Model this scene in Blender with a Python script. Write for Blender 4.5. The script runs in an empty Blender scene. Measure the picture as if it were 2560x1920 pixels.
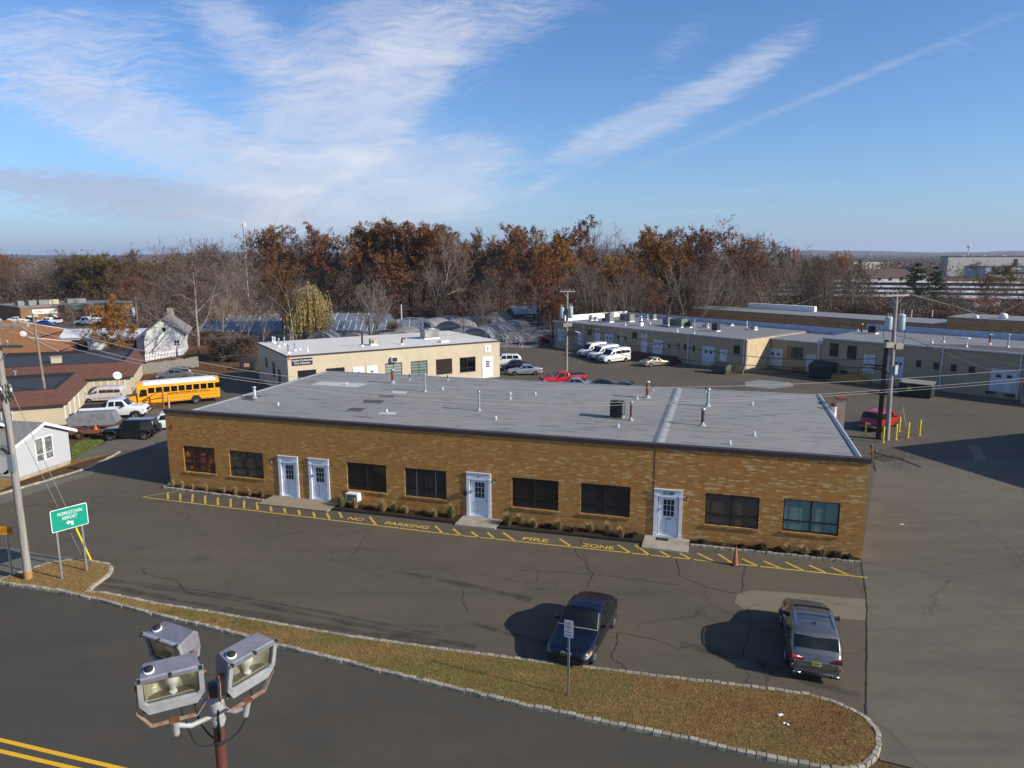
import bpy, math, random
from mathutils import Vector, Matrix
C = bpy.context.scene.collection
sc = bpy.context.scene
PI = math.pi
# ------------------------------------------------------------------ camera
CAMH = 14.3
FPX, PITCH, ROLL = 1785.7, .177746, -.00244      # focal length in photo pixels, down tilt, roll
cam = bpy.data.objects.new('camera', bpy.data.cameras.new('camera')); C.objects.link(cam); sc.camera = cam
cam.data.sensor_width = 36; cam.data.lens = 36 * FPX / 2560; cam.data.clip_end = 12000; cam.data.clip_start = .1
CPI, SPI = math.cos(PITCH), math.sin(PITCH); CRO, SRO = math.cos(ROLL), math.sin(ROLL)
Rt = Vector((1, 0, 0)); Up = Vector((0, SPI, CPI)); Fw = Vector((0, CPI, -SPI))
R2 = Rt * CRO + Up * SRO; U2 = Up * CRO - Rt * SRO
M = Matrix.Identity(4)
for i in range(3): M[i][0], M[i][1], M[i][2] = R2[i], U2[i], -Fw[i]
M[2][3] = CAMH; cam.matrix_world = M
sc.render.resolution_x, sc.render.resolution_y = 1024, 768
sc.view_settings.view_transform = 'Standard'; sc.view_settings.look = 'None'
sc.view_settings.exposure = 0.28; sc.view_settings.gamma = 1
sc.render.engine = 'CYCLES'
# ------------------------------------------------------------------ survey of the place: sight lines from the camera station
def ray(u, v):
    X, Y = u - 1280, v - 960; X, Y = CRO * X + SRO * Y, -SRO * X + CRO * Y
    return Vector((X / FPX, CPI - Y / FPX * SPI, -Y / FPX * CPI - SPI))
def G(u, v, z=0.):                                  # point of the level plane z
    d = ray(u, v); t = (z - CAMH) / d.z
    return Vector((d.x * t, d.y * t, z))
def AY(u, v, y):                                    # point at depth y
    d = ray(u, v); t = y / d.y
    return Vector((d.x * t, y, CAMH + d.z * t))
def ZT(p, v):                                       # height of a point above p seen at row v
    lo, hi = 0., 80.
    for _ in range(40):
        m = (lo + hi) / 2; z = m - CAMH
        d = p[1] * CPI - z * SPI
        X, Y = FPX * p[0] / d, -FPX * (p[1] * SPI + z * CPI) / d
        if 960 + SRO * X + CRO * Y > v: lo = m
        else: hi = m
    return lo
# ------------------------------------------------------------------ sun and sky
SUN_EL, SUN_AZ = math.radians(27), math.radians(-23.5)      # azimuth from +X, counter-clockwise
sv = Vector((math.cos(SUN_EL) * math.cos(SUN_AZ), math.cos(SUN_EL) * math.sin(SUN_AZ), math.sin(SUN_EL)))
sl = bpy.data.lights.new('sun', 'SUN'); sl.energy = 5.0; sl.angle = math.radians(.53); sl.color = (1, .91, .78)
so = bpy.data.objects.new('sun', sl); C.objects.link(so); so.rotation_euler = sv.to_track_quat('Z', 'Y').to_euler()
W = bpy.data.worlds.new('World'); sc.world = W; W.use_nodes = True
class NB:                                            # little node-building helper
    def __init__(s, nt): s.nt = nt; s.nodes = nt.nodes; s.l = nt.links
    def n(s, t, **k):
        o = s.nodes.new(t)
        for a, b in k.items(): setattr(o, a, b)
        return o
    def put(s, sock, v):
        if isinstance(v, bpy.types.NodeSocket): s.l.new(v, sock)
        elif v is not None:
            if hasattr(sock.default_value, '__len__') and not hasattr(v, '__len__'): v = [v] * len(sock.default_value)
            if hasattr(sock.default_value, '__len__') and len(v) == 3 and len(sock.default_value) == 4: v = (*v, 1)
            sock.default_value = v
    def m(s, op, a, b=None, c=None, clamp=False):
        o = s.n('ShaderNodeMath', operation=op, use_clamp=clamp)
        for i, v in enumerate((a, b, c)): s.put(o.inputs[i], v)
        return o.outputs[0]
    def vm(s, op, a, b=None):
        o = s.n('ShaderNodeVectorMath', operation=op); s.put(o.inputs[0], a)
        if b is not None: s.put(o.inputs[1], b)
        return o.outputs[0]
    def xyz(s, v):
        o = s.n('ShaderNodeSeparateXYZ'); s.put(o.inputs[0], v); return o.outputs
    def comb(s, x, y, z=0):
        o = s.n('ShaderNodeCombineXYZ')
        for i, v in enumerate((x, y, z)): s.put(o.inputs[i], v)
        return o.outputs[0]
    def noise(s, vec, scale, detail=3, rough=.5, dist=0, col=False):
        o = s.n('ShaderNodeTexNoise'); s.put(o.inputs['Vector'], vec); s.put(o.inputs['Scale'], scale)
        o.inputs['Detail'].default_value = detail; o.inputs['Roughness'].default_value = rough; o.inputs['Distortion'].default_value = dist
        return o.outputs['Color' if col else 'Fac']
    def voro(s, vec, scale, feature='F1', out='Distance', rnd=1):
        o = s.n('ShaderNodeTexVoronoi', feature=feature); s.put(o.inputs['Vector'], vec); s.put(o.inputs['Scale'], scale); o.inputs['Randomness'].default_value = rnd
        return o.outputs[out]
    def white(s, vec):
        o = s.n('ShaderNodeTexWhiteNoise', noise_dimensions='3D'); s.put(o.inputs['Vector'], vec); return o.outputs['Value']
    def ramp(s, f, stops, interp='LINEAR'):
        o = s.n('ShaderNodeValToRGB'); o.color_ramp.interpolation = interp; s.put(o.inputs[0], f)
        e = o.color_ramp.elements
        while len(e) < len(stops): e.new(.5)
        for i, (p, c) in enumerate(stops):
            e[i].position = p; e[i].color = (*c, 1) if hasattr(c, '__len__') else (c, c, c, 1)
        return o.outputs[0]
    def mix(s, f, a, b, bt='MIX'):
        o = s.n('ShaderNodeMix', data_type='RGBA', blend_type=bt); s.put(o.inputs[0], f); s.put(o.inputs[6], a); s.put(o.inputs[7], b)
        return o.outputs[2]
    def mapv(s, vec, scale=(1, 1, 1), rot=(0, 0, 0), loc=(0, 0, 0)):
        o = s.n('ShaderNodeMapping'); s.put(o.inputs[0], vec)
        o.inputs['Scale'].default_value = scale; o.inputs['Rotation'].default_value = rot; o.inputs['Location'].default_value = loc
        return o.outputs[0]
SKYT = (.70, .96, 1.32)
def build_sky():
    b = NB(W.node_tree); b.nodes.clear()
    sky = b.n('ShaderNodeTexSky'); sky.sky_type = 'NISHITA'; sky.sun_disc = False
    sky.sun_elevation = SUN_EL; sky.sun_rotation = PI / 2 - SUN_AZ
    sky.altitude = 0; sky.air_density = 1.0; sky.dust_density = .35; sky.ozone_density = 2.2
    x, y, z = b.xyz(b.n('ShaderNodeTexCoord').outputs['Generated'])
    yy = b.m('MAXIMUM', y, .05); a = b.m('DIVIDE', x, yy); e = b.m('DIVIDE', z, yy)
    def blob(u, v, lu, lv, rot, amp):              # soft elliptical bank of cloud round one direction of the sky
        d = ray(u, v); a0, e0 = d.x / d.y, d.z / d.y
        c_, s_ = math.cos(math.radians(rot)), math.sin(math.radians(rot))
        da, de = b.m('SUBTRACT', a, a0), b.m('SUBTRACT', e, e0)
        p = b.m('DIVIDE', b.m('ADD', b.m('MULTIPLY', da, c_), b.m('MULTIPLY', de, s_)), lu / FPX)
        q = b.m('DIVIDE', b.m('SUBTRACT', b.m('MULTIPLY', de, c_), b.m('MULTIPLY', da, s_)), lv / FPX)
        r = b.m('ADD', b.m('MULTIPLY', p, p), b.m('MULTIPLY', q, q))
        return b.m('MULTIPLY', b.m('EXPONENT', b.m('MULTIPLY', r, -1)), amp)
    def tot(L):
        t = None
        for i in L: q = blob(*i); t = q if t is None else b.m('ADD', t, q)
        return t
    # thin cirrus: each bank has its own streak direction
    v1 = b.comb(a, e, 0)
    def field(rot, sx, sy, sc_, loc, dist=.6, rough=.66):
        w = b.vm('ADD', v1, b.vm('MULTIPLY', b.noise(b.mapv(v1, (3, 3, 1), (0, 0, 0), loc), 1.6, 3, .6, 0, True), (.09, .09, 0)))
        return b.noise(b.mapv(w, (sx, sy, 1), (0, 0, math.radians(-rot)), loc), sc_, 9, rough, dist)
    fine = field(-5, 9, 60, 2.4, (3, 1, 0), .3, .7); fine2 = field(24, 9, 55, 2.2, (7, 3, 0), .3, .7)
    def bank(L, f, lo, hi, amp, g=1.4, k=.34, mixf=None, mf=.60):
        m_ = b.m('MINIMUM', tot(L), 1.25); s_ = f if mixf is None else b.m('ADD', b.m('MULTIPLY', f, 1 - mf), b.m('MULTIPLY', mixf, mf))
        o = b.n('ShaderNodeMapRange', interpolation_type='SMOOTHSTEP'); b.put(o.inputs[0], b.m('MULTIPLY_ADD', m_, k, s_)); o.inputs[1].default_value = lo + .03; o.inputs[2].default_value = hi + .01
        return b.m('MULTIPLY', b.m('MULTIPLY', o.outputs[0], b.m('MINIMUM', b.m('MULTIPLY', m_, g), 1)), amp * .84)
    fL = field(-12, 3.0, 22, 2.0, (1, 2, 0)); fL2 = field(-22, 3.4, 20, 2.2, (4, 2, 0)); fM = field(38, 4, 13, 2.0, (5, 1, 0)); fM2 = field(12, 4, 14, 2.2, (8, 1, 0)); fR = field(27, 2.4, 17, 2.0, (2, 8, 0)); fV = field(-52, 4, 15, 2.0, (9, 4, 0))
    D = [bank([(180, 200, 430, 95, -6, .85), (120, 95, 350, 65, -4, .65), (330, 30, 320, 50, 0, .5)], fL, .58, .98, .62, mixf=fine), bank([(280, 290, 380, 95, -14, .95), (480, 385, 350, 85, -24, 1.0)], fL2, .56, .94, .66, mixf=fine),
         bank([(590, 70, 230, 90, -38, .9), (640, 130, 150, 70, -50, .6)], fV, .56, 1.0, .52, mixf=fine), bank([(840, 100, 220, 110, 30, .85), (1040, 70, 350, 100, 22, .85), (1280, 60, 320, 75, 18, .6), (1150, 230, 160, 70, 40, .35)], fM2, .56, 1.0, .60, mixf=fine2),
         bank([(930, 240, 260, 90, 36, 1.15), (850, 350, 230, 120, 40, 1.1), (700, 330, 170, 160, 60, .8), (1030, 180, 180, 60, 40, .7)], fM, .50, .95, .72, mixf=fine2), bank([(930, 450, 330, 95, 6, 1.25), (840, 520, 420, 60, 2, 1.0), (1120, 400, 140, 60, 10, .6)], fM2, .46, .95, .66, mixf=fine),
         bank([(1690, 265, 290, 50, 25, 1.0), (1900, 150, 210, 48, 36, .75), (1540, 330, 150, 40, 20, .8)], fR, .56, 1.02, .58, mixf=fine2), bank([(1690, 120, 130, 50, 40, .7), (1990, 70, 140, 40, 25, .5), (2380, 130, 260, 70, 20, .4)], fR, .56, 1.0, .45, mixf=fine2), bank([(1430, 370, 120, 26, 25, .9), (1360, 460, 110, 16, 28, .9)], fine2, .5, .95, .45),
         bank([(2080, 222, 640, 12, 21.5, .85), (1500, 405, 140, 9, 22, .7)], fine2, .45, .9, .26, 1.2), bank([(1930, 470, 260, 9, 5, .8), (1750, 530, 300, 8, 4, .7), (1400, 520, 300, 10, 6, .6)], fine, .55, .95, .25)]
    low = b.m('MAXIMUM', bank([(150, 455, 420, 34, -3, 1.0), (520, 530, 480, 46, -3, 1.0)], fine, .42, .92, .85), bank([(300, 600, 900, 60, 0, .9)], fine, .4, 1.0, .30))
    t = None
    for d in D: t = d if t is None else b.m('SUBTRACT', b.m('ADD', t, d), b.m('MULTIPLY', t, d))
    sM = fM
    up = b.m('MULTIPLY', b.m('GREATER_THAN', z, 0), b.m('GREATER_THAN', y, .05))
    wide = b.noise(b.mapv(b.comb(b.m('DIVIDE', x, b.m('ADD', b.m('ABSOLUTE', z), .15)), b.m('DIVIDE', y, b.m('ADD', b.m('ABSOLUTE', z), .15))), (.5, 1.6, 1)), 1.4, 6, .6, .5)
    back = b.m('MULTIPLY', b.ramp(wide, [(.48, 0), (.72, .8)]), b.m('LESS_THAN', y, .05))
    t = b.m('MAXIMUM', b.m('MULTIPLY', t, up), back, clamp=True)
    hz = b.m('POWER', b.m('SUBTRACT', 1, b.m('MINIMUM', b.m('ABSOLUTE', z), 1)), 14)
    skyc = b.mix(1, sky.outputs[0], SKYT, 'MULTIPLY')
    skyc = b.mix(b.m('MULTIPLY', hz, .85), skyc, (3.0, 4.0, 6.1))
    col = b.mix(b.m('MULTIPLY', low, up), skyc, (3.9, 4.2, 5.5)); col = b.mix(t, col, b.mix(b.ramp(sM, [(.35, 0), (.65, 1)]), (5.0, 5.5, 7.1), (7.0, 7.2, 7.8)))
    bg = b.n('ShaderNodeBackground'); b.put(bg.inputs[0], col); bg.inputs[1].default_value = .095
    b.l.new(bg.outputs[0], b.n('ShaderNodeOutputWorld').inputs[0])
build_sky(); W.cycles.sampling_method = 'MANUAL'; W.cycles.sample_map_resolution = 256
# ------------------------------------------------------------------ materials
MATS = {}
def newmat(name):
    m = bpy.data.materials.new(name); m.use_nodes = True; b = NB(m.node_tree)
    bs = [n for n in b.nodes if n.type == 'BSDF_PRINCIPLED'][0]; MATS[name] = m
    return m, b, bs
def P_(bs, b, col=None, rough=None, metal=None, spec=None, coat=None, emis=None):
    if col is not None: b.put(bs.inputs['Base Color'], col)
    if rough is not None: b.put(bs.inputs['Roughness'], rough)
    if metal is not None: b.put(bs.inputs['Metallic'], metal)
    if spec is not None: b.put(bs.inputs['Specular IOR Level'], spec)
    if coat is not None: b.put(bs.inputs['Coat Weight'], coat); bs.inputs['Coat Roughness'].default_value = .03
def bump(b, bs, h, dist=.01, st=.5):
    o = b.n('ShaderNodeBump'); o.inputs['Distance'].default_value = dist; o.inputs['Strength'].default_value = st
    b.put(o.inputs['Height'], h); b.l.new(o.outputs[0], bs.inputs['Normal'])
def sm(c, k): return tuple(min(1, x * k) for x in c)
def mat(name, c, rough=.75, metal=0, var=.18, sc_=2., stretch=(1, 1, 1), c2=None, spec=.4, coat=0, bmp=0, dirt=0, coord='Object'):
    if name in MATS: return MATS[name]
    m, b, bs = newmat(name); v = b.mapv(b.n('ShaderNodeTexCoord').outputs[coord], stretch)
    n1 = b.noise(v, sc_, 5, .6)
    col = b.mix(b.ramp(n1, [(.3, 0), (.7, 1)]), sm(c, 1 - var), c2 if c2 else sm(c, 1 + var))
    if dirt:
        n2 = b.noise(v, sc_ * .31 + .2, 6, .7)
        col = b.mix(b.m('MULTIPLY', b.ramp(n2, [(.45, 0), (.7, 1)]), dirt), col, sm(c, .35))
    P_(bs, b, col, rough, metal, spec, coat)
    if bmp: bump(b, bs, n1, bmp)
    return m
def asphalt(name, c, crack=.5, crscale=.22, patch=.25, tint=(1.1, 1.02, .9)):
    m, b, bs = newmat(name); v = b.n('ShaderNodeTexCoord').outputs['Object']
    big = b.noise(v, .11, 5, .6, .4); mid = b.noise(v, 1.3, 5, .65); fin = b.noise(v, 26, 3, .7)
    lane = b.noise(b.mapv(v, (.25, 1.6, 1), (0, 0, .3)), .7, 5, .6, .6)
    k = b.m('ADD', b.m('MULTIPLY_ADD', big, .55, .55), b.m('ADD', b.m('MULTIPLY_ADD', mid, .25, -.12), b.m('MULTIPLY_ADD', lane, patch, -patch / 2)))
    k = b.m('MULTIPLY', k, b.m('MULTIPLY_ADD', fin, 1.1, .45))
    col = b.mix(1, b.mix(big, sm(c, 1), tuple(c[i] * tint[i] for i in range(3))), b.comb(k, k, k), 'MULTIPLY')
    if crack:
        w = b.vm('ADD', v, b.vm('MULTIPLY', b.noise(v, .8, 4, .6, 0, True), (1.6, 1.6, 0)))
        d = b.voro(w, crscale, 'DISTANCE_TO_EDGE'); line = b.ramp(d, [(.0, 1), (.003, .9), (.009, 0)])
        gate = b.ramp(b.noise(v, .16, 2), [(.46, 0), (.54, 1)])
        col = b.mix(b.m('MULTIPLY', b.m('MULTIPLY', line, gate), crack), col, sm(c, .25))
    oil = b.ramp(b.m('ADD', b.voro(b.vm('ADD', v, b.vm('MULTIPLY', b.noise(v, 2, 3, .6, 0, True), (.5, .5, 0))), .23), b.m('MULTIPLY', b.noise(v, 3, 4, .7), .12)), [(.10, 1), (.20, 0)])
    col = b.mix(b.m('MULTIPLY', b.m('MULTIPLY', oil, b.ramp(b.noise(v, .12, 2), [(.46, 0), (.55, 1)])), .45), col, sm(c, .45))
    track = b.ramp(b.noise(b.mapv(v, (.035, 2.4, 1), (0, 0, .29)), 1.0, 4, .6, .8), [(.56, 0), (.68, 1)]); col = b.mix(b.m('MULTIPLY', track, .30), col, sm(c, .55))
    dots = b.ramp(b.voro(v, 1.7), [(0, 1), (.025, 0)]); gd = b.ramp(b.noise(v, .5, 2), [(.58, 0), (.62, 1)])
    col = b.mix(b.m('MULTIPLY', b.m('MULTIPLY', dots, gd), .7), col, (.3, .28, .24))
    P_(bs, b, col, .88, 0, .3); bump(b, bs, fin, .004, .5)
    return m
A_LOT = asphalt('lot_asphalt', (.109, .095, .070), .55)
A_ROAD = asphalt('road_asphalt', (.078, .072, .058), .0, patch=.14)
A_NEW = asphalt('apron_asphalt', (.134, .122, .095), .35, .13, .45)
A_PATCH = asphalt('patch_asphalt', (.19, .175, .125), .5, .3)
A_GRAV = asphalt('driveway_asphalt', (.15, .145, .12), .3, .3)
def ground_mat(name, stops, sc_=1.2, sc2=9):
    m, b, bs = newmat(name); v = b.n('ShaderNodeTexCoord').outputs['Object']
    n = b.m('ADD', b.m('MULTIPLY', b.noise(v, sc_ * .35, 4, .6, .5), .55), b.m('ADD', b.m('MULTIPLY', b.noise(v, sc_ * 2.2, 5, .7), .3), b.m('MULTIPLY', b.noise(v, sc2 * 4, 3, .7), .15)))
    P_(bs, b, b.ramp(n, stops), .95, 0, .1); bump(b, bs, b.noise(v, sc2 * 2, 4, .7), .05, .8)
    return m
G_VERGE = ground_mat('verge_turf', [(.30, (.14, .07, .026)), (.42, (.23, .125, .045)), (.54, (.25, .165, .06)), (.66, (.17, .15, .04)), (.76, (.10, .12, .03))])
G_FIELD = ground_mat('field_soil', [(.3, (.055, .032, .018)), (.5, (.10, .06, .03)), (.7, (.12, .10, .045))], .35, 3)
G_LITTER = ground_mat('leaf_litter', [(.3, (.06, .03, .015)), (.5, (.13, .065, .03)), (.7, (.19, .11, .05))], .9, 6)
G_GRASS = ground_mat('lawn_turf', [(.3, (.09, .08, .025)), (.5, (.07, .10, .02)), (.7, (.05, .095, .015))], 1.2, 8)
def paint(name, c, rough=.35, metal=0., coat=.6, var=.05):
    return mat(name, c, rough, metal, var, 1.1, spec=.5, coat=coat)
GLASSD = mat('dark_glass', (.012, .014, .017), .06, 0, .3, 2, spec=.8)
BLK = mat('black_rubber', (.018, .018, .019), .8); CHROME = mat('chrome_metal', (.62, .62, .64), .18, 1., .05)
STEEL = mat('galvanised_steel', (.42, .44, .46), .45, .7, .15, 6); DARK = mat('dark_metal', (.03, .028, .026), .5)
WHITE = mat('white_paint', (.74, .75, .76), .55, dirt=.12, sc_=1.5); YEL = mat('yellow_paint', (.72, .56, .02), .5, dirt=.15)
RUST = mat('rusty_metal', (.16, .055, .025), .75, .2, .5, 7, c2=(.3, .13, .06)); CONC = mat('concrete', (.33, .30, .24), .9, var=.2, sc_=2.5, dirt=.3)
WOODP = mat('weathered_pole_wood', (.21, .17, .125), .9, var=.35, sc_=3, stretch=(6, 6, .4)); WOODD = mat('creosote_wood', (.06, .034, .022), .9, var=.35, sc_=3, stretch=(6, 6, .4))
# ------------------------------------------------------------------ mesh building
class MB:
    def __init__(s): s.v = []; s.f = []; s.m = []; s.T = Matrix.Identity(4); s.mi = 0; s.sm = []
    def add(s, vs, fs, smooth=False):
        n = len(s.v); s.v += [tuple(s.T @ Vector(p)) for p in vs]
        for f in fs: s.f.append([i + n for i in f]); s.m.append(s.mi); s.sm.append(smooth)
        return s
    def box(s, x0, y0, z0, x1, y1, z1, bev=0):
        if x0 > x1: x0, x1 = x1, x0
        if y0 > y1: y0, y1 = y1, y0
        if z0 > z1: z0, z1 = z1, z0
        V = [(x, y, z) for z in (z0, z1) for y in (y0, y1) for x in (x0, x1)]
        return s.add(V, [(0, 2, 3, 1), (4, 5, 7, 6), (0, 1, 5, 4), (2, 6, 7, 3), (0, 4, 6, 2), (1, 3, 7, 5)])
    def cyl(s, p, q, r, r2=None, n=10, cap=True, smooth=True):
        p, q = Vector(p), Vector(q); r2 = r if r2 is None else r2; d = (q - p)
        if d.length < 1e-6: return s
        d.normalize(); a = d.orthogonal().normalized(); b = d.cross(a); V = []
        for c, rr in ((p, r), (q, r2)):
            for i in range(n): t = 2 * PI * i / n; V.append(c + (a * math.cos(t) + b * math.sin(t)) * rr)
        s.add(V, [(i, (i + 1) % n, n + (i + 1) % n, n + i) for i in range(n)], smooth)
        if cap: s.add(V, [tuple(range(n - 1, -1, -1)), tuple(range(n, 2 * n))])
        return s
    def tube(s, pts, r, n=6, cap=True):
        pts = [Vector(p) for p in pts]; V = []; m = len(pts)
        up = Vector((0, 0, 1)) if abs((pts[1] - pts[0]).normalized().z) < .9 else Vector((1, 0, 0))
        for k, p in enumerate(pts):
            d = (pts[min(k + 1, m - 1)] - pts[max(k - 1, 0)]).normalized(); a = d.cross(up).normalized(); b = d.cross(a)
            rr = r[k] if hasattr(r, '__len__') else r
            for i in range(n): t = 2 * PI * i / n; V.append(p + (a * math.cos(t) + b * math.sin(t)) * rr)
        F = [(k * n + i, k * n + (i + 1) % n, (k + 1) * n + (i + 1) % n, (k + 1) * n + i) for k in range(m - 1) for i in range(n)]
        s.add(V, F, True)
        if cap: s.add(V, [tuple(range(n)), tuple(range((m - 1) * n, m * n))])
        return s
    def prism(s, poly, z0, z1):                     # polygon in xy, extruded in z
        n = len(poly); V = [(p[0], p[1], z0) for p in poly] + [(p[0], p[1], z1) for p in poly]
        return s.add(V, [tuple(range(n - 1, -1, -1)), tuple(range(n, 2 * n))] + [(i, (i + 1) % n, n + (i + 1) % n, n + i) for i in range(n)])
    def ext(s, poly, axis, a, b):                   # polygon in the plane across axis, extruded from a to b
        def q(p, t): return (t, p[0], p[1]) if axis == 'x' else ((p[0], t, p[1]) if axis == 'y' else (p[0], p[1], t))
        n = len(poly); V = [q(p, a) for p in poly] + [q(p, b) for p in poly]
        return s.add(V, [tuple(range(n - 1, -1, -1)), tuple(range(n, 2 * n))] + [(i, (i + 1) % n, n + (i + 1) % n, n + i) for i in range(n)])
    def lathe(s, prof, n=14, smooth=True, o=(0, 0, 0)):
        V = [(o[0] + r * math.cos(2 * PI * i / n), o[1] + r * math.sin(2 * PI * i / n), o[2] + z) for r, z in prof for i in range(n)]
        F = [(k * n + i, k * n + (i + 1) % n, (k + 1) * n + (i + 1) % n, (k + 1) * n + i) for k in range(len(prof) - 1) for i in range(n)]
        s.add(V, F, smooth); s.add(V[-n:], [tuple(range(n))]); return s
    def quad(s, *p): return s.add(p, [tuple(range(len(p)))])
    def build(s, name, mats, parent=None, bevel=0, fix=True):
        me = bpy.data.meshes.new(name); me.from_pydata(s.v, [], s.f)
        if not isinstance(mats, (list, tuple)): mats = [mats]
        for m_ in mats: me.materials.append(m_)
        me.polygons.foreach_set('material_index', s.m); me.polygons.foreach_set('use_smooth', s.sm)
        if fix and len(s.f) < 60000:
            import bmesh
            bm = bmesh.new(); bm.from_mesh(me); bmesh.ops.recalc_face_normals(bm, faces=bm.faces); bm.to_mesh(me); bm.free()
        me.update(); o = bpy.data.objects.new(name, me); C.objects.link(o)
        if parent is not None: o.parent = parent
        if bevel:
            b = o.modifiers.new('bevel', 'BEVEL'); b.width = bevel; b.segments = 2; b.limit_method = 'ANGLE'
        return o
def tag(o, label=None, cat=None, group=None, kind=None):
    for k, v in (('label', label), ('category', cat), ('group', group), ('kind', kind)):
        if v: o[k] = v
    return o
def thing(name, label, cat, loc=(0, 0, 0), rz=0, group=None):
    o = bpy.data.objects.new(name, None); C.objects.link(o); o.location = loc; o.rotation_euler = (0, 0, rz)
    o.empty_display_size = .3
    return tag(o, label, cat, group)
def dup(o, loc=None, rz=None, label=None, group=None, scale=None, parent=None):
    c = o.copy(); C.objects.link(c)
    if parent is not None: c.parent = parent
    if loc is not None: c.location = loc
    if rz is not None: c.rotation_euler = (0, 0, rz)
    if scale is not None: c.scale = scale
    if label: c['label'] = label
    if group: c['group'] = group
    for k in list(KIDS(o)): dup(k, parent=c)
    return c
_kids = {}
def KIDS(o): return [k for k in bpy.data.objects if k.parent == o]
def struct(o): o['kind'] = 'structure'; return o
def text(s, name, m, parent, loc, size, rot=(PI / 2, 0, 0), ext=.004, align='CENTER', sx=1., shear=0, bold=0):
    cu = bpy.data.curves.new(name, 'FONT'); cu.body = s; cu.size = size; cu.extrude = ext; cu.align_x = align; cu.align_y = 'CENTER'; cu.shear = shear; cu.offset = bold
    t = bpy.data.objects.new(name, cu); C.objects.link(t); dg = bpy.context.evaluated_depsgraph_get()
    me = bpy.data.meshes.new_from_object(t.evaluated_get(dg)); bpy.data.objects.remove(t); me.materials.clear(); me.materials.append(m)
    o = bpy.data.objects.new(name, me); C.objects.link(o); o.parent = parent; o.location = loc; o.rotation_euler = rot; o.scale = (sx, 1, 1)
    return o
def sheet(name, pts, z, m, n_=None):
    o = MB().add([(p[0], p[1], z) for p in pts], [tuple(range(len(pts)))]).build(name, m, fix=False)
    if o.data.polygons[0].normal.z < 0: o.data.flip_normals()
    return struct(o)
random.seed(7)
# ------------------------------------------------------------------ ground, road, lot
def GP(L, z=0): return [G(u, v, z) for u, v in L]
o = MB()
ring = [(x, y) for x, y in ((-6500, -900), (6500, -900), (6500, 7000), (-6500, 7000))]
ground = sheet('ground', ring, -.03, G_FIELD)
OL = Vector((-21.6477, 43.5023)); TH = -.288494      # the brick building's front left corner and bearing
def LW(s, t):                                         # that building's own axes: s along the front, t back from it
    return (OL.x + s * math.cos(TH) - t * math.sin(TH), OL.y + s * math.sin(TH) + t * math.cos(TH))
lot = [(-36.5, 36)] + [tuple(G(u, v))[:2] for u, v in ((20, 1230), (165, 1185), (262, 1148))] + [(-29.6, 52), (-30, 60), (-44, 62), (-46, 78), (-38, 84), (-30, 93.5), (-22, 99.5), (-12, 104), (2, 112.5), (8, 121), (30, 121), (140, 70), (140, -60), (60, -60), (14, 10), (11.5, 17.5), (11, 20), (6, 21), (-16, 28), (-23.5, 29.9), (-60, 44), (-60, 50)]
sheet('parking_lot', lot, 0, A_LOT)
road = [(-90, 50)] + [tuple(G(u, v))[:2] for u, v in ((-300, 1440), (0, 1458), (63, 1466), (251, 1500), (470, 1553), (873, 1655), (1239, 1745), (1700, 1843), (2050, 1918))] + [(14, 16.6), (90, 3), (90, -8), (-90, 34)]
sheet('road', [(p[0], p[1] - .1) for p in road], .004, A_ROAD)
sheet('near_verge', [(-90, 32), (90, -9), (90, -60), (-90, -60)], .008, G_VERGE)
# newer apron to the right, behind a straight seam
apr = GP([(2152, 1400), (2166, 1480), (2168, 1600), (2166, 1790)]) + [G(2200, 1900), Vector((13.5, 17)), Vector((90, 3)), Vector((90, 46)), G(2750, 1150), G(2560, 1150), G(2400, 1151), G(2190, 1152)]
sheet('parking_apron', apr, .006, A_NEW)
sheet('asphalt_patch', GP([(1842, 1486), (1880, 1476), (2000, 1484), (2080, 1492), (2166, 1499), (2167, 1552), (2050, 1544), (1940, 1530), (1860, 1522), (1836, 1508)]), .0085, A_PATCH)
sheet('concrete_patch', GP([(2418, 1113), (2448, 1112), (2468, 1151), (2440, 1151)]), .0085, A_PATCH)
sheet('driveway', GP([(168, 1168), (262, 1137), (300, 1128), (419, 1119), (425, 1060), (410, 1020), (330, 1012), (240, 1040), (330, 1052), (290, 1075), (262, 1110), (170, 1146)]), .012, A_GRAV)
sheet('side_street', GP([(-200, 1392), (0, 1366), (60, 1376), (130, 1391), (188, 1392), (178, 1399), (124, 1404), (0, 1446), (-220, 1480)]), .010, A_GRAV)
sheet('driveway_edge', GP([(0, 1238), (170, 1192), (235, 1176), (232, 1186), (120, 1222), (0, 1262)]), .009, A_GRAV)
sheet('lawn', GP([(176, 1118), (205, 1103), (262, 1096), (258, 1108), (220, 1128), (180, 1150)]), .03, G_GRASS)
sheet('dry_lawn', [(-60, 46)] + GP([(-40, 1240), (0, 1228), (48, 1206), (180, 1163), (262, 1140), (300, 1131), (262, 1137), (176, 1152)]) + [(-46, 60)], .022, G_VERGE)
sheet('wood_floor', [(-140, 96), (-52, 80), (-38, 84), (-30, 93.5), (-22, 99.5), (-12, 104), (2, 112.5), (8, 121), (30, 121), (160, 62), (400, 200), (400, 420), (-400, 420), (-400, 160)], -.012, G_LITTER)
sheet('far_parking', GP([(60, 812), (260, 800), (270, 842), (90, 860)]), .02, A_LOT)
sheet('puddle_stain', GP([(1862, 955), (1900, 950), (1975, 956), (1985, 966), (1925, 972), (1865, 966)]), .0045, asphalt('chalky_asphalt', (.26, .28, .27), .0))
def stripe(a, b, w):
    a, b = Vector(a[:2]), Vector(b[:2]); d = (b - a).normalized(); n = Vector((-d.y, d.x)) * w / 2
    return [a + n, b + n, b - n, a - n]
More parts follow.
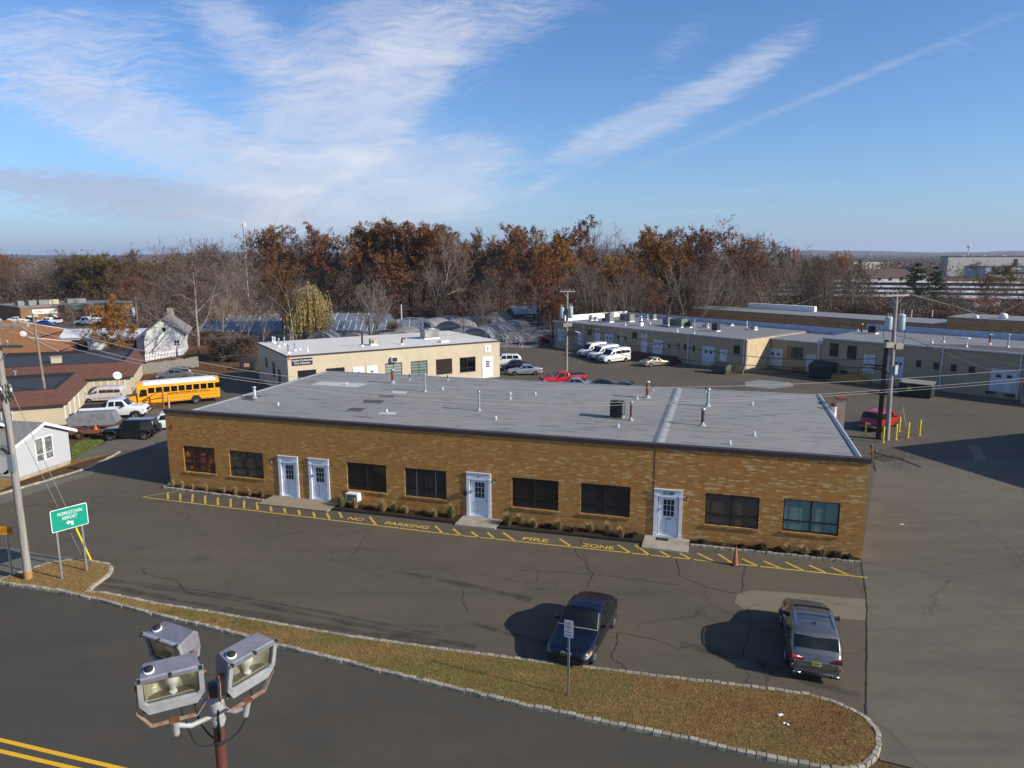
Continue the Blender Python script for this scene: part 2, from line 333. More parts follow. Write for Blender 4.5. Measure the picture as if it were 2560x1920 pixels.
def worn(name, c, wear=.5):
    m, b, bs = newmat(name); v = b.n('ShaderNodeTexCoord').outputs['Object']
    f = b.ramp(b.m('ADD', b.m('MULTIPLY', b.noise(v, 6, 5, .7), .6), b.m('MULTIPLY', b.noise(v, 40, 3, .7), .4)), [(wear, 1), (wear + .12, 0)])
    P_(bs, b, b.mix(f, c, (.09, .078, .055)), .7, 0, .3); return m
Y_LOT = worn('worn_yellow_marking', (.58, .40, .07), .38); Y_ROAD = worn('road_yellow_marking', (.74, .42, .02), .22)
mb = MB()
for v0, v1 in ((1850, 1919), (1878, 1946)):
    a, b_ = G(0, v0), G(290, v1); d = (b_ - a); p = stripe(a - d * 6, b_ + d * 20, .14); mb.add([(q.x, q.y, .009) for q in p], [(0, 1, 2, 3)])
struct(mb.build('centre_line', Y_ROAD, fix=False))
def LP(s, t): return Vector(LW(s, t))
mb = MB(); zz = .010
def lst(a, b, w=.10): mb.add([(q.x, q.y, zz) for q in stripe(LP(*a), LP(*b), w)], [(0, 1, 2, 3)])
lst((.0, -2.36), (20, -2.66)); lst((20, -2.66), (39.9, -2.16)); lst((0, -2.36), (1.3, -.75), .07)
for a, b_ in [((1.77, -2.25), (.78, -1.17)), ((2.67, -2.28), (1.71, -1.16)), ((3.54, -2.29), (2.56, -1.09)), ((4.44, -2.26), (3.44, -1.08)), ((5.34, -2.28), (4.4, -1.13)), ((6.23, -2.3), (5.3, -1.11)), ((7.13, -2.29), (6.31, -1.2)), ((8.04, -2.29), (7.21, -1.23)), ((8.97, -2.31), (8.42, -1.62)), ((9.91, -2.34), (9.34, -1.65)), ((10.87, -2.38), (10.32, -1.7)), ((11.85, -2.44), (11.29, -1.72)), ((12.76, -2.42), (12.15, -1.69)), ((13.35, -2.11), (12.76, -1.37)), ((15.7, -2.58), (14.73, -1.5)), ((19.55, -2.65), (18.78, -1.75)), ((20.58, -2.65), (19.85, -1.89)), ((21.59, -2.65), (20.93, -2.02)), ((22.45, -2.62), (21.77, -1.87)), ((23.44, -2.53), (22.58, -1.67)), ((26.51, -2.61), (25.6, -1.65)), ((29.34, -2.45), (28.58, -1.61)), ((30.26, -2.44), (29.4, -1.37)), ((31.28, -2.41), (30.64, -1.78)), ((32.26, -2.42), (31.61, -1.78)), ((33.24, -2.3), (32.44, -1.51)), ((34.09, -2.32), (33.42, -1.35)), ((35.27, -2.3), (34.5, -1.6)), ((36.22, -2.23), (35.5, -1.6)), ((37.18, -2.17), (36.47, -1.43)), ((38.13, -2.13), (37.52, -1.49)), ((39.11, -2.12), (38.46, -1.44))]:
    lst(a, b_, .13)
struct(mb.build('fire_lane_marking', Y_LOT, fix=False))
# stencilled words of the fire lane, a thin film of paint on the asphalt
root = None
for w, s0, s1, t in (('NO', 13.70, 14.62, -2.06), ('PARKING', 16.0, 18.55, -2.13), ('FIRE', 23.75, 25.1, -2.12), ('ZONE', 26.85, 28.45, -2.1)):
    q = LW((s0 + s1) / 2, t); wd = s1 - s0
    o = text(w, 'fire_lane_lettering', Y_LOT, None, (q[0], q[1], .0105), .56, (0, 0, TH), .001, shear=.0, bold=.012)
    k = wd / max(.01, o.dimensions.x if o.dimensions.x else 1); bpy.context.view_layer.update(); o.scale = (wd / o.dimensions.x, 1, 1); struct(o)
# ------------------------------------------------------------------ grass island with granite block kerb
front = [(-150, 1446), (0, 1453), (63, 1462), (150, 1474), (251, 1496), (345, 1521), (470, 1550), (627, 1588), (686, 1607), (873, 1652), (1056, 1697), (1239, 1741), (1460, 1790), (1700, 1838), (1890, 1882), (2050, 1912), (2105, 1921)]
tip = [(2161, 1909), (2185, 1886), (2196, 1863), (2194, 1830), (2185, 1815), (2172, 1800), (2156, 1787), (2107, 1762), (2074, 1749), (2025, 1735)]
backe = [(1917, 1719), (1781, 1703), (1640, 1687), (1507, 1671), (1370, 1655), (1200, 1633), (1120, 1623), (873, 1589), (678, 1555), (503, 1525), (380, 1505), (266, 1481), (215, 1476)]
headl = [(240, 1456), (262, 1441), (276, 1427), (277, 1417), (270, 1409), (232, 1401.5), (200, 1399), (162, 1399.5), (124, 1405), (60, 1426), (0, 1446), (-150, 1492)]
KH = .125
isl = [G(u, v, KH) for u, v in front + tip + backe + headl[:-1]]
isl = [(p.x, p.y) for p in isl]
mb = MB(); mb.prism(isl, .0, KH - .02); verge = mb.build('grass_verge', G_VERGE); struct(verge)
def kerb(name, path, closed=False, bl=.27, w=.16, h=KH, z0=-.02, m=None, jit=.018):
    P = [Vector((p[0], p[1])) for p in path]; mb = MB(); acc = 0; r = random.Random(3)
    for i in range(len(P) - 1):
        a, b_ = P[i], P[i + 1]; L = (b_ - a).length
        if L < .05: continue
        d = (b_ - a) / L; n = Vector((-d.y, d.x)); k = max(1, round(L / bl)); st = L / k
        for j in range(k):
            c = a + d * (st * (j + .5)) + n * r.uniform(-jit, jit); hl = st / 2 - .012; hh = h + r.uniform(-jit, jit); ww = w / 2 + r.uniform(-.008, .008)
            top = .014
            q = []
            for (zz_, s_) in ((z0, 0), (hh - top, 0), (hh, top)):
                for sx, sy in ((-1, -1), (1, -1), (1, 1), (-1, 1)):
                    e_ = c + d * sx * (hl - s_) + n * sy * (ww - s_); q.append((e_.x, e_.y, zz_))
            F = [(4 * l + i_, 4 * l + (i_ + 1) % 4, 4 * l + 4 + (i_ + 1) % 4, 4 * l + 4 + i_) for l in (0, 1) for i_ in range(4)] + [(8, 9, 10, 11)]
            mb.add(q, F)
    return struct(mb.build(name, m))
def stone_mat(name, c):
    m, b, bs = newmat(name); v = b.n('ShaderNodeTexCoord').outputs['Object']
    g = b.n('ShaderNodeNewGeometry').outputs['Random Per Island']
    col = b.mix(g, sm(c, .6), sm(c, 1.12)); col = b.mix(b.ramp(b.noise(v, 14, 5, .7), [(.35, .55), (.65, 0)]), col, sm(c, .45))
    P_(bs, b, col, .9, 0, .25); bump(b, bs, b.noise(v, 20, 4), .01); return m
GRAN = stone_mat('granite_block', (.42, .375, .29))
gp = lambda L: [G(u, v, KH) for u, v in L]
kerb('kerb', gp(front + tip[:3]), m=GRAN); kerb('kerb', gp(tip[2:] + backe), m=GRAN, bl=.25); kerb('kerb', gp(headl), m=GRAN, bl=.32)
kerb('kerb', gp([(232, 1484), (205, 1476), (222, 1470), (240, 1456)][2:]), m=GRAN, bl=.3, w=.18)
kerb('kerb', [G(u, v) for u, v in ((-60, 1255), (0, 1237), (60, 1219), (160, 1190), (230, 1168), (300, 1131))], m=GRAN, bl=.5, h=.1)
def pip(p, poly):
    x, y = p; c = False; j = len(poly) - 1
    for i in range(len(poly)):
        if (poly[i][1] > y) != (poly[j][1] > y) and x < (poly[j][0] - poly[i][0]) * (y - poly[i][1]) / (poly[j][1] - poly[i][1]) + poly[i][0]: c = not c
        j = i
    return c
def blades(name, poly, n, h, z, mats, seed=1, wid=.012, label=None, cat=None, fn=None):
    r = random.Random(seed); xs = [p[0] for p in poly]; ys = [p[1] for p in poly]; mb = MB(); k = 0; tr = 0
    while k < n and tr < n * 30:
        tr += 1; x, y = r.uniform(min(xs), max(xs)), r.uniform(min(ys), max(ys))
        if not pip((x, y), poly): continue
        k += 1; t = r.uniform(0, PI); hh = h * r.uniform(.5, 1.3); ln = r.uniform(0, h * .8); a = r.uniform(0, 2 * PI); dx, dy = math.cos(t) * wid, math.sin(t) * wid
        n0 = len(mb.v); mb.v += [(x - dx, y - dy, z), (x + dx, y + dy, z), (x + math.cos(a) * ln, y + math.sin(a) * ln, z + hh)]
        mb.f.append([n0, n0 + 1, n0 + 2]); mb.m.append(fn(x, y, r) if fn else r.randrange(len(mats))); mb.sm.append(False)
    o = mb.build(name, mats, fix=False); return tag(o, label, cat, kind='stuff')
BL = [mat('blade_straw', (.33, .235, .10), .9, var=.3, sc_=3), mat('blade_rust', (.26, .145, .055), .9, var=.3, sc_=3), mat('blade_green', (.12, .165, .03), .9, var=.3, sc_=3), mat('blade_dull', (.20, .16, .055), .9, var=.3, sc_=3)]
from mathutils import noise as MN
def vfn(x, y, r):
    q = MN.noise((x * .32, y * .9, 2.)) + .35 * MN.noise((x * 1.6, y * 1.6, 9.)) + (.22 if -14 < x < 4 else -.5)
    if q > .22: return 2 if r.random() < .6 else 3
    if q > .0: return r.choice((0, 2, 3, 3, 1))
    return r.choice((0, 1, 1, 1, 3)) if x > 4 else r.choice((0, 0, 1, 3))
blades('grass', isl, 95000, .045, KH - .022, BL, 4, .008, 'mixed green and brown dry grass covering the road verge', 'grass', vfn)
lawnp = [tuple(p)[:2] for p in GP([(176, 1118), (205, 1103), (262, 1096), (258, 1108), (220, 1128), (180, 1150)])]
blades('grass', lawnp, 4000, .06, .03, BL, 5, .02, 'bright green grass beside the white sided shed', 'grass', lambda x, y, r: 2 if r.random() < .8 else 3)
for u, v, s in ((1951, 1787, .10), (1968, 1810, .08), (1960, 1808, .05), (2255, 1311, .12)):
    p = G(u, v, .12 if v > 1500 else .01); mb = MB(); r = random.Random(u)
    mb.add([(-s, -s * .4, 0), (s, -s * .5, .01), (s * .8, s * .5, .0), (-s * .7, s * .6, .02), (0, 0, .045)], [(0, 1, 4), (1, 2, 4), (2, 3, 4), (3, 0, 4), (3, 2, 1, 0)])
    o = mb.build('paper_scrap', WHITE); o.location = p; o.rotation_euler = (0, 0, r.uniform(0, 3))
    tag(o, {1951: 'crumpled white paper scrap farther back on the grass verge tip', 1968: 'crumpled white paper scrap nearer the road on the grass verge tip', 1960: 'tiny white paper scrap touching the nearer one on the verge', 2255: 'white paper scrap lying on the bare grey apron beside the brick building'}[u], 'litter')
# cracks and tyre marks of the lot, where they lie
mb = MB(); r = random.Random(6)
def ribbon(mb, px, w, jit=.05, sub_=5, z=.0065):
    P = [G(u, v) for u, v in px]; Q = []
    for a, b_ in zip(P, P[1:]):
        for k in range(sub_): t = k / sub_; p = a.lerp(b_, t); Q.append(Vector((p.x + r.uniform(-jit, jit), p.y + r.uniform(-jit, jit), z)))
    Q.append(Vector((P[-1].x, P[-1].y, z))); V = []
    for i, p in enumerate(Q):
        d = (Q[min(i + 1, len(Q) - 1)] - Q[max(i - 1, 0)]).normalized(); ww = w * r.uniform(.5, 1.3) * (1 if jit else 1) / 2; n = Vector((-d.y, d.x, 0)) * ww; V += [tuple(p - n), tuple(p + n)]
    mb.add(V, [(2 * i, 2 * i + 2, 2 * i + 3, 2 * i + 1) for i in range(len(Q) - 1)])
for px in ([(1437, 1371), (1446, 1392), (1462, 1402), (1472, 1425), (1484, 1436), (1477, 1448), (1466, 1471)], [(1857, 1395), (1862, 1420), (1857, 1450), (1855, 1488), (1868, 1512), (1876, 1560), (1858, 1640)], [(1484, 1436), (1560, 1444), (1640, 1456), (1700, 1463)], [(1300, 1425), (1390, 1430), (1484, 1436)], [(1540, 1580), (1590, 1590), (1640, 1600), (1700, 1625)], [(1545, 1583), (1540, 1615), (1527, 1640), (1532, 1650), (1555, 1660), (1572, 1682)], [(356, 1420), (360, 1432), (382, 1441), (440, 1449), (463, 1479), (500, 1492)], [(60, 1266), (110, 1264), (150, 1272), (230, 1278)], [(620, 1360), (700, 1335), (760, 1332)], [(1160, 1470), (1158, 1505), (1170, 1530)], [(770, 1390), (900, 1372), (1000, 1378)], [(1690, 1395), (1700, 1440), (1770, 1470), (1855, 1488)]): ribbon(mb, px, .035)
struct(mb.build('asphalt_crack', mat('crack_tar', (.022, .02, .018), .9), fix=False))
mb = MB(); ribbon(mb, [(2152, 1402), (2160, 1450), (2166, 1500), (2167, 1600), (2166, 1700), (2165, 1790)], .06, .02, 8, .0095); struct(mb.build('asphalt_seam', mat('crack_tar', (0, 0, 0)), fix=False))
TM, b, bs = newmat('faint_tyre_mark'); v = b.n('ShaderNodeTexCoord').outputs['Object']; P_(bs, b, (.045, .04, .033), .9, 0, .2); tr = b.n('ShaderNodeBsdfTransparent'); mx = b.n('ShaderNodeMixShader'); b.put(mx.inputs[0], b.ramp(b.noise(v, 1.3, 5, .7), [(.35, .40), (.65, .03)])); out = [n_ for n_ in b.nodes if n_.type == 'OUTPUT_MATERIAL'][0]
b.l.new(bs.outputs[0], mx.inputs[2]); b.l.new(tr.outputs[0], mx.inputs[1]); b.l.new(mx.outputs[0], out.inputs[0])
mb = MB()
for px, w in (([(255, 1448), (400, 1470), (560, 1495), (760, 1535), (960, 1575), (1190, 1618)], .30), ([(250, 1462), (400, 1492), (600, 1530), (860, 1574), (1100, 1612)], .34), ([(300, 1452), (450, 1468), (640, 1500), (860, 1540), (1100, 1590)], .2), ([(1180, 1560), (1300, 1590), (1400, 1620)], .3), ([(1700, 1610), (1850, 1640), (2000, 1700), (2150, 1740)], .5), ([(1000, 1430), (1200, 1470), (1330, 1500)], .4)): ribbon(mb, px, w, .02, 5, .0125 if px[0][0] > 2160 else .007)
struct(mb.build('tyre_mark', TM, fix=False))
# ------------------------------------------------------------------ walls with openings
def wallpanel(mb, x0, x1, z0, z1, ops, y, depth=.14, flip=False):
    """sheet in the local xz plane at y facing -y, with reveals going back to y+depth"""
    xs = sorted({x0, x1, *[o_[0] for o_ in ops], *[o_[1] for o_ in ops]}); zs = sorted({z0, z1, *[o_[2] for o_ in ops], *[o_[3] for o_ in ops]})
    xs = [x for x in xs if x0 <= x <= x1]; zs = [z for z in zs if z0 <= z <= z1]
    for i in range(len(xs) - 1):
        for j in range(len(zs) - 1):
            cx, cz = (xs[i] + xs[i + 1]) / 2, (zs[j] + zs[j + 1]) / 2
            if any(o_[0] < cx < o_[1] and o_[2] < cz < o_[3] for o_ in ops): continue
            mb.quad((xs[i], y, zs[j]), (xs[i + 1], y, zs[j]), (xs[i + 1], y, zs[j + 1]), (xs[i], y, zs[j + 1]))
    for a, b_, c, d in [o_[:4] for o_ in ops]:
        q = y + depth
        mb.quad((a, y, c), (b_, y, c), (b_, q, c), (a, q, c)); mb.quad((a, y, d), (a, q, d), (b_, q, d), (b_, y, d))
        mb.quad((a, y, c), (a, q, c), (a, q, d), (a, y, d)); mb.quad((b_, y, c), (b_, y, d), (b_, q, d), (b_, q, c))
def brick_mat(name, seam=None):
    m, b, bs = newmat(name); v = b.n('ShaderNodeTexCoord').outputs['Object']; x, y, z = b.xyz(v)
    h = b.m('ADD', x, y); row = b.m('FLOOR', b.m('DIVIDE', z, .0677)); off = b.m('MULTIPLY', b.white(b.comb(row, 3, 1)), .3)
    cx = b.m('DIVIDE', b.m('ADD', h, off), .30); col_ = b.m('FLOOR', cx); cid = b.comb(col_, row, 0)
    w1, w2 = b.white(cid), b.white(b.vm('ADD', cid, (17.3, 5.1, 2)))
    big = b.noise(b.comb(h, b.m('MULTIPLY', z, 2.), 0), .7, 4, .6)
    base = b.ramp(w1, [(0, (.40, .165, .038)), (.25, (.45, .195, .042)), (.5, (.48, .225, .052)), (.75, (.46, .23, .058)), (1, (.52, .27, .07))])
    pale = b.m('GREATER_THAN', b.m('ADD', w2, b.m('MULTIPLY', b.m('SUBTRACT', big, .5), .34)), .85)
    col = b.mix(b.m('MULTIPLY', pale, b.ramp(b.m('DIVIDE', h, 40), [(.5, .45), (.78, .85)])), base, b.mix(w1, (.55, .40, .18), (.68, .54, .27)))
    olive = b.m('MULTIPLY', b.ramp(b.noise(b.comb(b.m('MULTIPLY', h, .12), z, 3), 1.1, 3), [(.42, 0), (.62, 1)]), .35)
    col = b.mix(olive, col, (.36, .22, .065))
    fz = b.m('FRACT', b.m('DIVIDE', z, .0677)); fx = b.m('FRACT', cx)
    mo = b.m('MAXIMUM', b.m('GREATER_THAN', fz, .85), b.m('GREATER_THAN', fx, .965))
    col = b.mix(b.m('MULTIPLY', mo, .55), col, (.27, .20, .11))
    st = b.ramp(b.noise(b.comb(b.m('MULTIPLY', h, 1.2), b.m('MULTIPLY', z, .35), 0), 1.3, 5, .7), [(.5, 0), (.75, .5)])
    col = b.mix(b.m('MULTIPLY', st, .5), col, (.18, .11, .05))
    P_(bs, b, col, .85, 0, .25); bump(b, bs, b.m('SUBTRACT', b.m('MULTIPLY', w2, .4), mo), .012, .9)
    return m
BRICK = brick_mat('tan_orange_brick')
def roof_mat(name, c, streak=.5, ang=0., dk=.32):
    m, b, bs = newmat(name); v = b.n('ShaderNodeTexCoord').outputs['Object']
    a = b.noise(b.mapv(v, (.5, 3.2, 1), (0, 0, ang)), .9, 6, .66, .4); c2 = b.noise(v, .16, 4, .6); f = b.noise(v, 7, 4, .7)
    col = b.mix(c2, sm(c, .84), sm(c, 1.12)); col = b.mix(b.m('MULTIPLY', b.ramp(a, [(.53, 0), (.64, 1)]), streak), col, sm(c, dk))
    col = b.mix(b.m('MULTIPLY', b.ramp(b.noise(b.mapv(v, (.35, 4, 1)), .5, 5, .6), [(.55, 0), (.7, 1)]), .35), col, (c[0] * 1.25, c[1] * 1.18, c[2] * .98))
    seams = b.m('LESS_THAN', b.m('FRACT', b.m('MULTIPLY', b.xyz(v)[1], .98)), .03); col = b.mix(b.m('MULTIPLY', seams, .12), col, sm(c, .5))
    k = b.m('MULTIPLY_ADD', f, .5, .75); col = b.mix(1, col, b.comb(k, k, k), 'MULTIPLY')
    P_(bs, b, col, .8, 0, .3); return m
def SPLITB(mb, nm, m_, par, step=8):
    for k in range(0, len(mb.v), step):
        q = MB(); q.v = mb.v[k:k + step]; q.f = [[i - k for i in f_] for f_ in mb.f if k <= f_[0] < k + step]; q.m = [0] * len(q.f); q.sm = [False] * len(q.f); q.build(nm, m_, par)
ROOF = roof_mat('grey_roof_membrane', (.262, .254, .238), .62)
FASC = mat('brown_fascia_metal', (.045, .034, .03), .5, var=.15)
COPE = mat('silver_roof_coping', (.30, .31, .33), .45, var=.15, sc_=1.2)
FRM = mat('bronze_window_frame', (.022, .019, .017), .4)
# ------------------------------------------------------------------ the brick office building in front
BW, BD, BH, RZ_ = 39.98, 19.03, 4.89, 4.35
bb = thing('office_building', 'long low orange brick office building with grey flat roof and white doors', 'building', (OL.x, OL.y, 0), TH)
wins = [(1.16, 3.47, 1.05, 2.7), (4.53, 6.92, 1.03, 2.65), (12.57, 15.07, .91, 2.56), (16.23, 18.75, .88, 2.53), (22.56, 25.14, .86, 2.53), (26.34, 28.93, .89, 2.55), (32.69, 35.24, .95, 2.60), (36.36, 38.88, 1.0, 2.66)]
doors = [(7.99, 9.34), (10.04, 11.40), (19.95, 21.37), (30.15, 31.56)]
ops = wins + [(a + .02, b_ - .02, .12, 2.5) for a, b_ in doors]
mb = MB(); wallpanel(mb, 0, BW, -.1, BH, ops, 0, .16)
mb.quad((0, 0, -.1), (0, 0, BH), (0, .25, BH), (0, .25, RZ_), (0, BD, RZ_), (0, BD, -.1)); mb.quad((BW, 0, -.1), (BW, BD, -.1), (BW, BD, RZ_), (BW, .25, RZ_), (BW, .25, BH), (BW, 0, BH))
mb.quad((0, BD, -.1), (0, BD, RZ_), (BW, BD, RZ_), (BW, BD, -.1)); mb.quad((0, .25, RZ_), (BW, .25, RZ_), (BW, .25, BH), (0, .25, BH)); mb.quad((0, 0, BH), (0, .25, BH), (BW, .25, BH), (BW, 0, BH))
mb.build('wall', BRICK, bb, fix=False)
mb = MB(); mb.box(-.06, -.05, BH - .16, BW + .06, .31, BH + .05); mb.build('parapet_cap', FASC, bb)
mb = MB(); mb.box(.02, .252, RZ_ - .1, BW - .02, BD - .02, RZ_ + .012); rf = mb.build('roof', ROOF, bb)
mb = MB(); mb.box(-.08, .312, RZ_ - .14, .12, BD + .08, RZ_ + .06); mb.box(.122, BD - .12, RZ_ - .14, BW - .182, BD + .08, RZ_ + .058); mb.build('roof_edge', COPE, bb)
mb = MB(); mb.ext([(BW - .18, RZ_ - .16), (BW + .08, RZ_ - .16), (BW + .08, RZ_ + .06), (BW - .04, RZ_ + .12), (BW - .18, RZ_ + .06)], 'y', .312, BD + .08); mb.build('roof_edge', COPE, bb)
mb = MB(); mb.ext([(29.72, RZ_ + .014), (29.98, RZ_ + .10), (30.12, RZ_ + .10), (30.38, RZ_ + .014)], 'y', .262, BD - .14); mb.build('roof_curb', mat('pale_blue_roof_coating', (.26, .265, .27), .6, var=.3, sc_=2.5), bb)
mb = MB(); mb.box(30.115, -.012, 2.5, 30.14, .004, BH - .17); mb.build('expansion_joint', FASC, bb)
# panes
def mat_blind(name, c, bg, sp_=.05, cov=.45):
    m, b, bs = newmat(name); v = b.n('ShaderNodeTexCoord').outputs['Object']; x, y, z = b.xyz(v)
    s_ = b.m('LESS_THAN', b.m('FRACT', b.m('DIVIDE', z, sp_)), cov); big = b.noise(v, 1.5, 3)
    col = b.mix(s_, bg, b.mix(big, sm(c, .7), sm(c, 1.25))); P_(bs, b, col, .12, 0, .6); return m
def mat_clutter(name, cols, sc_=2., st=(1, 1, 1.4)):
    m, b, bs = newmat(name); v = b.mapv(b.n('ShaderNodeTexCoord').outputs['Object'], st)
    w = b.vm('ADD', v, b.vm('MULTIPLY', b.noise(v, 1.5, 2, .5, 0, True), (.6, .6, .6)))
    c = b.voro(w, sc_, out='Color', rnd=1); g = b.xyz(c)[0]; e = b.voro(w, sc_, 'DISTANCE_TO_EDGE')
    col = b.mix(b.ramp(e, [(0, 1), (.05, 0)]), b.ramp(g, [(i / max(1, len(cols) - 1), q) for i, q in enumerate(cols)], 'CONSTANT'), (.01, .01, .01)); P_(bs, b, col, .1, 0, .7); return m
def mat_pasta(name):
    m, b, bs = newmat(name); v = b.n('ShaderNodeTexCoord').outputs['Object']
    w = b.vm('ADD', v, b.vm('MULTIPLY', b.noise(v, 1.6, 2, .5, 0, True), (.5, .5, .5)))
    d = b.voro(w, 2.6, 'SMOOTH_F1'); f = b.m('ADD', d, b.m('MULTIPLY', b.noise(w, 3.5, 3, .6), .55))
    P_(bs, b, b.ramp(f, [(.35, (.55, .20, .06)), (.5, (.42, .13, .035)), (.62, (.17, .045, .018)), (.75, (.03, .014, .01)), (.95, (.22, .06, .025))]), .12, 0, .7); return m
PANES = [mat_pasta('amber_curtain_glass'), mat_clutter('boxes_behind_glass', [(.075, .065, .042), (.10, .085, .055), (.05, .043, .032)], 1.2), mat_clutter('dim_room_glass', [(.02, .017, .012), (.06, .045, .02), (.012, .012, .012), (.035, .028, .016)], 1.1),
         mat_blind('shelved_glass', (.035, .037, .038), (.018, .02, .021), .09), mat_clutter('cluttered_glass', [(.012, .011, .01), (.02, .017, .013), (.012, .011, .01), (.045, .035, .02)], 3, (1, 1, 2)), mat_clutter('blue_grey_glass', [(.018, .02, .026), (.022, .024, .03)], .8),
         mat_blind('dark_blinds_glass', (.14, .125, .095), (.02, .018, .015), .066, .5), mat_blind('teal_blinds_glass', (.17, .31, .28), (.08, .15, .14), .066)]
WL = ['window with amber brown curtains', 'window with brown boxes behind it', 'window above the air conditioner', 'window with rods and dim shelves', 'dark undivided looking window', 'blue grey dark window', 'window with half lit dark blinds', 'window with teal blinds']
SILL = brick_mat('sill_brick')
for i, (a, b_, c, d) in enumerate(wins):
    w = .055; mb = MB(); y0, y1 = .06, .13
    mb.box(a, y0, c, b_, y1, c + w * 1.5); mb.box(a, y0, d - w, b_, y1, d); mb.box(a, y0, c + w * 1.5, a + w, y1, d - w); mb.box(b_ - w, y0, c + w * 1.5, b_, y1, d - w)
    xm = (a + b_) / 2; zm = c + (d - c) * .34
    mb.box(xm - .04, y0 - .005, c + w * 1.5, xm + .04, y1, d - w); mb.box(a + w, y0 + .003, zm - .03, xm - .04, y1, zm + .03); mb.box(xm + .04, y0 + .003, zm - .03, b_ - w, y1, zm + .03)
    f = mb.build('window', FRM, bb); f['label'] = WL[i]
    mb = MB(); mb.box(a + w, .10, c + w, b_ - w, .125, d - w); mb.build('pane', PANES[i], f)
    mb = MB(); n = int((b_ - a + .1) / .1)
    for k in range(n): x = a - .05 + k * (b_ - a + .1) / n; mb.box(x, -.05 + .004 * (k % 2), c - .10, x + .088, .10, c - .004)
    mb.build('sill', SILL, f)
    mb = MB()                                           # little side clips and drip bars
    for z in (c + .45, d - .15): mb.box(a - .07, -.03, z, a + .02, .05, z + .02); mb.box(b_ - .02, -.03, z, b_ + .07, .05, z + .02)
    if i in (3, 7, 6):
        for q in (.28, .74): mb.box(a + (b_ - a) * q, .035, c + .05, a + (b_ - a) * q + .012, .05, d - .05)
    SPLITB(mb, 'clip', STEEL if i in (3,) else FRM, f)
DWH = mat('door_white_paint', (.66, .70, .77), .45, var=.05, sc_=1.5, dirt=.06)
TXT = mat('sign_ink', (.06, .06, .07), .7); TXG = mat('sign_grey', (.35, .37, .40), .7)
for i, (a, b_) in enumerate(doors):
    dr = MB(); z0, z1 = .08, 2.58
    L_, R_ = a + .23, b_ - .19                              # leaf
    dr.box(L_, .05, z0 + .06, R_, .10, 2.2)
    door = dr.build('door', DWH, bb)
    fb = MB(); fb.box(a, -.05, z0, a + .19, .12, z1); fb.box(b_ - .16, -.05, z0, b_, .12, z1); fb.box(a + .19, -.045, 2.24, b_ - .16, .12, z1); fb.box(a + .02, -.075, 2.24, a + .2, -.05, 2.3); fb.box(b_ - .18, -.075, 2.24, b_ - .01, -.05, 2.3)
    fb.box(a - .02, -.09, z1, b_ + .02, .02, z1 + .045); fb.box(a + .19, -.055, 2.2, b_ - .16, .05, 2.24); fb.box(a + .19, -.02, z0 - .02, b_ - .16, .12, z0 + .06); fb.box(a - .01, -.07, z0, a + .2, -.05, z0 + .16); fb.box(b_ - .17, -.07, z0, b_ + .01, -.05, z0 + .16)
    fb.build('door_frame', DWH, door, .004)
    w = R_ - L_; gx0, gx1, gz0, gz1 = L_ + w * .24, L_ + w * .80, 1.16, 2.06
    g = MB()
    for p in range(3):
        for q in range(3):
            x = gx0 + (gx1 - gx0) / 3 * p; z = gz0 + (gz1 - gz0) / 3 * q; g.box(x + .015, .044, z + .015, x + (gx1 - gx0) / 3 - .015, .052, z + (gz1 - gz0) / 3 - .015)
    g.build('door_glass', GLASSD, door)
    g = MB(); px0, px1 = L_ + w * .18, L_ + w * .42
    for (x0, x1, q0, q1) in ((px0, px1, .35, .365), (px0, px1, .93, .945), (px0, px0 + .015, .365, .93), (px1 - .015, px1, .365, .93)): g.box(x0, .038, q0, x1, .05, q1)
    g.build('door_panel_moulding', TXG, door)
    g = MB(); g.lathe([(0, 0), (.02, 0), (.03, .02), (.028, .05), (0, .06)], 10); h_ = g.build('handle', mat('brass_knob', (.4, .33, .2), .3, 1), door); h_.location = (R_ - .07, .05, 1.02); h_.rotation_euler = (PI / 2, 0, 0)
    if i == 3:
        g = MB(); g.box(L_ + w * .38, .035, 1.0, L_ + w * .66, .05, 1.06); g.build('mail_slot', mat('brass_knob', (.4, .33, .2)), door)
        g = MB(); g.box(a + .46, -.058, 2.36, b_ - .42, -.046, 2.49); g.build('number_sign', mat('green_sign_paint', (.01, .10, .07), .5), door)
        text('BLDG   1', 'sign_lettering', WHITE, door, ((a + b_) / 2 + .02, -.062, 2.425), .10, ext=.002)
    elif i == 2: text('1E', 'sign_lettering', TXT, door, ((a + b_) / 2 - .02, -.05, 2.4), .14, ext=.002, bold=.002); text('1C', 'sign_lettering', TXG, door, (a + .1, -.056, 2.42), .08, ext=.002)
    else:
        g = MB(); g.box(a + .42, -.056, 2.34, b_ - .3, -.046, 2.44); g.build('number_sign', mat('pale_plate', (.55, .57, .60), .6), door)
        text(('1 A' if i == 0 else '1 B'), 'sign_lettering', TXG, door, ((a + b_) / 2 + .02, -.06, 2.39), .08, ext=.002)
for s_, l_ in ((7.62, 'left of the leftmost white door'), (11.58, 'between the second white door and a window'), (21.58, 'right of the third white door'), (31.8, 'right of the rightmost white door')):
    q = LW(s_, -.02); t = thing('wall_lamp', 'small dark sconce lamp on the brick wall, ' + l_, 'wall lamp', (q[0], q[1], 2.25), TH)
    mb = MB(); mb.box(-.05, -.01, -.06, .05, .0, .06); mb.tube([(0, -.01, 0), (0, -.08, .03), (0, -.14, 0)], .012); mb.build('bracket', DARK, t)
    mb = MB(); mb.lathe([(.02, .03), (.05, .02), (.075, -.06), (.07, -.1), (0, -.11)], 10, o=(0, -.15, 0)); mb.build('lamp_head', mat('grey_lamp_glass', (.12, .12, .11), .3), t)
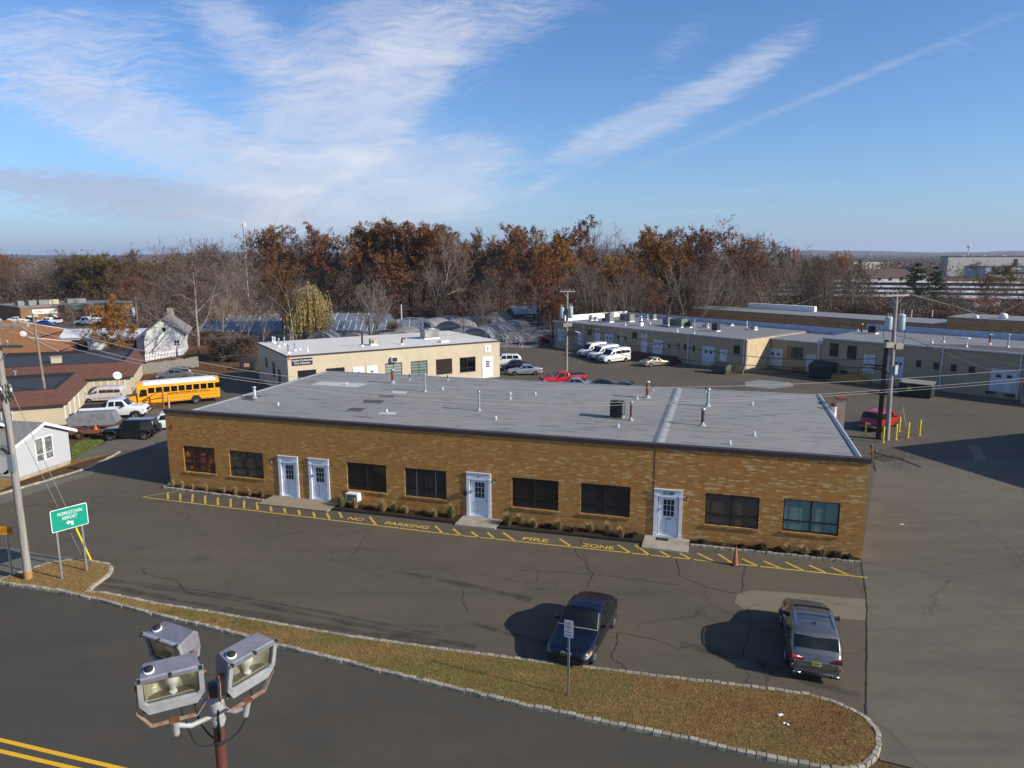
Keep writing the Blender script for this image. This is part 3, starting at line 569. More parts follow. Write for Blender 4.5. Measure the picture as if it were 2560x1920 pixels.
q = LW(.48, -.02); t = text('1', 'building_number', mat('red_number_paint', (.45, .012, .012), .5), None, (q[0] , q[1], 3.86), .42, (PI / 2, 0, TH), .012, bold=.02)
tag(t, 'red digit one mounted high on the left corner of the brick facade', 'number sign')
q = LW(12.66, 0); t = thing('window_air_conditioner', 'white air conditioner poking through the brick wall below a window', 'air conditioner', (q[0], q[1], .32), TH)
mb = MB(); mb.box(0, -.42, 0, .76, .02, .50); mb.build('casing', WHITE, t, .012); mb = MB(); mb.box(.07, -.432, .06, .69, -.42, .44); g = mb.build('grille', DARK, t)
mb = MB()
for k in range(9): mb.box(.07, -.438, .08 + k * .04, .69, -.432, .09 + k * .04)
mb.build('grille_slats', STEEL, t)
q = LW(19.80, -.02); t = thing('mailbox', 'small black mailbox on the frame left of the third white door', 'mailbox', (q[0], q[1], 1.28), TH)
mb = MB(); mb.box(0, -.14, 0, .2, 0, .22); mb.build('box', mat('dark_red_metal', (.03, .014, .012), .4), t, .01); mb = MB(); mb.ext([(-.16, .225), (0, .26), (0, .28), (-.16, .24)], 'x', -.01, .21); mb.build('lid', DARK, t)
# electric service mast on right rear corner of the parapet
q = LW(BW + .05, .25); t = thing('service_drop', 'dark cable bundle with glass insulators at the right roof corner', 'cable fitting', (q[0], q[1], BH - .1), TH)
mb = MB(); mb.tube([(0, 0, -.2), (.1, .05, .2), (.02, .1, .65)], .035); mb.tube([(-.1, .05, .3), (.25, .12, .42)], .03); mb.build('bracket', RUST, t)
mb = MB(); mb.lathe([(.05, 0), (.09, .03), (.06, .08), (.09, .11), (0, .16)], 10, o=(.02, .1, .62)); mb.lathe([(.04, 0), (.07, .03), (.04, .08), (0, .12)], 8, o=(.24, .12, .42)); mb.build('insulator', mat('insulator_glaze', (.12, .10, .09), .2), t)
mb = MB(); r = random.Random(5)
for k in range(5): mb.tube([(.05, .1, .3 - .06 * k), (.5 + .05 * k, .1 + .1 * k, .15 - .2 * (k % 2)), (1.1 + .1 * k, .25, -.05 + .1 * k), (1.5, .4, -.3 + .12 * k)], .012, 5)
mb.tube([(.2, .1, .35), (1.2, .3, .15), (2.3, .7, -.3)], .045, 6); mb.tube([(.05, 0, .1), (.3, -.05, -.5), (.15, 0, -.25)], .02, 5); mb.build('cable', BLK, t)
# wooden porches, rugs
PW = mat('porch_boards', (.30, .25, .16), .85, var=.2, sc_=2, stretch=(.6, 9, 1), dirt=.25)
for s0, s1, t0, t1, l_, mm in ((7.55, 12.1, -.05, -1.55, 'wide weathered board porch under the two left white doors', PW), (19.75, 22.05, -.05, -1.4, 'low sandy step before the third white door', CONC), (29.75, 32.0, -.05, -1.7, 'low pale step with a mat before the rightmost white door', CONC)):
    q = LW(0, 0); t = thing('porch_step', l_, 'step', (q[0], q[1], 0), TH); mb = MB(); mb.box(s0, t1, -.02, s1, t0, .085)
    if mm is PW:
        mb = MB(); mb.box(s0 + .02, t1 + .02, -.02, s1 - .02, t0, .05)
        mb.build('slab', CONC, t); mb = MB(); n = 11
        for k in range(n): y = t1 + (t0 - t1) * k / n; mb.box(s0, y, .052, s1, y + (t0 - t1) / n - .012, .09)
        mb.build('boards', PW, t)
    else: mb.build('slab', mm, t, .01)
q = LW(30.35, -.62); t = MB().box(0, 0, 0, .62, .36, .012).build('door_mat', mat('dark_mat', (.02, .02, .02), .95)); t.location = (q[0], q[1], .087); t.rotation_euler = (0, 0, TH); tag(t, 'small dark door mat on the pale step at the right door', 'door mat')
# planting bed with block edging
BED = ground_mat('bed_mulch', [(.3, (.02, .013, .009)), (.5, (.045, .027, .016)), (.7, (.09, .06, .03))], 3, 12)
for s0, s1, t1 in ((.0, 7.5, -.72), (12.15, 19.7, -1.1), (22.1, 29.7, -1.12), (32.05, 39.85, -.72)):
    t2 = -1.0 if s0 < 1 else (-1.12 if s0 < 20 else (-1.0 if s0 < 30 else -.62))
    if s0 < 1: t1, t2 = -.62, -.95
    a_, b2, c_, d_ = LW(s0, -.002), LW(s1, -.002), LW(s1, t2), LW(s0, t1)
    mb = MB(); mb.prism([a_, b2, c_, d_], .0, .075); struct(mb.build('planting_bed', BED))
    kerb('bed_edging', [d_, c_], m=GRAN if s0 < 1 or s0 > 30 else mat('black_timber_edging', (.02, .018, .017), .7), bl=.28 if s0 < 1 or s0 > 30 else 2.4, w=.14, h=.12)
    if s0 > 30: kerb('bed_edging', [LW(s0 + .2, t1 + .17), LW(s1 - .3, t2 + .2)], m=mat('black_timber_edging', (.02, .018, .017)), bl=2.2, w=.1, h=.13)
    if s0 < 1: kerb('bed_edging', [LW(s0, -.02), d_], m=GRAN, bl=.25)
def tuft(seed, h, n, sprd, mats, w=.014):
    r = random.Random(seed); mb = MB()
    for k in range(n):
        a = r.uniform(0, 2 * PI); l = sprd * r.random() ** .7; hh = h * r.uniform(.55, 1.05) * (1 - .4 * l / sprd); bx, by = math.cos(a) * l * .25, math.sin(a) * l * .25
        tx, ty = math.cos(a) * l, math.sin(a) * l; px, py = -math.sin(a) * w, math.cos(a) * w
        n0 = len(mb.v); mb.v += [(bx - px, by - py, 0), (bx + px, by + py, 0), (bx + (tx - bx) * .5 + px * .7, by + (ty - by) * .5 + py * .7, hh * .65), (bx + (tx - bx) * .5 - px * .7, by + (ty - by) * .5 - py * .7, hh * .65), (tx, ty, hh * r.uniform(.75, 1))]
        mi = r.randrange(len(mats))
        for f in ((0, 1, 2, 3), (3, 2, 4)): mb.f.append([n0 + i for i in f]); mb.m.append(mi); mb.sm.append(False)
    return mb
TU = {'straw': [mat('straw_blade', (.33, .25, .12), .9, var=.3), mat('blade_straw', (0, 0, 0))], 'green': [mat('green_blade', (.10, .13, .035), .9, var=.3), mat('blade_straw', (0, 0, 0))], 'dark': [mat('dark_leaf', (.035, .035, .02), .8, var=.4), mat('dead_leaf', (.13, .07, .035), .9, var=.4)]}
r = random.Random(12)
PLANTS = [(.55, 'straw', .45), (1.2, 'straw', .5), (2.0, 'straw', .35), (3.0, 'straw', .4), (4.3, 'straw', .35), (5.1, 'straw', .45), (6.1, 'straw', .4), (7.0, 'green', .5), (12.5, 'green', .75), (13.35, 'straw', .6), (14.2, 'dark', .3), (15.1, 'straw', .75), (15.8, 'green', .6), (16.5, 'straw', .5), (17.5, 'dark', .3), (18.3, 'straw', .5), (19.2, 'green', .85),
          (22.55, 'green', .75), (23.2, 'straw', .7), (24.0, 'straw', .55), (24.7, 'dark', .35), (25.3, 'straw', .65), (26.1, 'dark', .35), (27.0, 'straw', .6), (27.9, 'straw', .75), (28.6, 'straw', .6), (29.2, 'dark', .4), (32.6, 'dark', .35), (33.6, 'straw', .3), (34.5, 'dark', .3), (35.4, 'dark', .5), (36.2, 'dark', .35), (36.7, 'straw', .55), (37.4, 'straw', .6), (38.2, 'straw', .55), (38.7, 'dark', .5), (37.9, 'dark', .4), (39.3, 'dark', .35)]
cnt = {}
cnt = {}
def nearest(s_):
    c = min(doors, key=lambda d: abs((d[0] + d[1]) / 2 - s_)); k = doors.index(c) + 1; 
    return ('left' if s_ < c[0] else 'right'), ['leftmost', 'second', 'third', 'rightmost'][k - 1]
for i, (s_, kd, h) in enumerate(PLANTS):
    q = LW(s_, -.42 - r.uniform(0, .28) * (0 if s_ < 8 or s_ > 30 else 1)); h *= 1.3 if kd != 'dark' else 1.0; mb = tuft(i + 40, h, 230 if kd != 'dark' else 260, h * (.6 if kd != 'dark' else .9), TU[kd], .012 if kd != 'dark' else .03)
    o = mb.build('ornamental_grass' if kd != 'dark' else 'low_shrub', TU[kd], fix=False); o.location = (q[0], q[1], .07)
    sd, dn = nearest(s_); cnt[(sd, dn, kd)] = cnt.get((sd, dn, kd), 0) + 1; od = ['first', 'second', 'third', 'fourth', 'fifth', 'sixth', 'seventh', 'eighth', 'ninth', 'tenth'][cnt[(sd, dn, kd)] - 1]
    nm = {'straw': 'straw coloured ornamental grass', 'green': 'green and straw tall grass tuft', 'dark': 'dark low withered shrub'}[kd]
    tag(o, '%s from the left, %s of the %s white door' % (nm.replace(nm.split()[0], od + ' ' + nm.split()[0], 1), sd, dn), 'ornamental grass' if kd != 'dark' else 'shrub', 'plants in the bed along the brick wall')
# ------------------------------------------------------------------ things on the brick building's roof
def rz_pt(u, v): return G(u, v, RZ_ + .012)
cap = [(.0, .0)]
def roof_pipe(u, v, vt, rad, m1, label, capk=0, name='vent_pipe', base=True, z=None, bend=0, m2=None):
    p = G(u, v, RZ_ + .012) if z is None else G(u, v, z); h = max(.12, ZT(p, vt) - p.z); t = thing(name, label, 'vent pipe', p)
    mb = MB(); mb.cyl((0, 0, .0), (bend, 0, h - (.08 if capk else 0)), rad, n=10); mb.build('pipe', m1, t)
    if base: mb = MB(); mb.lathe([(rad * 2.6, .002), (rad * 2.2, .03), (rad * 1.25, .12), (rad * 1.03, .22)], 12); mb.build('flashing', m2 or COPE, t)
    if capk: mb = MB(); mb.lathe([(rad * 1.02, h - .1), (rad * 1.6, h - .08), (rad * 1.6, h + .02), (rad * 1.1, h + .06), (0, h + .08)], 12, o=(bend, 0, 0)); mb.build('rain_cap', m2 or STEEL, t)
    return t
PALE = mat('pale_pipe', (.55, .56, .58), .5, dirt=.2); TEAL = mat('teal_pipe', (.22, .36, .38), .5, dirt=.2, sc_=3)
for a in [(1618, 995, 954, .11, RUST, 'rusty brown flue with pale cap standing behind a plank on the roof', 1), (1577, 1051, 1005, .075, mat('rust_red_pipe', (.14, .045, .03), .7, var=.3), 'slim rusty red flue right of the black condenser', 1), (1632, 977, 961, .04, BLK, 'thin black pipe just right of the capped rusty flue', 0),
          (1769, 1016, 972.5, .10, TEAL, 'pale teal flue with a wide cap, right of the roof ridge', 1), (1764, 981, 966, .045, BLK, 'short black pipe directly behind the teal flue', 0), (1756, 1064, 1022, .09, mat('dark_rust_pipe', (.10, .035, .022), .7, var=.4), 'dark rusty flue with silver cap in front of the teal flue', 1),
          (637, 995, 968, .09, PALE, 'white bent pipe near the left edge of the grey roof', 1), (982, 958, 924, .11, RUST, 'brown flue with pale cap at the far edge of the grey roof', 1), (1062.7, 979, 936, .07, STEEL, 'tall grey vent pipe left of the middle of the roof', 1), (1197.5, 1027, 979, .07, STEEL, 'tall grey vent pipe nearest the middle of the roof', 1),
          (1024, 950, 935, .045, BLK, 'thin black pipe between brown flue and tall grey pipe', 0), (1119, 952, 938, .045, BLK, 'thin black pipe at the far roof edge, right of the tall pipes', 0)]:
    roof_pipe(*a[:6], capk=a[6])
stub_l = ['by the dark left patch', 'in front of the dark brown patches', 'on the pale rectangular patch', 'nearest the front edge left of the condenser', 'left of the two behind the tall grey pipe', 'right behind the tall grey pipe', 'near the rear edge, left of the plank', 'left part of the rear row', 'beside the plank', 'in front of the condenser', 'far right behind the rusty flue', 'right front, farther from the edge', 'right front, closest to the edge']
for (u, v, vt), l_ in zip([(695.6, 1013.5, 1006), (967, 1031, 1023), (867, 963, 956), (1239.6, 1049, 1040), (1106.6, 975, 968), (1276, 987, 980), (1338.6, 987, 980), (1276, 999, 992), (1593, 998, 992), (1545.6, 1068, 1059), (1881, 1013, 1004), (1886, 1090, 1079), (1825, 1111, 1101)], stub_l):
    p = rz_pt(u, v); t = thing('vent_stub', 'short white plastic vent stub, ' + l_, 'vent pipe', p, group='short white vent stubs on the grey roof'); h = ZT(p, vt) - p.z
    mb = MB(); mb.cyl((0, 0, .03), (0, 0, h), .055, n=10); mb.build('pipe', WHITE, t); mb = MB(); mb.lathe([(.14, .002), (.12, .02), (.065, .05)], 10); mb.build('flashing', COPE, t)
p = rz_pt(1541, 1044); t = thing('condenser_unit', 'square black air conditioning condenser on a pale base on the roof', 'condenser', p, TH)
mb = MB(); mb.box(-.42, -.36, 0, .46, .42, .09); mb.build('base', CONC, t)
mb = MB(); mb.box(-.36, -.34, .09, .36, .34, 1.0); mb.build('coil', BLK, t, .03)
mb = MB()
for k in range(22): mb.box(-.366, -.35, .14 + k * .038, .366, -.342, .15 + k * .038)
for x in (-.37, .33): mb.box(x, -.36, .09, x + .04, -.34, .98); 
mb.build('louvre', mat('louvre_metal', (.045, .047, .045), .5), t)
mb = MB(); mb.box(-.38, -.37, 1.0, .38, .37, 1.04); mb.lathe([(.28, 1.04), (.28, 1.08), (.25, 1.09), (0, 1.09)], 16); mb.build('fan_guard', DARK, t); mb = MB(); mb.tube([(.38, .1, .2), (.5, .1, .25), (.5, .1, .8), (.42, .1, 1.1)], .035); mb.build('pipe', DARK, t)
a_, b2 = rz_pt(1567, 990.6), rz_pt(1656, 994.7); o = MB().box(0, -.07, 0, (b2 - a_).length, .07, .05).build('plank', mat('pale_plank', (.42, .42, .38), .8), None); o.location = a_; o.rotation_euler = (0, 0, math.atan2(b2.y - a_.y, b2.x - a_.x)); tag(o, 'long pale plank lying on the roof behind the rusty flue', 'plank')
# patches are part of the roof
def rpatch(L, m, z=.004):
    Q = [bb_inv @ G(u, v, RZ_ + .012 + z) for u, v in L]; mb = MB(); mb.add(Q, [tuple(range(len(Q)))]); mb.build('roof_patch', m, bb, fix=False)
bb_inv = (Matrix.Translation((OL.x, OL.y, 0)) @ Matrix.Rotation(TH, 4, 'Z')).inverted()
K = lambda L: [(600 + x / 3.16, 780 + y / 3.16) for x, y in L]
DP = mat('dark_roof_patch', (.075, .07, .07), .85, var=.35, sc_=2.5, stretch=(1, 4, 1)); LPm = mat('light_roof_patch', (.48, .48, .46), .8, var=.12)
for L_, m_ in (([(980, 692), (1148, 698), (1110, 722), (972, 716)], DP), ([(880, 756), (998, 760), (945, 788), (832, 778)], DP), ([(645, 548), (1012, 567), (925, 596), (555, 573)], LPm), ([(1100, 656), (1215, 661), (1215, 680), (1088, 673)], DP), ([(5, 690), (45, 655), (172, 664), (95, 702)], DP), ([(1205, 622), (1325, 628), (1310, 645), (1195, 640)], LPm), ([(1110, 790), (1240, 790), (1225, 812), (1090, 806)], LPm)): rpatch(K(L_), m_)
# ------------------------------------------------------------------ traffic cone
p = G(1838, 1413); t = thing('traffic_cone', 'faded orange traffic cone on the yellow fire lane line', 'traffic cone', p)
ORG = mat('faded_orange_plastic', (.32, .09, .03), .6, var=.25, sc_=4, dirt=.3); mb = MB(); mb.box(-.19, -.19, 0, .19, .19, .035); mb.build('base', mat('cone_base', (.05, .03, .025), .8), t, .02); mb = MB(); mb.lathe([(.15, .035), (.135, .06), (.03, .90), (.015, .92), (0, .92)], 16); mb.build('cone_body', ORG, t)
# ------------------------------------------------------------------ other buildings
def FC(ox, oy, ang):                                   # sight line -> (s, z) on a facade plane through (ox, oy)
    n = Vector((-math.sin(ang), math.cos(ang))); a = Vector((math.cos(ang), math.sin(ang)))
    def f(u, v, t=0.):
        d = ray(u, v); k = (n.x * ox + n.y * oy + t) / (d.x * n.x + d.y * n.y)
        return (d.x * k - ox) * a.x + (d.y * k - oy) * a.y, CAMH + d.z * k
    return f
def RC(f, L, ox, oy, sc_=1.):                          # rectangles read from a zoomed view: (x0,y0,x1,y1) top-left, bottom-right
    R = []
    for x0, y0, x1, y1 in L:
        s0, z1 = f(ox + x0 / sc_, oy + y0 / sc_); s1, z0 = f(ox + x1 / sc_, oy + y1 / sc_); R.append((min(s0, s1), max(s0, s1), min(z0, z1), max(z0, z1)))
    return R
STUC = mat('beige_stucco', (.53, .45, .32), .9, var=.06, sc_=1.2, dirt=.12, bmp=.006)
TANW = mat('tan_painted_block', (.36, .285, .195), .9, var=.08, sc_=1., dirt=.15); WGUT = mat('white_gutter', (.55, .56, .57), .5, dirt=.15)
ROOFW = roof_mat('white_roof_coating', (.64, .62, .57), .22, 0, .6); ROOFG = roof_mat('pale_grey_roof', (.215, .215, .22), .5, 0, .5)
ROLL = mat('roll_door_white', (.50, .54, .60), .55, dirt=.15); SIGNW = mat('sign_panel', (.66, .66, .64), .6)
def window_part(root, r, m=GLASSD, fm=FRM, y=0., name='window', mull=(1,), sill=True, w=.06):
    a, b_, c, d = r; mb = MB()
    mb.box(a, y - .03, c, b_, y + .05, c + w); mb.box(a, y - .03, d - w, b_, y + .05, d); mb.box(a, y - .03, c + w, a + w, y + .05, d - w); mb.box(b_ - w, y - .03, c + w, b_, y + .05, d - w)
    if 1 in mull: mb.box((a + b_) / 2 - w / 2, y - .025, c + w, (a + b_) / 2 + w / 2, y + .05, d - w)
    if 2 in mull: mb.box(a + w, y - .02, c + (d - c) * .3, b_ - w, y + .04, c + (d - c) * .3 + w * .8)
    f = mb.build(name, fm, root); mb = MB(); mb.box(a + w * .9, y - .008, c + w * .9, b_ - w * .9, y + .02, d - w * .9); mb.build('pane', m, f)
    if sill: mb = MB(); mb.box(a - .06, y - .09, c - .07, b_ + .06, y + .02, c - .004); mb.build('sill', CONC, f)
    return f
def roll_door(root, r, m=ROLL, lites=True, y=0.):
    a, b_, c, d = r; mb = MB(); n = max(4, int((d - c) / .5)); h = (d - c) / n
    for k in range(n): mb.box(a, y - .02, c + k * h + .012, b_, y + .02, c + (k + 1) * h - .012)
    mb.box(a + .01, y - .008, c, b_ - .01, y + .015, d); f = mb.build('roll_up_door', m, root)
    mb = MB(); w = .09; mb.box(a - w, y - .035, c, a, y + .03, d + w); mb.box(b_, y - .035, c, b_ + w, y + .03, d + w); mb.box(a, y - .035, d, b_, y + .03, d + w); mb.build('door_frame', TANW, f)
    if lites:
        for q in (.22, .62): z = c + (d - c) * .62; g = MB(); g.box(a + (b_ - a) * q, y - .035, z, a + (b_ - a) * (q + .18), y - .02, z + h * .5); g.build('door_window', GLASSD, f)
def man_door(root, r, m=ROLL, y=0.):
    a, b_, c, d = r; f = MB().box(a, y - .03, c, b_, y + .02, d).build('door', m, root); mb = MB(); w = .06
    mb.box(a - w, y - .045, c, a, y + .02, d + w); mb.box(b_, y - .045, c, b_ + w, y + .02, d + w); mb.box(a, y - .045, d, b_, y + .02, d + w); mb.build('door_frame', WHITE, f)
    mb = MB(); mb.box(b_ - .14, y - .08, c + .95, b_ - .08, y - .03, c + 1.03); mb.build('handle', STEEL, f); return f
# --- the beige building behind
BO = G(718, 891, 4.34); BE = G(1249, 852, 4.34); BA = math.atan2(BE.y - BO.y, BE.x - BO.x); BL_ = (BE - BO).length; BH2 = 4.34; BD2 = 13.6
t2 = thing('commercial_building', 'beige stucco building with white flat roof, blue dry cleaners sign and number two', 'building', (BO.x, BO.y, 0), BA)
f2 = FC(BO.x, BO.y, BA)
w2 = RC(f2, [(453, 465, 607, 560), (677, 448, 830, 530), (1145, 408, 1283, 515), (1348, 392, 1483, 500), (1547, 376, 1677, 485), (1735, 362, 1862, 468)], 600, 780, 3.16)
w2 = [(a, b_, max(c, 1.1 if i < 4 else c), d) for i, (a, b_, c, d) in enumerate(w2)]
mb = MB(); wallpanel(mb, 0, BL_, 0, BH2, w2, 0, .14)
mb.quad((0, 0, 0), (0, 0, BH2), (0, BD2, BH2), (0, BD2, 0)); mb.quad((BL_, 0, 0), (BL_, BD2, 0), (BL_, BD2, BH2), (BL_, 0, BH2)); mb.quad((0, BD2, 0), (0, BD2, BH2), (BL_, BD2, BH2), (BL_, BD2, 0))
mb.build('wall', STUC, t2, fix=False)
mb = MB(); mb.box(-.02, -.02, BH2 - .05, BL_ + .02, BD2, BH2 + .03); mb.build('roof', ROOFW, t2)
mb = MB(); mb.box(-.07, -.07, BH2 - .1, BL_ + .07, -.022, BH2 + .06); mb.box(-.07, -.02, BH2 - .1, -.022, BD2, BH2 + .06); mb.build('roof_edge', FASC, t2)
pm = [GLASSD, GLASSD, mat_blind('pale_blinds', (.30, .34, .32), (.16, .19, .18), .3), mat_blind('green_blinds', (.20, .27, .23), (.10, .14, .12), .3), mat_blind('maroon_blinds', (.045, .03, .03), (.022, .014, .014), .25), mat_blind('maroon_blinds', (0, 0, 0), (0, 0, 0))]
for i, r_ in enumerate(w2): window_part(t2, (r_[0], r_[1], r_[2], r_[3]), pm[i], y=.07, mull=(1, 2) if i > 1 else (1,))
for r_ in RC(f2, [(905, 462, 965, 560), (1015, 452, 1072, 560), (1925, 378, 1985, 508)], 600, 780, 3.16):
    a, b_, c, d = r_; c = max(c, .1) if c < 1 else .1
    dd = man_door(t2, (a, b_, .1, d), WHITE); mb = MB(); mb.box(a - .22, -.06, .08, a - .061, .0, d + .35); mb.box(b_ + .061, -.06, .08, b_ + .22, 0, d + .35); mb.box(a - .061, -.06, d + .061, b_ + .061, 0, d + .35); mb.build('door_surround', WHITE, dd)
    g = MB(); w = b_ - a
    for p in range(3):
        for q in range(3): x = a + w * .28 + p * w * .17; z = .1 + (d - .1) * .58 + q * .27; g.box(x, -.04, z, x + w * .13, -.03, z + .21)
    g.build('door_glass', GLASSD, dd)
(r_,) = RC(f2, [(408, 370, 573, 412)], 600, 780, 3.16); a, b_, c, d = r_
sg = MB().box(a, -.07, c, b_, 0, d).build('shop_sign', mat('navy_sign_paint', (.012, .022, .12), .4), t2)
YL = mat('cream_lettering', (.62, .55, .30), .6)
h_ = (d - c)
text('Golden Professional', 'sign_lettering', YL, sg, ((a + b_) / 2, -.078, c + h_ * .70), h_ * .34, ext=.004, sx=1.05, bold=.006); text('Dry Cleaners', 'sign_lettering', YL, sg, ((a + b_) / 2, -.078, c + h_ * .30), h_ * .40, ext=.004, sx=1.05, bold=.006)
s_, z_ = f2(600 + 387 / 3.16, 780 + 360 / 3.16); text('2', 'building_number', mat('red_orange_number', (.55, .06, .02), .5), t2, (s_, -.03, z_), .66, ext=.01, bold=.02)
(r_,) = RC(f2, [(1930, 264, 1980, 315)], 600, 780, 3.16); a, b_, c, d = r_; sg = MB().box(a, -.05, c, b_, 0, d).build('notice_board', SIGNW, t2)
mb = MB(); mb.lathe([(0, 0), (.13, 0), (.13, .012), (0, .012)], 16); o = mb.build('emblem', mat('grey_emblem', (.3, .32, .36), .6), sg); o.location = ((a + b_) / 2, -.052, (c + d) / 2 + .05); o.rotation_euler = (PI / 2, 0, 0); MB().box(a + .15, -.056, c + .12, b_ - .15, -.05, c + .17).build('emblem_bar', TXG, sg)
(r_,) = RC(f2, [(1187, 355, 1237, 390)], 600, 780, 3.16); a, b_, c, d = r_; q = (BO.x + a * math.cos(BA), BO.y + a * math.sin(BA)); t = thing('wall_air_conditioner', 'small beige air conditioner high on the beige building wall', 'air conditioner', (q[0], q[1], c), BA)
mb = MB(); mb.box(0, -.4, 0, b_ - a, .02, d - c); mb.build('casing', SIGNW, t, .01); mb = MB(); mb.box(.06, -.41, .05, b_ - a - .06, -.4, d - c - .05); mb.build('grille', DARK, t)
mb = MB()
for k in range(2): # left side wall doors and meter
    pass
sidew = lambda y0, y1, z0, z1, nm, m_: MB().box(-.05, y0, z0, 0, y1, z1).build(nm, m_, t2)
sidew(8.9, 9.9, 2.0, 3.1, 'window', GLASSD); sidew(5.6, 6.5, 1.4, 3.0, 'window', GLASSD); sidew(3.2, 4.1, .1, 2.5, 'door', FRM); sidew(1.6, 2.0, 1.0, 2.0, 'meter_box', STEEL)
for (u, v, vt, rad, m_, l_) in [(682, 857, 842, .09, PALE, 'pale vent pipe, leftmost of the cluster on the white roof'), (687, 858, 843, .09, PALE, 'pale vent pipe second in the cluster on the white roof'), (697, 867, 846, .10, STEEL, 'grey vent pipe in the middle of the cluster on the white roof'), (711, 863, 843, .08, STEEL, 'brownish grey pipe right in the cluster on the white roof'),
                                (722, 884, 862, .11, STEEL, 'thick grey pipe at the front left corner of the white roof'), (738, 877, 858, .09, STEEL, 'grey pipe behind the front left corner pipe on the white roof'), (769, 879, 866, .05, WHITE, 'thin white stub pipe near the front of the white roof'), (750, 875, 869, .06, WHITE, 'short white gooseneck between pipes on the white roof'), (906, 866, 833, .10, mat('black_red_flue', (.03, .012, .01), .6), 'tall black flue near the middle of the white roof')]:
    p = G(u, v, BH2 + .03); h = max(.2, ZT(p, vt) - p.z); t = thing('vent_pipe', l_, 'vent pipe', p); mb = MB(); mb.cyl((0, 0, 0), (0, 0, h), rad, n=10); mb.build('pipe', m_, t)
    mb = MB(); mb.lathe([(rad * 2.2, .002), (rad * 2, .04), (rad * 1.1, .2)], 10); mb.build('flashing', WHITE, t)
    if rad > .07: mb = MB(); mb.lathe([(rad, h - .1), (rad * 1.5, h - .05), (rad * 1.5, h), (0, h + .06)], 10); mb.build('rain_cap', m_, t)
def rooftop_unit(name, label, cat, p, w, d, h, rz, m1, m2, base=.15, top=True):
    t = thing(name, label, cat, p, rz); mb = MB(); mb.box(-w / 2 - .05, -d / 2 - .05, 0, w / 2 + .05, d / 2 + .05, base); mb.build('curb', WHITE, t)
    mb = MB(); mb.box(-w / 2, -d / 2, base, w / 2, d / 2, h); mb.build('cabinet', m1, t, .02)
    mb = MB(); n = 5
    for k in range(n): z = base + .15 + (h - base - .3) * k / n; mb.box(-w / 2 + .1, -d / 2 - .02, z, -.05, -d / 2 - .002, z + .05); mb.box(-w / 2 - .02, -d / 2 + .1, z, -w / 2 - .002, d / 2 - .1, z + .05)
    mb.build('louvre', m2, t)
    if top: mb = MB(); mb.lathe([(min(w, d) * .35, 0), (min(w, d) * .35, .06), (min(w, d) * .3, .08), (0, .08)], 14, o=(w * .12, 0, h)); mb.build('fan', m2, t)
    return t
GUN = mat('grey_unit_paint', (.20, .20, .19), .6, dirt=.3); GRU = mat('green_unit_paint', (.13, .17, .12), .6, dirt=.2); TANU = mat('tan_unit_paint', (.42, .38, .28), .6, dirt=.2)
rooftop_unit('rooftop_unit', 'large grey rooftop unit near the far edge of the white roof', 'rooftop unit', G(1074, 846, BH2 + .03), 1.9, 1.3, 1.15, BA, GUN, mat('pale_louvre', (.5, .5, .48), .6))
rooftop_unit('rooftop_unit', 'small tan condenser beside the tall black flue on the white roof', 'rooftop unit', G(933, 863, BH2 + .03), .75, .6, .75, BA, TANU, DARK, top=False)
p = G(1005, 861, BH2 + .03); t = thing('gooseneck_vent', 'dark red gooseneck vent on the white roof', 'vent pipe', p, BA); MAR = mat('maroon_pipe', (.12, .02, .02), .6)
mb = MB(); mb.tube([(0, 0, .1), (0, 0, .5), (.05, 0, .66), (.18, 0, .74), (.3, 0, .68), (.34, 0, .55)], .1, 10); mb.build('pipe', MAR, t); mb = MB(); mb.box(-.16, -.16, 0, .16, .16, .12); mb.build('curb', WHITE, t)
p = G(1110, 855, BH2 + .03); t = thing('roof_hatch', 'low white hatch near the right front of the white roof', 'roof hatch', p, BA); MB().box(-.5, -.3, 0, .5, .3, .16).build('curb', WHITE, t); MB().box(-.55, -.35, .162, .55, .35, .22).build('lid', SIGNW, t)
# --- long tan building with white parapets on the right
W0 = G(1385, 864); WE = G(1863, 929); WA = math.atan2(WE.y - W0.y, WE.x - W0.x); WL_ = (WE - W0).length
ind = thing('warehouse_building', 'long tan industrial building with white gutters, roll-up doors and grey flat roof', 'building', (W0.x, W0.y, 0), WA)
iw = (Matrix.Translation((W0.x, W0.y, 0)) @ Matrix.Rotation(WA, 4, 'Z')).inverted()
f3 = FC(W0.x, W0.y, WA)
h1a, h1b = f3(1379, 799)[1], f3(1864.5, 854.5)[1]; H1 = (h1a + h1b) / 2 + .05
s3a = iw @ G(2050, 941.5); s3b = iw @ G(2540, 1000); A3 = math.atan2(s3b.y - s3a.y, s3b.x - s3a.x)
s2b = iw @ G(2031, 932); T2 = s2b.y; T3 = s3a.y
print('IND', WL_, h1a, h1b, s3a, s3b, s2b, math.degrees(A3))
DEP = 15.5
def block(parent, x0, x1, y0, y1, z, wm, rm, nm='wall', rn='roof', gut=True):
    mb = MB(); mb.box(x0, y0, -.2, x1, y1, z - .06); mb.build(nm, wm, parent); mb = MB(); mb.box(x0 - .05, y0 - .05, z - .058, x1 + .05, y1 + .05, z + .03); mb.build(rn, rm, parent)
    if gut: mb = MB(); mb.box(x0 - .12, y0 - .2, z - .12, x1 + .12, y0 - .052, z + .06); mb.build('gutter', WGUT, parent)
S7 = (iw @ G(1459, 800, H1)).x
block(ind, 0, S7 - .06, 0, DEP * .8, H1 - .02, TANW, ROOFG)
block(ind, S7, WL_, 0.002, DEP, H1 + .06, TANW, ROOFG)
PAR = mat('parapet_pale_blue', (.42, .46, .53), .6, dirt=.1); PARW = mat('parapet_white', (.78, .78, .76), .6, dirt=.05)
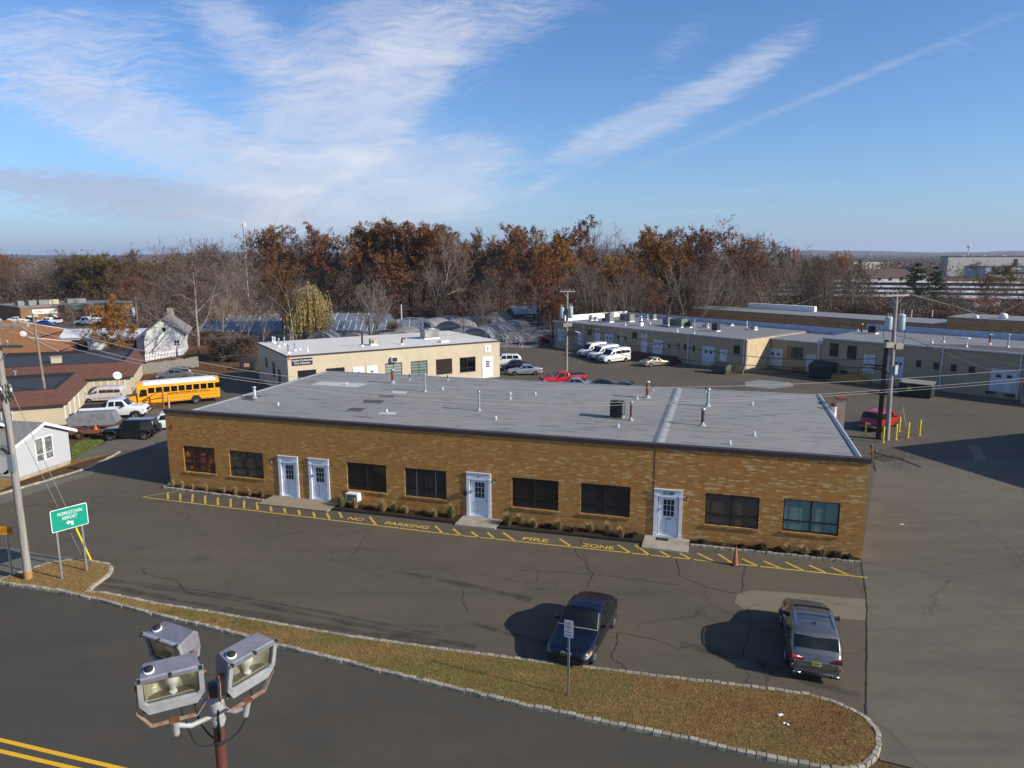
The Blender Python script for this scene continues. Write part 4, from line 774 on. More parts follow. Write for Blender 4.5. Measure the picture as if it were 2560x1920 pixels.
mb = MB(); mb.box(S7 - .05, .3, H1 + .095, S7 + .2, DEP - .3, H1 + .95); mb.build('parapet', PARW, ind)
mb = MB(); mb.box(S7 - .05, DEP - .28, H1 - .2, WL_ + 6.6, DEP, H1 + .78); mb.build('parapet', PAR, ind); mb = MB(); mb.box(S7 - .05, DEP - .32, H1 + .782, WL_ + 6.6, DEP + .05, H1 + .86); mb.build('parapet_cap', FASC, ind)
H2 = f3(2050, 858, 1)[1]
fz = FC(*(lambda p: (p.x, p.y))(iw.inverted() @ Vector((0, T2, 0))), WA); H2 = fz(1980, 850)[1]; fs3 = FC(*(lambda p: (p.x, p.y))(iw.inverted() @ Vector((s3a.x, s3a.y, 0))), WA + A3); H3 = fs3(2050, 838)[1]; H3b = fs3(2560, 891)[1]
print('H', H1, H2, H3, H3b)
block(ind, WL_ + .06, s3a.x - .3, T2, DEP, H2, TANW, ROOFG)
mb = MB(); mb.box(WL_ - .02, .12, -.2, WL_ + .04, T2 + 1, H1 - .02); mb.build('end_wall', mat('yellowish_block', (.50, .40, .24), .9, dirt=.2), ind)
e3 = thing('x', '', '', (0, 0, 0)); bpy.data.objects.remove(e3)
# third wing on its own slight bearing: a thing of its own
P3 = iw.inverted() @ Vector((s3a.x, s3a.y, 0)); ind3 = thing('warehouse_building', 'tan warehouse wing nearest the right edge, behind the two tall poles', 'building', (P3.x, P3.y, 0), WA + A3)
H3 = (H3 + H3b) / 2
block(ind3, 0, 40, 0, 13.5, H3, TANW, ROOFG)
mb = MB(); mb.box(0, 13.2, H3 - .2, 40, 13.48, H3 + .8); mb.build('parapet', PAR, ind3); mb = MB(); mb.box(0, 13.14, H3 + .802, 40, 13.54, H3 + .88); mb.build('parapet_cap', FASC, ind3)
mb = MB(); mb.add([(9.5, .5, H3 + .038), (40, .1, H3 + .038), (40, 5.5, H3 + .038), (14, 4.2, H3 + .038)], [(0, 1, 2, 3)]); mb.build('roof_patch', roof_mat('bare_brown_roofing', (.10, .085, .075), .3), ind3, fix=False)
i3 = ind3.matrix_basis.inverted()
wz4, wz1, wz2 = (1420, 760, 6.506), (1200, 720, 3.16), (1860, 600, 3.16)
man = [(170, 490, 220, 670, wz4), (448, 475, 515, 650, wz4), (1205, 585, 1282, 800, wz4), (1903, 490, 1945, 575, wz1)]
for x0, y0, x1, y1, (ox, oy, k) in man: (r_,) = RC(f3, [(x0, y0, x1, y1)], ox, oy, k); man_door(ind, (r_[0], r_[1], max(.1, r_[2]) if r_[2] < .8 else .1, r_[3]))
for x0, y0, x1, y1, (ox, oy, k) in [(615, 320, 667, 430, wz1), (600, 470, 735, 720, wz4), (1380, 575, 1532, 822, wz4), (1758, 455, 1850, 612, wz1)]: (r_,) = RC(f3, [(x0, y0, x1, y1)], ox, oy, k); roll_door(ind, (r_[0], r_[1], max(.15, r_[2]), r_[3]))
for x0, y0, x1, y1, (ox, oy, k) in [(320, 365, 382, 505, wz4), (805, 505, 835, 575, wz4), (925, 525, 952, 595, wz4), (1050, 455, 1120, 612, wz4), (1635, 620, 1668, 708, wz4), (1775, 635, 1811, 732, wz4), (1885, 650, 1921, 748, wz4), (2030, 675, 2066, 772, wz4), (2005, 450, 2052, 522, wz1), (697, 300, 747, 362, wz1)]:
    (r_,) = RC(f3, [(x0, y0, x1, y1)], ox, oy, k); window_part(ind, r_, mull=(2,), sill=True)
for n_, q in enumerate([(445, 392, 517, 440), (1190, 490, 1276, 545)]):
    (r_,) = RC(f3, [q], *wz4); a, b_, c, d = r_; sg = MB().box(a, -.06, c, b_, -.01, d).build('wall_sign', SIGNW, ind); MB().box(a + .15, -.068, (c + d) / 2 - .12, b_ - .15, -.06, (c + d) / 2 + .1).build('sign_lettering', mat('blue_grey_ink', (.2, .26, .4), .6), sg)
for x, y0, y1, kk in ((255, 330, 640, wz4), (875, 400, 660, wz4), (1290, 440, 790, wz4), (1965, 540, 985, wz4), (2090, 445, 660, wz1)):
    s_, z_ = f3(kk[0] + x / kk[2], kk[1] + y0 / kk[2]); mb = MB(); mb.box(s_ - .06, -.12, .1, s_ + .06, -.02, H1 - .14); mb.build('downspout', WGUT, ind)
fs2 = fz
def on2(L_, fn):
    for x0, y0, x1, y1, (ox, oy, k) in L_:
        s0, z1 = fs2(ox + x0 / k, oy + y0 / k); s1, z0 = fs2(ox + x1 / k, oy + y1 / k); fn((s0, s1, max(.1, z0), z1))
on2([(195, 850, 300, 998, wz2)], lambda r_: roll_door(ind, r_, y=T2)); on2([(345, 838, 462, 942, wz2)], lambda r_: window_part(ind, r_, mat_blind('venetian', (.12, .13, .10), (.03, .03, .03), .2), y=T2, mull=(1, 2))); on2([(503, 905, 556, 1042, wz2)], lambda r_: man_door(ind, r_, y=T2))
f33 = fs3
def on3(L_, fn):
    for x0, y0, x1, y1, (ox, oy, k) in L_: (r_,) = RC(f33, [(x0, y0, x1, y1)], ox, oy, k); fn(r_)
on3([(680, 813, 742, 922, wz2), (820, 832, 886, 942, wz2), (1365, 948, 1396, 1005, wz2), (1500, 965, 1536, 1024, wz2), (1637, 980, 1675, 1042, wz2), (1780, 997, 1821, 1055, wz2)], lambda r_: window_part(ind3, r_, mull=(2,)))
on3([(955, 908, 1020, 1055, wz2)], lambda r_: man_door(ind3, r_)); on3([(1104, 910, 1176, 1082, wz2), (1182, 918, 1252, 1092, wz2), (1955, 1010, 2145, 1212, wz2)], lambda r_: roll_door(ind3, (r_[0], r_[1], max(.2, r_[2]), r_[3])))
on3([(1912, 1192, 1985, 1216, wz2), (2057, 1214, 2137, 1238, wz2), (760, 1030, 815, 1050, wz2)], lambda r_: MB().box(r_[0], -.14, r_[2], r_[1], -.01, r_[3]).build('dock_bumper', BLK, ind3))
for x in (590, 1575, 2200): s_, z_ = f33(1860 + x / 3.16, 600 + 880 / 3.16); MB().box(s_ - .06, -.13, .1, s_ + .06, -.03, H3 - .14).build('downspout', WGUT, ind3)
# --- units on those roofs
def rp(x, y, k, z): return G(k[0] + x / k[2], k[1] + y / k[2], z)
zr = H1 + .09
for x, y, w, d, h, m_, l_ in [(450, 270, .55, .55, .8, STEEL, 'small curb fan beside the white parapet at the left'), (670, 298, 1.3, 1.2, 1.9, GUN, 'tall grey box unit on a white curb near the left parapet'), (585, 290, .7, .6, .7, BLK, 'small dark condenser left of the tall grey box'), (960, 285, 2.6, 1.4, 1.6, GUN, 'wide grey unit, second from the white parapet'),
                              (1385, 255, .9, .9, 1.2, GUN, 'dark boxed unit close to the rear blue parapet'), (1610, 350, 1.2, 1.1, 1.6, GUN, 'slanted hood unit on a white curb left of the green one'), (1795, 375, 2.6, 1.8, 1.6, GRU, 'large green unit in the middle of the long roof'), (1970, 385, .8, .7, 1.1, BLK, 'small black unit behind the teal pipe on the long roof')]:
    rooftop_unit('rooftop_unit', l_, 'rooftop unit', rp(x, y, wz4, zr), w * .8, d * .8, h * .75, WA, m_, DARK)
for x, y, w, h, m_, l_ in [(1780, 315, .9, .6, TANU, 'small tan box unit before the white stub pipe'), (1862, 342, 1.1, 1.3, DARK, 'dark rusty condenser nearest the gutter of the long roof'), (1977, 298, .9, .45, GUN, 'flat grey box unit right on the long roof'), (2160, 332, 1., .65, TANU, 'rightmost tan box unit on the long roof')]:
    rooftop_unit('rooftop_unit', l_, 'rooftop unit', rp(x, y, wz1, zr), w * .8, w * .7, h * .8, WA, m_, DARK)
p = rp(1180, 355, wz4, zr); t = thing('exhaust_fan', 'shiny aluminium mushroom fan on a white curb, on the long roof', 'exhaust fan', p, WA); MB().box(-.3, -.3, 0, .3, .3, .5).build('curb', WHITE, t); mb = MB(); mb.lathe([(.15, .5), (.35, .6), (.42, .85), (.3, .95), (.22, 1.2), (.3, 1.3), (.1, 1.55), (0, 1.6)], 14); mb.build('fan_housing', CHROME, t)
p = rp(378, 272, wz4, zr); t = thing('exhaust_fan', 'round aluminium blower against the white parapet, on the long roof', 'exhaust fan', p, WA); MB().box(-.3, -.3, 0, .3, .3, .2).build('curb', WHITE, t); mb = MB(); mb.lathe([(.3, .2), (.45, .35), (.45, .7), (.25, .9), (0, .95)], 14); mb.build('fan_housing', STEEL, t)
for x, y, yt, kk, m_, l_ in [(1293, 262, 170, wz4, PALE, 'white pipe by the rear parapet left of the dark box'), (1333, 328, 280, wz4, PALE, 'white stub pipe right of the mushroom fan'), (930, 352, 300, wz4, PALE, 'white stub pipe near the left gutter'), (1775, 455, 390, wz4, PALE, 'white pipe near the gutter below the green unit'), (2048, 488, 240, wz4, TEAL, 'tall pale teal pipe right of the green unit'), (2105, 328, 260, wz1, PALE, 'tall white pipe at the right of the long roof'), (1800, 318, 275, wz1, PALE, 'white pipe behind the small tan box')]:
    p = rp(x, y, kk, zr); h = max(.3, ZT(p, kk[1] + yt / kk[2]) - p.z); t = thing('vent_pipe', l_ + ', on the long roof', 'vent pipe', p); mb = MB(); mb.cyl((0, 0, 0), (0, 0, h), .09, n=8); mb.build('pipe', m_, t); mb = MB(); mb.lathe([(.2, .002), (.1, .2)], 8); mb.build('flashing', PALE, t)
z3 = H3 + .04
for x, y, yt, m_, l_ in [(928, 738, 662, mat('rust_red_pipe', (0, 0, 0)), 'dark red capped flue at the left of the right wing roof'), (1483, 815, 785, PALE, 'white stub left of the grey flue on the right wing roof'), (1575, 808, 755, STEEL, 'grey flue beside the white stub on the right wing roof'), (1755, 845, 808, PALE, 'white stub on the brown patch of the right wing roof'), (1940, 825, 745, mat('rust_red_pipe', (0, 0, 0)), 'rusty flue at the right of the right wing roof'), (2083, 848, 745, STEEL, 'tall grey flue at the far right of the right wing roof')]:
    p = rp(x, y, wz2, z3); h = max(.3, ZT(p, 600 + yt / 3.16) - p.z); t = thing('vent_pipe', l_, 'vent pipe', p); mb = MB(); mb.cyl((0, 0, 0), (0, 0, h), .09, n=8); mb.build('pipe', m_, t); mb = MB(); mb.lathe([(.2, .002), (.1, .2)], 8); mb.build('flashing', PALE, t)
    if h > .8: mb = MB(); mb.lathe([(.1, h - .1), (.16, h - .05), (.16, h), (0, h + .05)], 8); mb.build('rain_cap', PALE, t)
rooftop_unit('rooftop_unit', 'small black condenser beside the dark red flue on the right wing', 'rooftop unit', rp(1018, 740, wz2, z3), .9, .8, .95, WA, BLK, DARK)
p = rp(1745, 778, wz2, z3); t = thing('roof_hatch', 'low pale skylight on the right wing roof', 'roof hatch', p, WA); MB().box(-.5, -.3, 0, .5, .3, .1).build('curb', WHITE, t); MB().box(-.45, -.25, .102, .45, .25, .14).build('lid', PALE, t)
# --- brown brick building beyond, with its own white penthouse parapet
BT = iw.inverted() @ Vector((0, 25, 0)); fb_ = FC(BT.x, BT.y, WA)
sL, zL = fb_(1722, 770); sR, zR = fb_(2370, 812); sM, zM = fb_(2368, 790); sE, zE = fb_(2560, 803)
print('BACK', sL, zL, sR, zR, sM, zM, sE, zE)
BRB = brick_mat('brown_brick'); BFAS = mat('brown_metal_band', (.28, .18, .10), .7)
bk = thing('office_building', 'brown brick building with a wide brown band, behind the long tan building', 'building', (BT.x, BT.y, 0), WA); zb = (zL + zR) / 2
def bandblock(par, x0, x1, y0, y1, z):
    MB().box(x0, y0, -.2, x1, y1, z - .9).build('wall', BRB, par); MB().box(x0 - .15, y0 - .15, z - .9, x1 + .15, y1 + .15, z - .05).build('band', BFAS, par); MB().box(x0 - .2, y0 - .2, z - .048, x1 + .2, y1 + .2, z + .04).build('roof', ROOFG, par)
bandblock(bk, sL, sR, 0, 8, zb); bandblock(bk, sR + .5, sR + 45, -1.5, 6, zM)
MB().box(sL + 7, 7.2, zb + .05, sL + 19, 7.9, zb + .9).build('parapet', PARW, bk)
for u, v, h, l_ in ((2278, 793, 1.1, 'thin stack of pipes on the brown band building roof'), (2330, 792, 1., 'single pale pipe on the brown band building roof')):
    p = G(u, v, zb); t = thing('vent_pipe', l_, 'vent pipe', p); MB().cyl((0, 0, 0), (0, 0, h), .08, n=8).build('pipe', PALE, t)
for u, l_, k in ((2440, 'small white roof fan on the brown band building, left one', .35), (2508, 'large white mushroom fan on the brown band building roof, right one', .55)):
    p = G(u, 797, zM); t = thing('exhaust_fan', l_, 'exhaust fan', p); mb = MB(); mb.lathe([(k * .6, 0), (k * .9, .3 * k), (k * .8, k), (k * .3, k * 1.3), (0, k * 1.35)], 12); mb.build('fan_housing', WHITE, t)
# --- far right: storage rows, houses, blocks
DRED = mat('dark_red_wall', (.10, .022, .02), .8, dirt=.3)
for i, (ya, yb, x0, x1, h) in enumerate([(758, 772, 1900, 2640, 2.6), (741, 751, 1760, 2640, 2.3), (728, 737, 1850, 2640, 2.3), (716, 722, 2040, 2640, 2.3)]):
    a_, b2 = G(x0, ya), G(x1, yb); L_ = (b2 - a_).length; t = thing('storage_row', ['nearest low white roofed storage row with dark red walls', 'second white roofed storage row from the front', 'third white roofed storage row from the front', 'farthest white roofed storage row'][i], 'storage building', (a_.x, a_.y, 0), math.atan2(b2.y - a_.y, b2.x - a_.x), 'rows of self storage units beyond the wood')
    MB().box(0, 0, -.1, L_, 11, h - .2).build('wall', DRED, t); mb = MB(); mb.ext([(-.4, h - .18), (11.4, h - .18), (11.4, h - .1), (5.5, h + .35), (-.4, h - .1)], 'x', -.4, L_ + .4); mb.build('roof', mat('storage_roof', (.52, .52, .51), .6, dirt=.15), t)
    mb = MB(); n = int(L_ / 4.5)
    for k in range(n): mb.box(1 + k * 4.5, -.06, .1, 3.8 + k * 4.5, -.01, h - .6)
    d_ = mb.build('roll_up_door', mat('red_roll_door', (.22, .02, .02), .6), t); d_['kind'] = 'stuff'
a_, b2 = G(2432, 778), G(2498, 778); t = thing('storage_shed', 'cream storage block with bright red doors and trim near the right edge', 'storage building', (a_.x, a_.y, 0), math.atan2(b2.y - a_.y, b2.x - a_.x)); L_ = (b2 - a_).length; h = ZT(a_, 750)
MB().box(0, 0, -.1, L_, 6, h - .3).build('wall', mat('cream_wall', (.5, .46, .38), .8), t); MB().box(-.2, -.2, h - .3, L_ + .2, 6.2, h).build('roof', mat('bright_red_trim', (.42, .03, .02), .6), t)
for k in range(2): MB().box(L_ * (.33 + .3 * k), -.05, 0, L_ * (.42 + .3 * k), -.01, h - .4).build('door', mat('bright_red_trim', (0, 0, 0)), t)
def gable(name, label, cat, loc, rz, L, Wd, eave, peak, wm, rm, ov=.35, trim=WHITE, group=None):
    """ridge along local x, gable walls at x=0 and x=L"""
    t = thing(name, label, cat, loc, rz, group); mb = MB(); mb.ext([(0, -.1), (Wd, -.1), (Wd, eave), (Wd / 2, peak), (0, eave)], 'x', 0, L); mb.build('wall', wm, t)
    sl = (peak - eave) / (Wd / 2); th = .12; mb = MB()
    for sg in (0, 1):
        y0, y1 = (-ov, Wd / 2) if not sg else (Wd + ov, Wd / 2); z0 = eave - ov * sl
        mb.ext([(y0, z0 + .02), (y1, peak + .02), (y1, peak + th), (y0, z0 + th)], 'x', -ov, L + ov)
    r_ = mb.build('roof', rm, t); mb = MB()
    for x in (-ov - .04, L + ov):
        mb.ext([(-ov - .03, eave - ov * sl - .1), (Wd / 2, peak - .1), (Wd + ov + .03, eave - ov * sl - .1), (Wd + ov + .03, eave - ov * sl + .09), (Wd / 2, peak + .13), (-ov - .03, eave - ov * sl + .09)], 'x', x, x + .04)
    mb.build('rake_trim', trim, t); return t
CREAM = mat('cream_siding', (.50, .46, .36), .85, dirt=.1); BROOF = mat('brown_shingles', (.085, .05, .035), .9, var=.25, sc_=3)
p = G(2125, 707); t = gable('house', 'cream house with long brown roof and a gabled end, beyond the storage rows', 'house', (p.x, p.y, 0), .1, 34, 14, 2.8, 6.8, CREAM, BROOF, .6)
for k in range(5): window_part(t, (3 + k * 6, 5 + k * 6, .8, 2.3), w=.2, sill=False)
p = G(2238, 704); t = gable('house_wing', 'projecting cream gable with arched window, right end of the cream house', 'house', (p.x + 13, p.y - 6, 0), PI / 2 + .1, 12, 13, 2.8, 7.4, CREAM, BROOF, .6)
for k in range(3): MB().box(-.1, 1.8 + k * 3.4, .8, 0, 4 + k * 3.4, 3.2 + (1.2 if k == 1 else 0)).build('window', GLASSD, t)
def flat_block(label, u, v, w, h, d, wm, rz=.1, bands=0, cols=0, name='office_block'):
    p = G(u, v); h = ZT(p, h); t = thing(name, label, 'building', (p.x, p.y, 0), rz); MB().box(0, 0, -.2, w, d, h).build('wall', wm, t); MB().box(-.3, -.3, h + .002, w + .3, d + .3, h + .5).build('roof', FASC, t)
    for k in range(cols): x = w * (.3 + .7 * k / cols); MB().box(x, -.15, 1, x + w * .018, -.01, h - 1.5).build('window_strip', GLASSD, t)
    for k in range(bands): MB().box(w * .02, -.12, 2 + k * 3.5, w * .98, -.01, 3.4 + k * 3.5).build('window_band', GLASSD, t)
    return t
GREYC = mat('grey_concrete_block', (.34, .33, .31), .9, dirt=.15)
p = flat_block('long grey four storey block with dark window strips at the right edge', 2366, 691, 150, 642, 8, GREYC, .04, 0, 7)
for k in range(9): MB().box(14 + k * 14, 6, 12.5, 16 + k * 14, 8, 13.6).build('vent', WHITE, p)
flat_block('low cream flat roofed building left of the brown roofed house', 2133, 684, 28, 654, 24, CREAM, .05, 0, 6)
flat_block('low pale blue roofed hall in front of the grey block', 2462, 694, 60, 668, 20, mat('blue_grey_wall', (.30, .34, .40), .7), .05, 1)
flat_block('low white hall half hidden in the wood behind the tan building', 1830, 690, 12, 660, 10, mat('white_wall', (.6, .6, .58), .8), 0, 0)
p = G(1990, 652); t = thing('red_tower', 'tall narrow red tower rising above the distant trees', 'tower', (p.x * .45, p.y * .45, 0)); sc4 = .45 * p.y
RT = mat('red_tower_paint', (.38, .05, .02), .7); zt = CAMH + (632 - 618) / FPX * sc4
w = 9 / FPX * sc4; MB().box(-w / 2, 0, 0, w / 2, w, zt - w * .9).build('shaft', RT, t); mb = MB()
for k in (-1, 1): mb.box(k * w * .62 - w * .12, -.2 * w, zt - w * .9, k * w * .62 + w * .12, w, zt)
mb.box(-w * .5, -.1 * w, zt - w * .9, w * .5, w, zt - w * .3); mb.build('head', RT, t)
# --- left: shed, house, mansard buildings, brick house, strip mall
SID = None
def siding(name, c, hgt=.11):
    m, b, bs = newmat(name); v = b.n('ShaderNodeTexCoord').outputs['Object']; x, y, z = b.xyz(v)
    fz_ = b.m('FRACT', b.m('DIVIDE', z, hgt)); l = b.m('LESS_THAN', fz_, .14); n = b.noise(v, 1.5, 4, .6)
    P_(bs, b, b.mix(b.m('MULTIPLY', l, .35), b.mix(n, sm(c, .92), sm(c, 1.05)), sm(c, .45)), .6, 0, .3); return m
SIDW = siding('white_vinyl_siding', (.44, .455, .48)); SHG = mat('grey_shingles', (.20, .20, .195), .9, var=.2, sc_=5); SHB = mat('brown_mansard_shingles', (.105, .047, .034), .9, var=.25, sc_=2.2, stretch=(1, 1, 3))
A0 = G(49, 1204); A1 = G(179, 1159); wd = (A1 - A0).length; an = math.atan2(A1.y - A0.y, A1.x - A0.x)
# ridge runs away from the visible gable wall: local x = away (to the left), so rotate by an+90 deg
t = thing('siding_shed', 'white vinyl sided gabled shed with a double window, behind the tall wooden pole', 'shed', (A0.x, A0.y, 0), an)
mb = MB(); e_, pk = 2.45, 3.35; mb.ext([(0, 0.28), (wd, .28), (wd, e_), (wd / 2, pk), (0, e_)], 'y', 0, 6.0); mb.build('wall', SIDW, t); MB().box(.04, .04, -.1, wd - .04, 5.9, .28).build('foundation', CONC, t)
mb = MB(); sl = (pk - e_) / (wd / 2)
for sg in (0, 1):
    x0, x1 = (-.25, wd / 2) if not sg else (wd + .45, wd / 2); z0 = e_ - abs(x0 if not sg else x0 - wd) * sl; mb.ext([(x0, z0 + .02), (x1, pk + .02), (x1, pk + .12), (x0, z0 + .12)], 'y', -.28, 6.2)
mb.build('roof', SHG, t); mb = MB()
for (xa, za, xb, zb2) in ((-.27, e_ - .25 * sl, wd / 2, pk), (wd / 2, pk, wd + .47, e_ - .45 * sl)): mb.ext([(xa, za - .06), (xb, zb2 - .06), (xb, zb2 + .14), (xa, za + .14)], 'y', -.33, -.282)
mb.build('rake_trim', WHITE, t); MB().box(-.07, -.02, .2, -.005, .08, e_ - .12).build('downspout', WHITE, t)
fsh = FC(A0.x, A0.y, an); CURT = mat_clutter('lace_curtain_glass', [(.22, .23, .22), (.12, .125, .12), (.28, .28, .27)], 6)
for x0, x1, y0, y1 in ((293, 388, 1375, 1560), (372, 468, 1355, 1530)):
    s0, z1 = fsh(x0 / 3.456, 700 + y0 / 3.456); s1, z0 = fsh(x1 / 3.456, 700 + y1 / 3.456); window_part(t, (s0, s1, z0, z1), CURT, WHITE, mull=(2,), sill=False, w=.05)
p = LP(-1, 0); Hh = G(60, 1130)
t = gable('siding_house', 'larger white sided house behind the shed at the left edge', 'house', (-33.9, 46.2, 0), PI + .22, 14, 9, 3.2, 5.0, SIDW, SHG, .3)
def mansard(label, u, v, L, D, eave, rise, wins_=(), skew=0.):
    p = G(u, v); t = thing('mansard_building', label, 'building', (p.x, p.y, 0), math.radians(22.3 + skew))
    MB().box(-L, 0, -.2, 0, D, eave + .1).build('wall', mat('beige_stucco', (0, 0, 0)), t); o_ = .35; i_ = .45; zt = eave + rise
    V = [(-L - o_, -o_, eave), (o_, -o_, eave), (o_, D + o_, eave), (-L - o_, D + o_, eave), (-L + i_, i_, zt), (-i_, i_, zt), (-i_, D - i_, zt), (-L + i_, D - i_, zt)]
    mb = MB(); mb.add(V, [(0, 1, 5, 4), (1, 2, 6, 5), (2, 3, 7, 6), (3, 0, 4, 7), (0, 3, 2, 1)]); mb.build('mansard_roof', SHB, t)
    MB().box(-L + i_ + .25, i_ + .25, zt - .6, -i_ - .25, D - i_ - .25, zt - .25).build('flat_roof', roof_mat('black_tar_roof', (.045, .047, .055), .3), t)
    mb = MB(); q = .25
    for (x0, y0, x1, y1) in ((-L + i_, i_, -i_, i_ + q), (-L + i_, D - i_ - q, -i_, D - i_), (-i_ - q, i_ + q + .002, -i_, D - i_ - q - .002), (-L + i_, i_ + q + .002, -L + i_ + q, D - i_ - q - .002)): mb.box(x0, y0, zt - .6, x1, y1, zt + .05)
    mb.build('roof_curb', BLK, t); MB().box(-L - o_, -o_ - .06, eave - .06, o_ + .06, -o_, eave + .04).build('eave_trim', FASC, t); return t
ma = mansard('low building with brown shingled mansard roof, nearer of the two at the left', 163, 1062, 13, 10.5, 1.85, 1.25)
for x0, x1 in ((-5.3, -3.7), (-10, -8)): window_part(ma, (x0, x1, .4, 1.6), CURT, WHITE)
for k in range(4): MB().box(.0, .4 + k * 2.3, 0, .05, .55 + k * 2.3, 1.85).build('pilaster', WHITE, ma)
mB = mansard('low building with brown shingled mansard roof, farther of the two at the left', 329, 985, 17, 13, 1.9, 1.5)
for x0, x1, zz_, nm in ((-1.5, -.5, 1.7, 'window'), (-3.4, -2.1, 1.7, 'window'), (-5.6, -4.2, 1.65, 'window')): window_part(mB, (x0, x1, .5, zz_), mat('blinds_tan', (.45, .36, .24), .7), WHITE)
t = thing('roof_chimney', 'square tan chimney box on the flat roof of the farther mansard building', 'chimney', G(143, 916, 2.75), .38); MB().box(-.45, -.35, 0, .45, .35, 1.0).build('stack', STUC, t); MB().box(-.5, -.4, 1.002, .5, .4, 1.1).build('cap', CONC, t)
t = thing('vent_pipe', 'pale mushroom vent on the black flat roof at the left', 'vent pipe', G(39, 945, 2.6)); MB().cyl((0, 0, 0), (0, 0, .7), .09, n=8).build('pipe', STEEL, t); mb = MB(); mb.lathe([(.22, .62), (.12, .74), (0, .8)], 10); mb.build('cap', STEEL, t)
for u, v, l_ in ((294, 940, 'satellite dish over the door of the farther mansard building'), (59, 832, 'satellite dish on the brick house roof at the left')):
    p = G(u, v + 12, 1.9 if v > 900 else 3.2); t = thing('satellite_dish', l_, 'satellite dish', p, .5); mb = MB(); mb.lathe([(0, 0), (.2, .02), (.36, .08), (.42, .13)], 16); o = mb.build('dish', mat('dish_grey', (.42, .43, .44), .5), t); o.rotation_euler = (1.1, 0, .3); o.location = (0, 0, .5); MB().cyl((0, 0, 0), (0, 0, .5), .03, n=6).build('mast', STEEL, t)
ORB = mat('orange_brown_shingles', (.26, .115, .045), .9, var=.2, sc_=3)
def hip(label, p, rz, L, D, eave, peak, wm, rm):
    t = thing('brick_house', label, 'house', p, rz); MB().box(0, 0, -.2, L, D, eave).build('wall', wm, t); o_ = .4; a = D / 2
    mb = MB(); mb.add([(-o_, -o_, eave), (L + o_, -o_, eave), (L + o_, D + o_, eave), (-o_, D + o_, eave), (a, a, peak), (L - a, a, peak)], [(0, 1, 5, 4), (1, 2, 5), (2, 3, 4, 5), (3, 0, 4), (3, 2, 1, 0)]); mb.build('roof', rm, t)
    mb = MB(); mb.tube([(L + o_, -o_, eave + .05), (L - a, a, peak + .04)], .09, 5); mb.tube([(L + o_, D + o_, eave + .05), (L - a, a, peak + .04)], .09, 5); mb.tube([(-o_, -o_, eave + .05), (a, a, peak + .04)], .09, 5); mb.build('hip_cap', mat('pale_hip_cap', (.5, .42, .32), .8), t)
    for k in range(3): window_part(t, (1.2 + k * L / 3.4, 2.2 + k * L / 3.4, .8, eave - .3), GLASSD, WHITE, mull=(2,), sill=False)
    return t
OBR = mat('orange_brick_plain', (.22, .09, .05), .9, var=.2, sc_=9)
for (u, v, e_, pk, L_, D_, rz_, l_) in ((139, 878, 2.0, 3.5, 15, 9, .28, 'nearer'), (90, 843, 2.4, 4.6, 18, 11, .22, 'farther')):
    p = G(u, v, e_); hip('orange brick house with brown hipped roof, %s one at the left edge' % l_, (p.x - L_ * math.cos(rz_), p.y - L_ * math.sin(rz_), 0), rz_, L_, D_, e_, pk, OBR, ORB)
# strip mall
a_, b2 = G(54, 806), G(272, 792); t = thing('strip_mall', 'distant brick strip mall with white sign band and tricolour awning', 'building', (a_.x, a_.y, 0), math.atan2(b2.y - a_.y, b2.x - a_.x)); L_ = (b2 - a_).length
ht = ZT(a_, 770); fm_ = FC(a_.x, a_.y, math.atan2(b2.y - a_.y, b2.x - a_.x))
MB().box(0, 0, -.2, L_ + 6, 16, ht - .002).build('wall', mat('mall_brick', (.20, .11, .05), .9, var=.15, sc_=2), t); MB().box(-.2, -.2, ht, L_ + 6.2, 16.2, ht + .25).build('roof', ROOFG, t)
z7 = (0, 760, 6.9125)
(r_,) = RC(fm_, [(550, 118, 990, 140)], *z7); sg = MB().box(r_[0], -.15, r_[2] - .2, r_[1], -.02, r_[3] + .25).build('shop_sign', SIGNW, t)
w = r_[1] - r_[0]; text('FLOORS', 'sign_lettering', TXG, sg, (r_[0] + w * .12, -.17, (r_[2] + r_[3]) / 2), .9, sx=.8); text('FURNITURE', 'sign_lettering', TXG, sg, (r_[0] + w * .48, -.17, (r_[2] + r_[3]) / 2), .9, sx=.8); text('BEDS', 'sign_lettering', TXG, sg, (r_[0] + w * .86, -.17, (r_[2] + r_[3]) / 2), .9, sx=.8)
for x0, x1, y0, y1, c in ((848, 900, 192, 228, (.02, .16, .08)), (903, 975, 190, 228, (.6, .6, .58)), (980, 1045, 185, 225, (.42, .03, .03)), (455, 640, 203, 215, (.55, .56, .52)), (465, 520, 216, 232, (.02, .16, .10)), (1185, 1400, 38, 88, (.01, .17, .10)), (1820, 1880, -6, 40, (.01, .17, .10))):
    (r_,) = RC(fm_, [(x0, y0, x1, y1)], *z7); mb = MB(); mb.ext([(-1.2, r_[2]), (0, r_[2]), (0, r_[3]), (-.3, r_[3])], 'x', min(r_[0], r_[1]), max(r_[0], r_[1])); mb.build('awning', mat('awning_%d' % x0, c, .7), t)
for x0, x1, y0, y1 in ((900, 1010, 240, 350), (460, 560, 240, 300), (1580, 1680, 200, 330)): (r_,) = RC(fm_, [(x0, y0, x1, y1)], *z7); MB().box(r_[0], -.08, 0, r_[1], -.01, r_[3]).build('shop_window', GLASSD, t)
for k, (x, w) in enumerate(((430, 1.2), (620, 1.6), (800, 3), (980, 2), (1300, 4))):
    s_, z_ = fm_(x / 6.9125, 768); MB().box(s_, 4, ht + .252, s_ + w, 6, ht + 1.3).build('roof_unit', GUN if k != 3 else TANU, t)
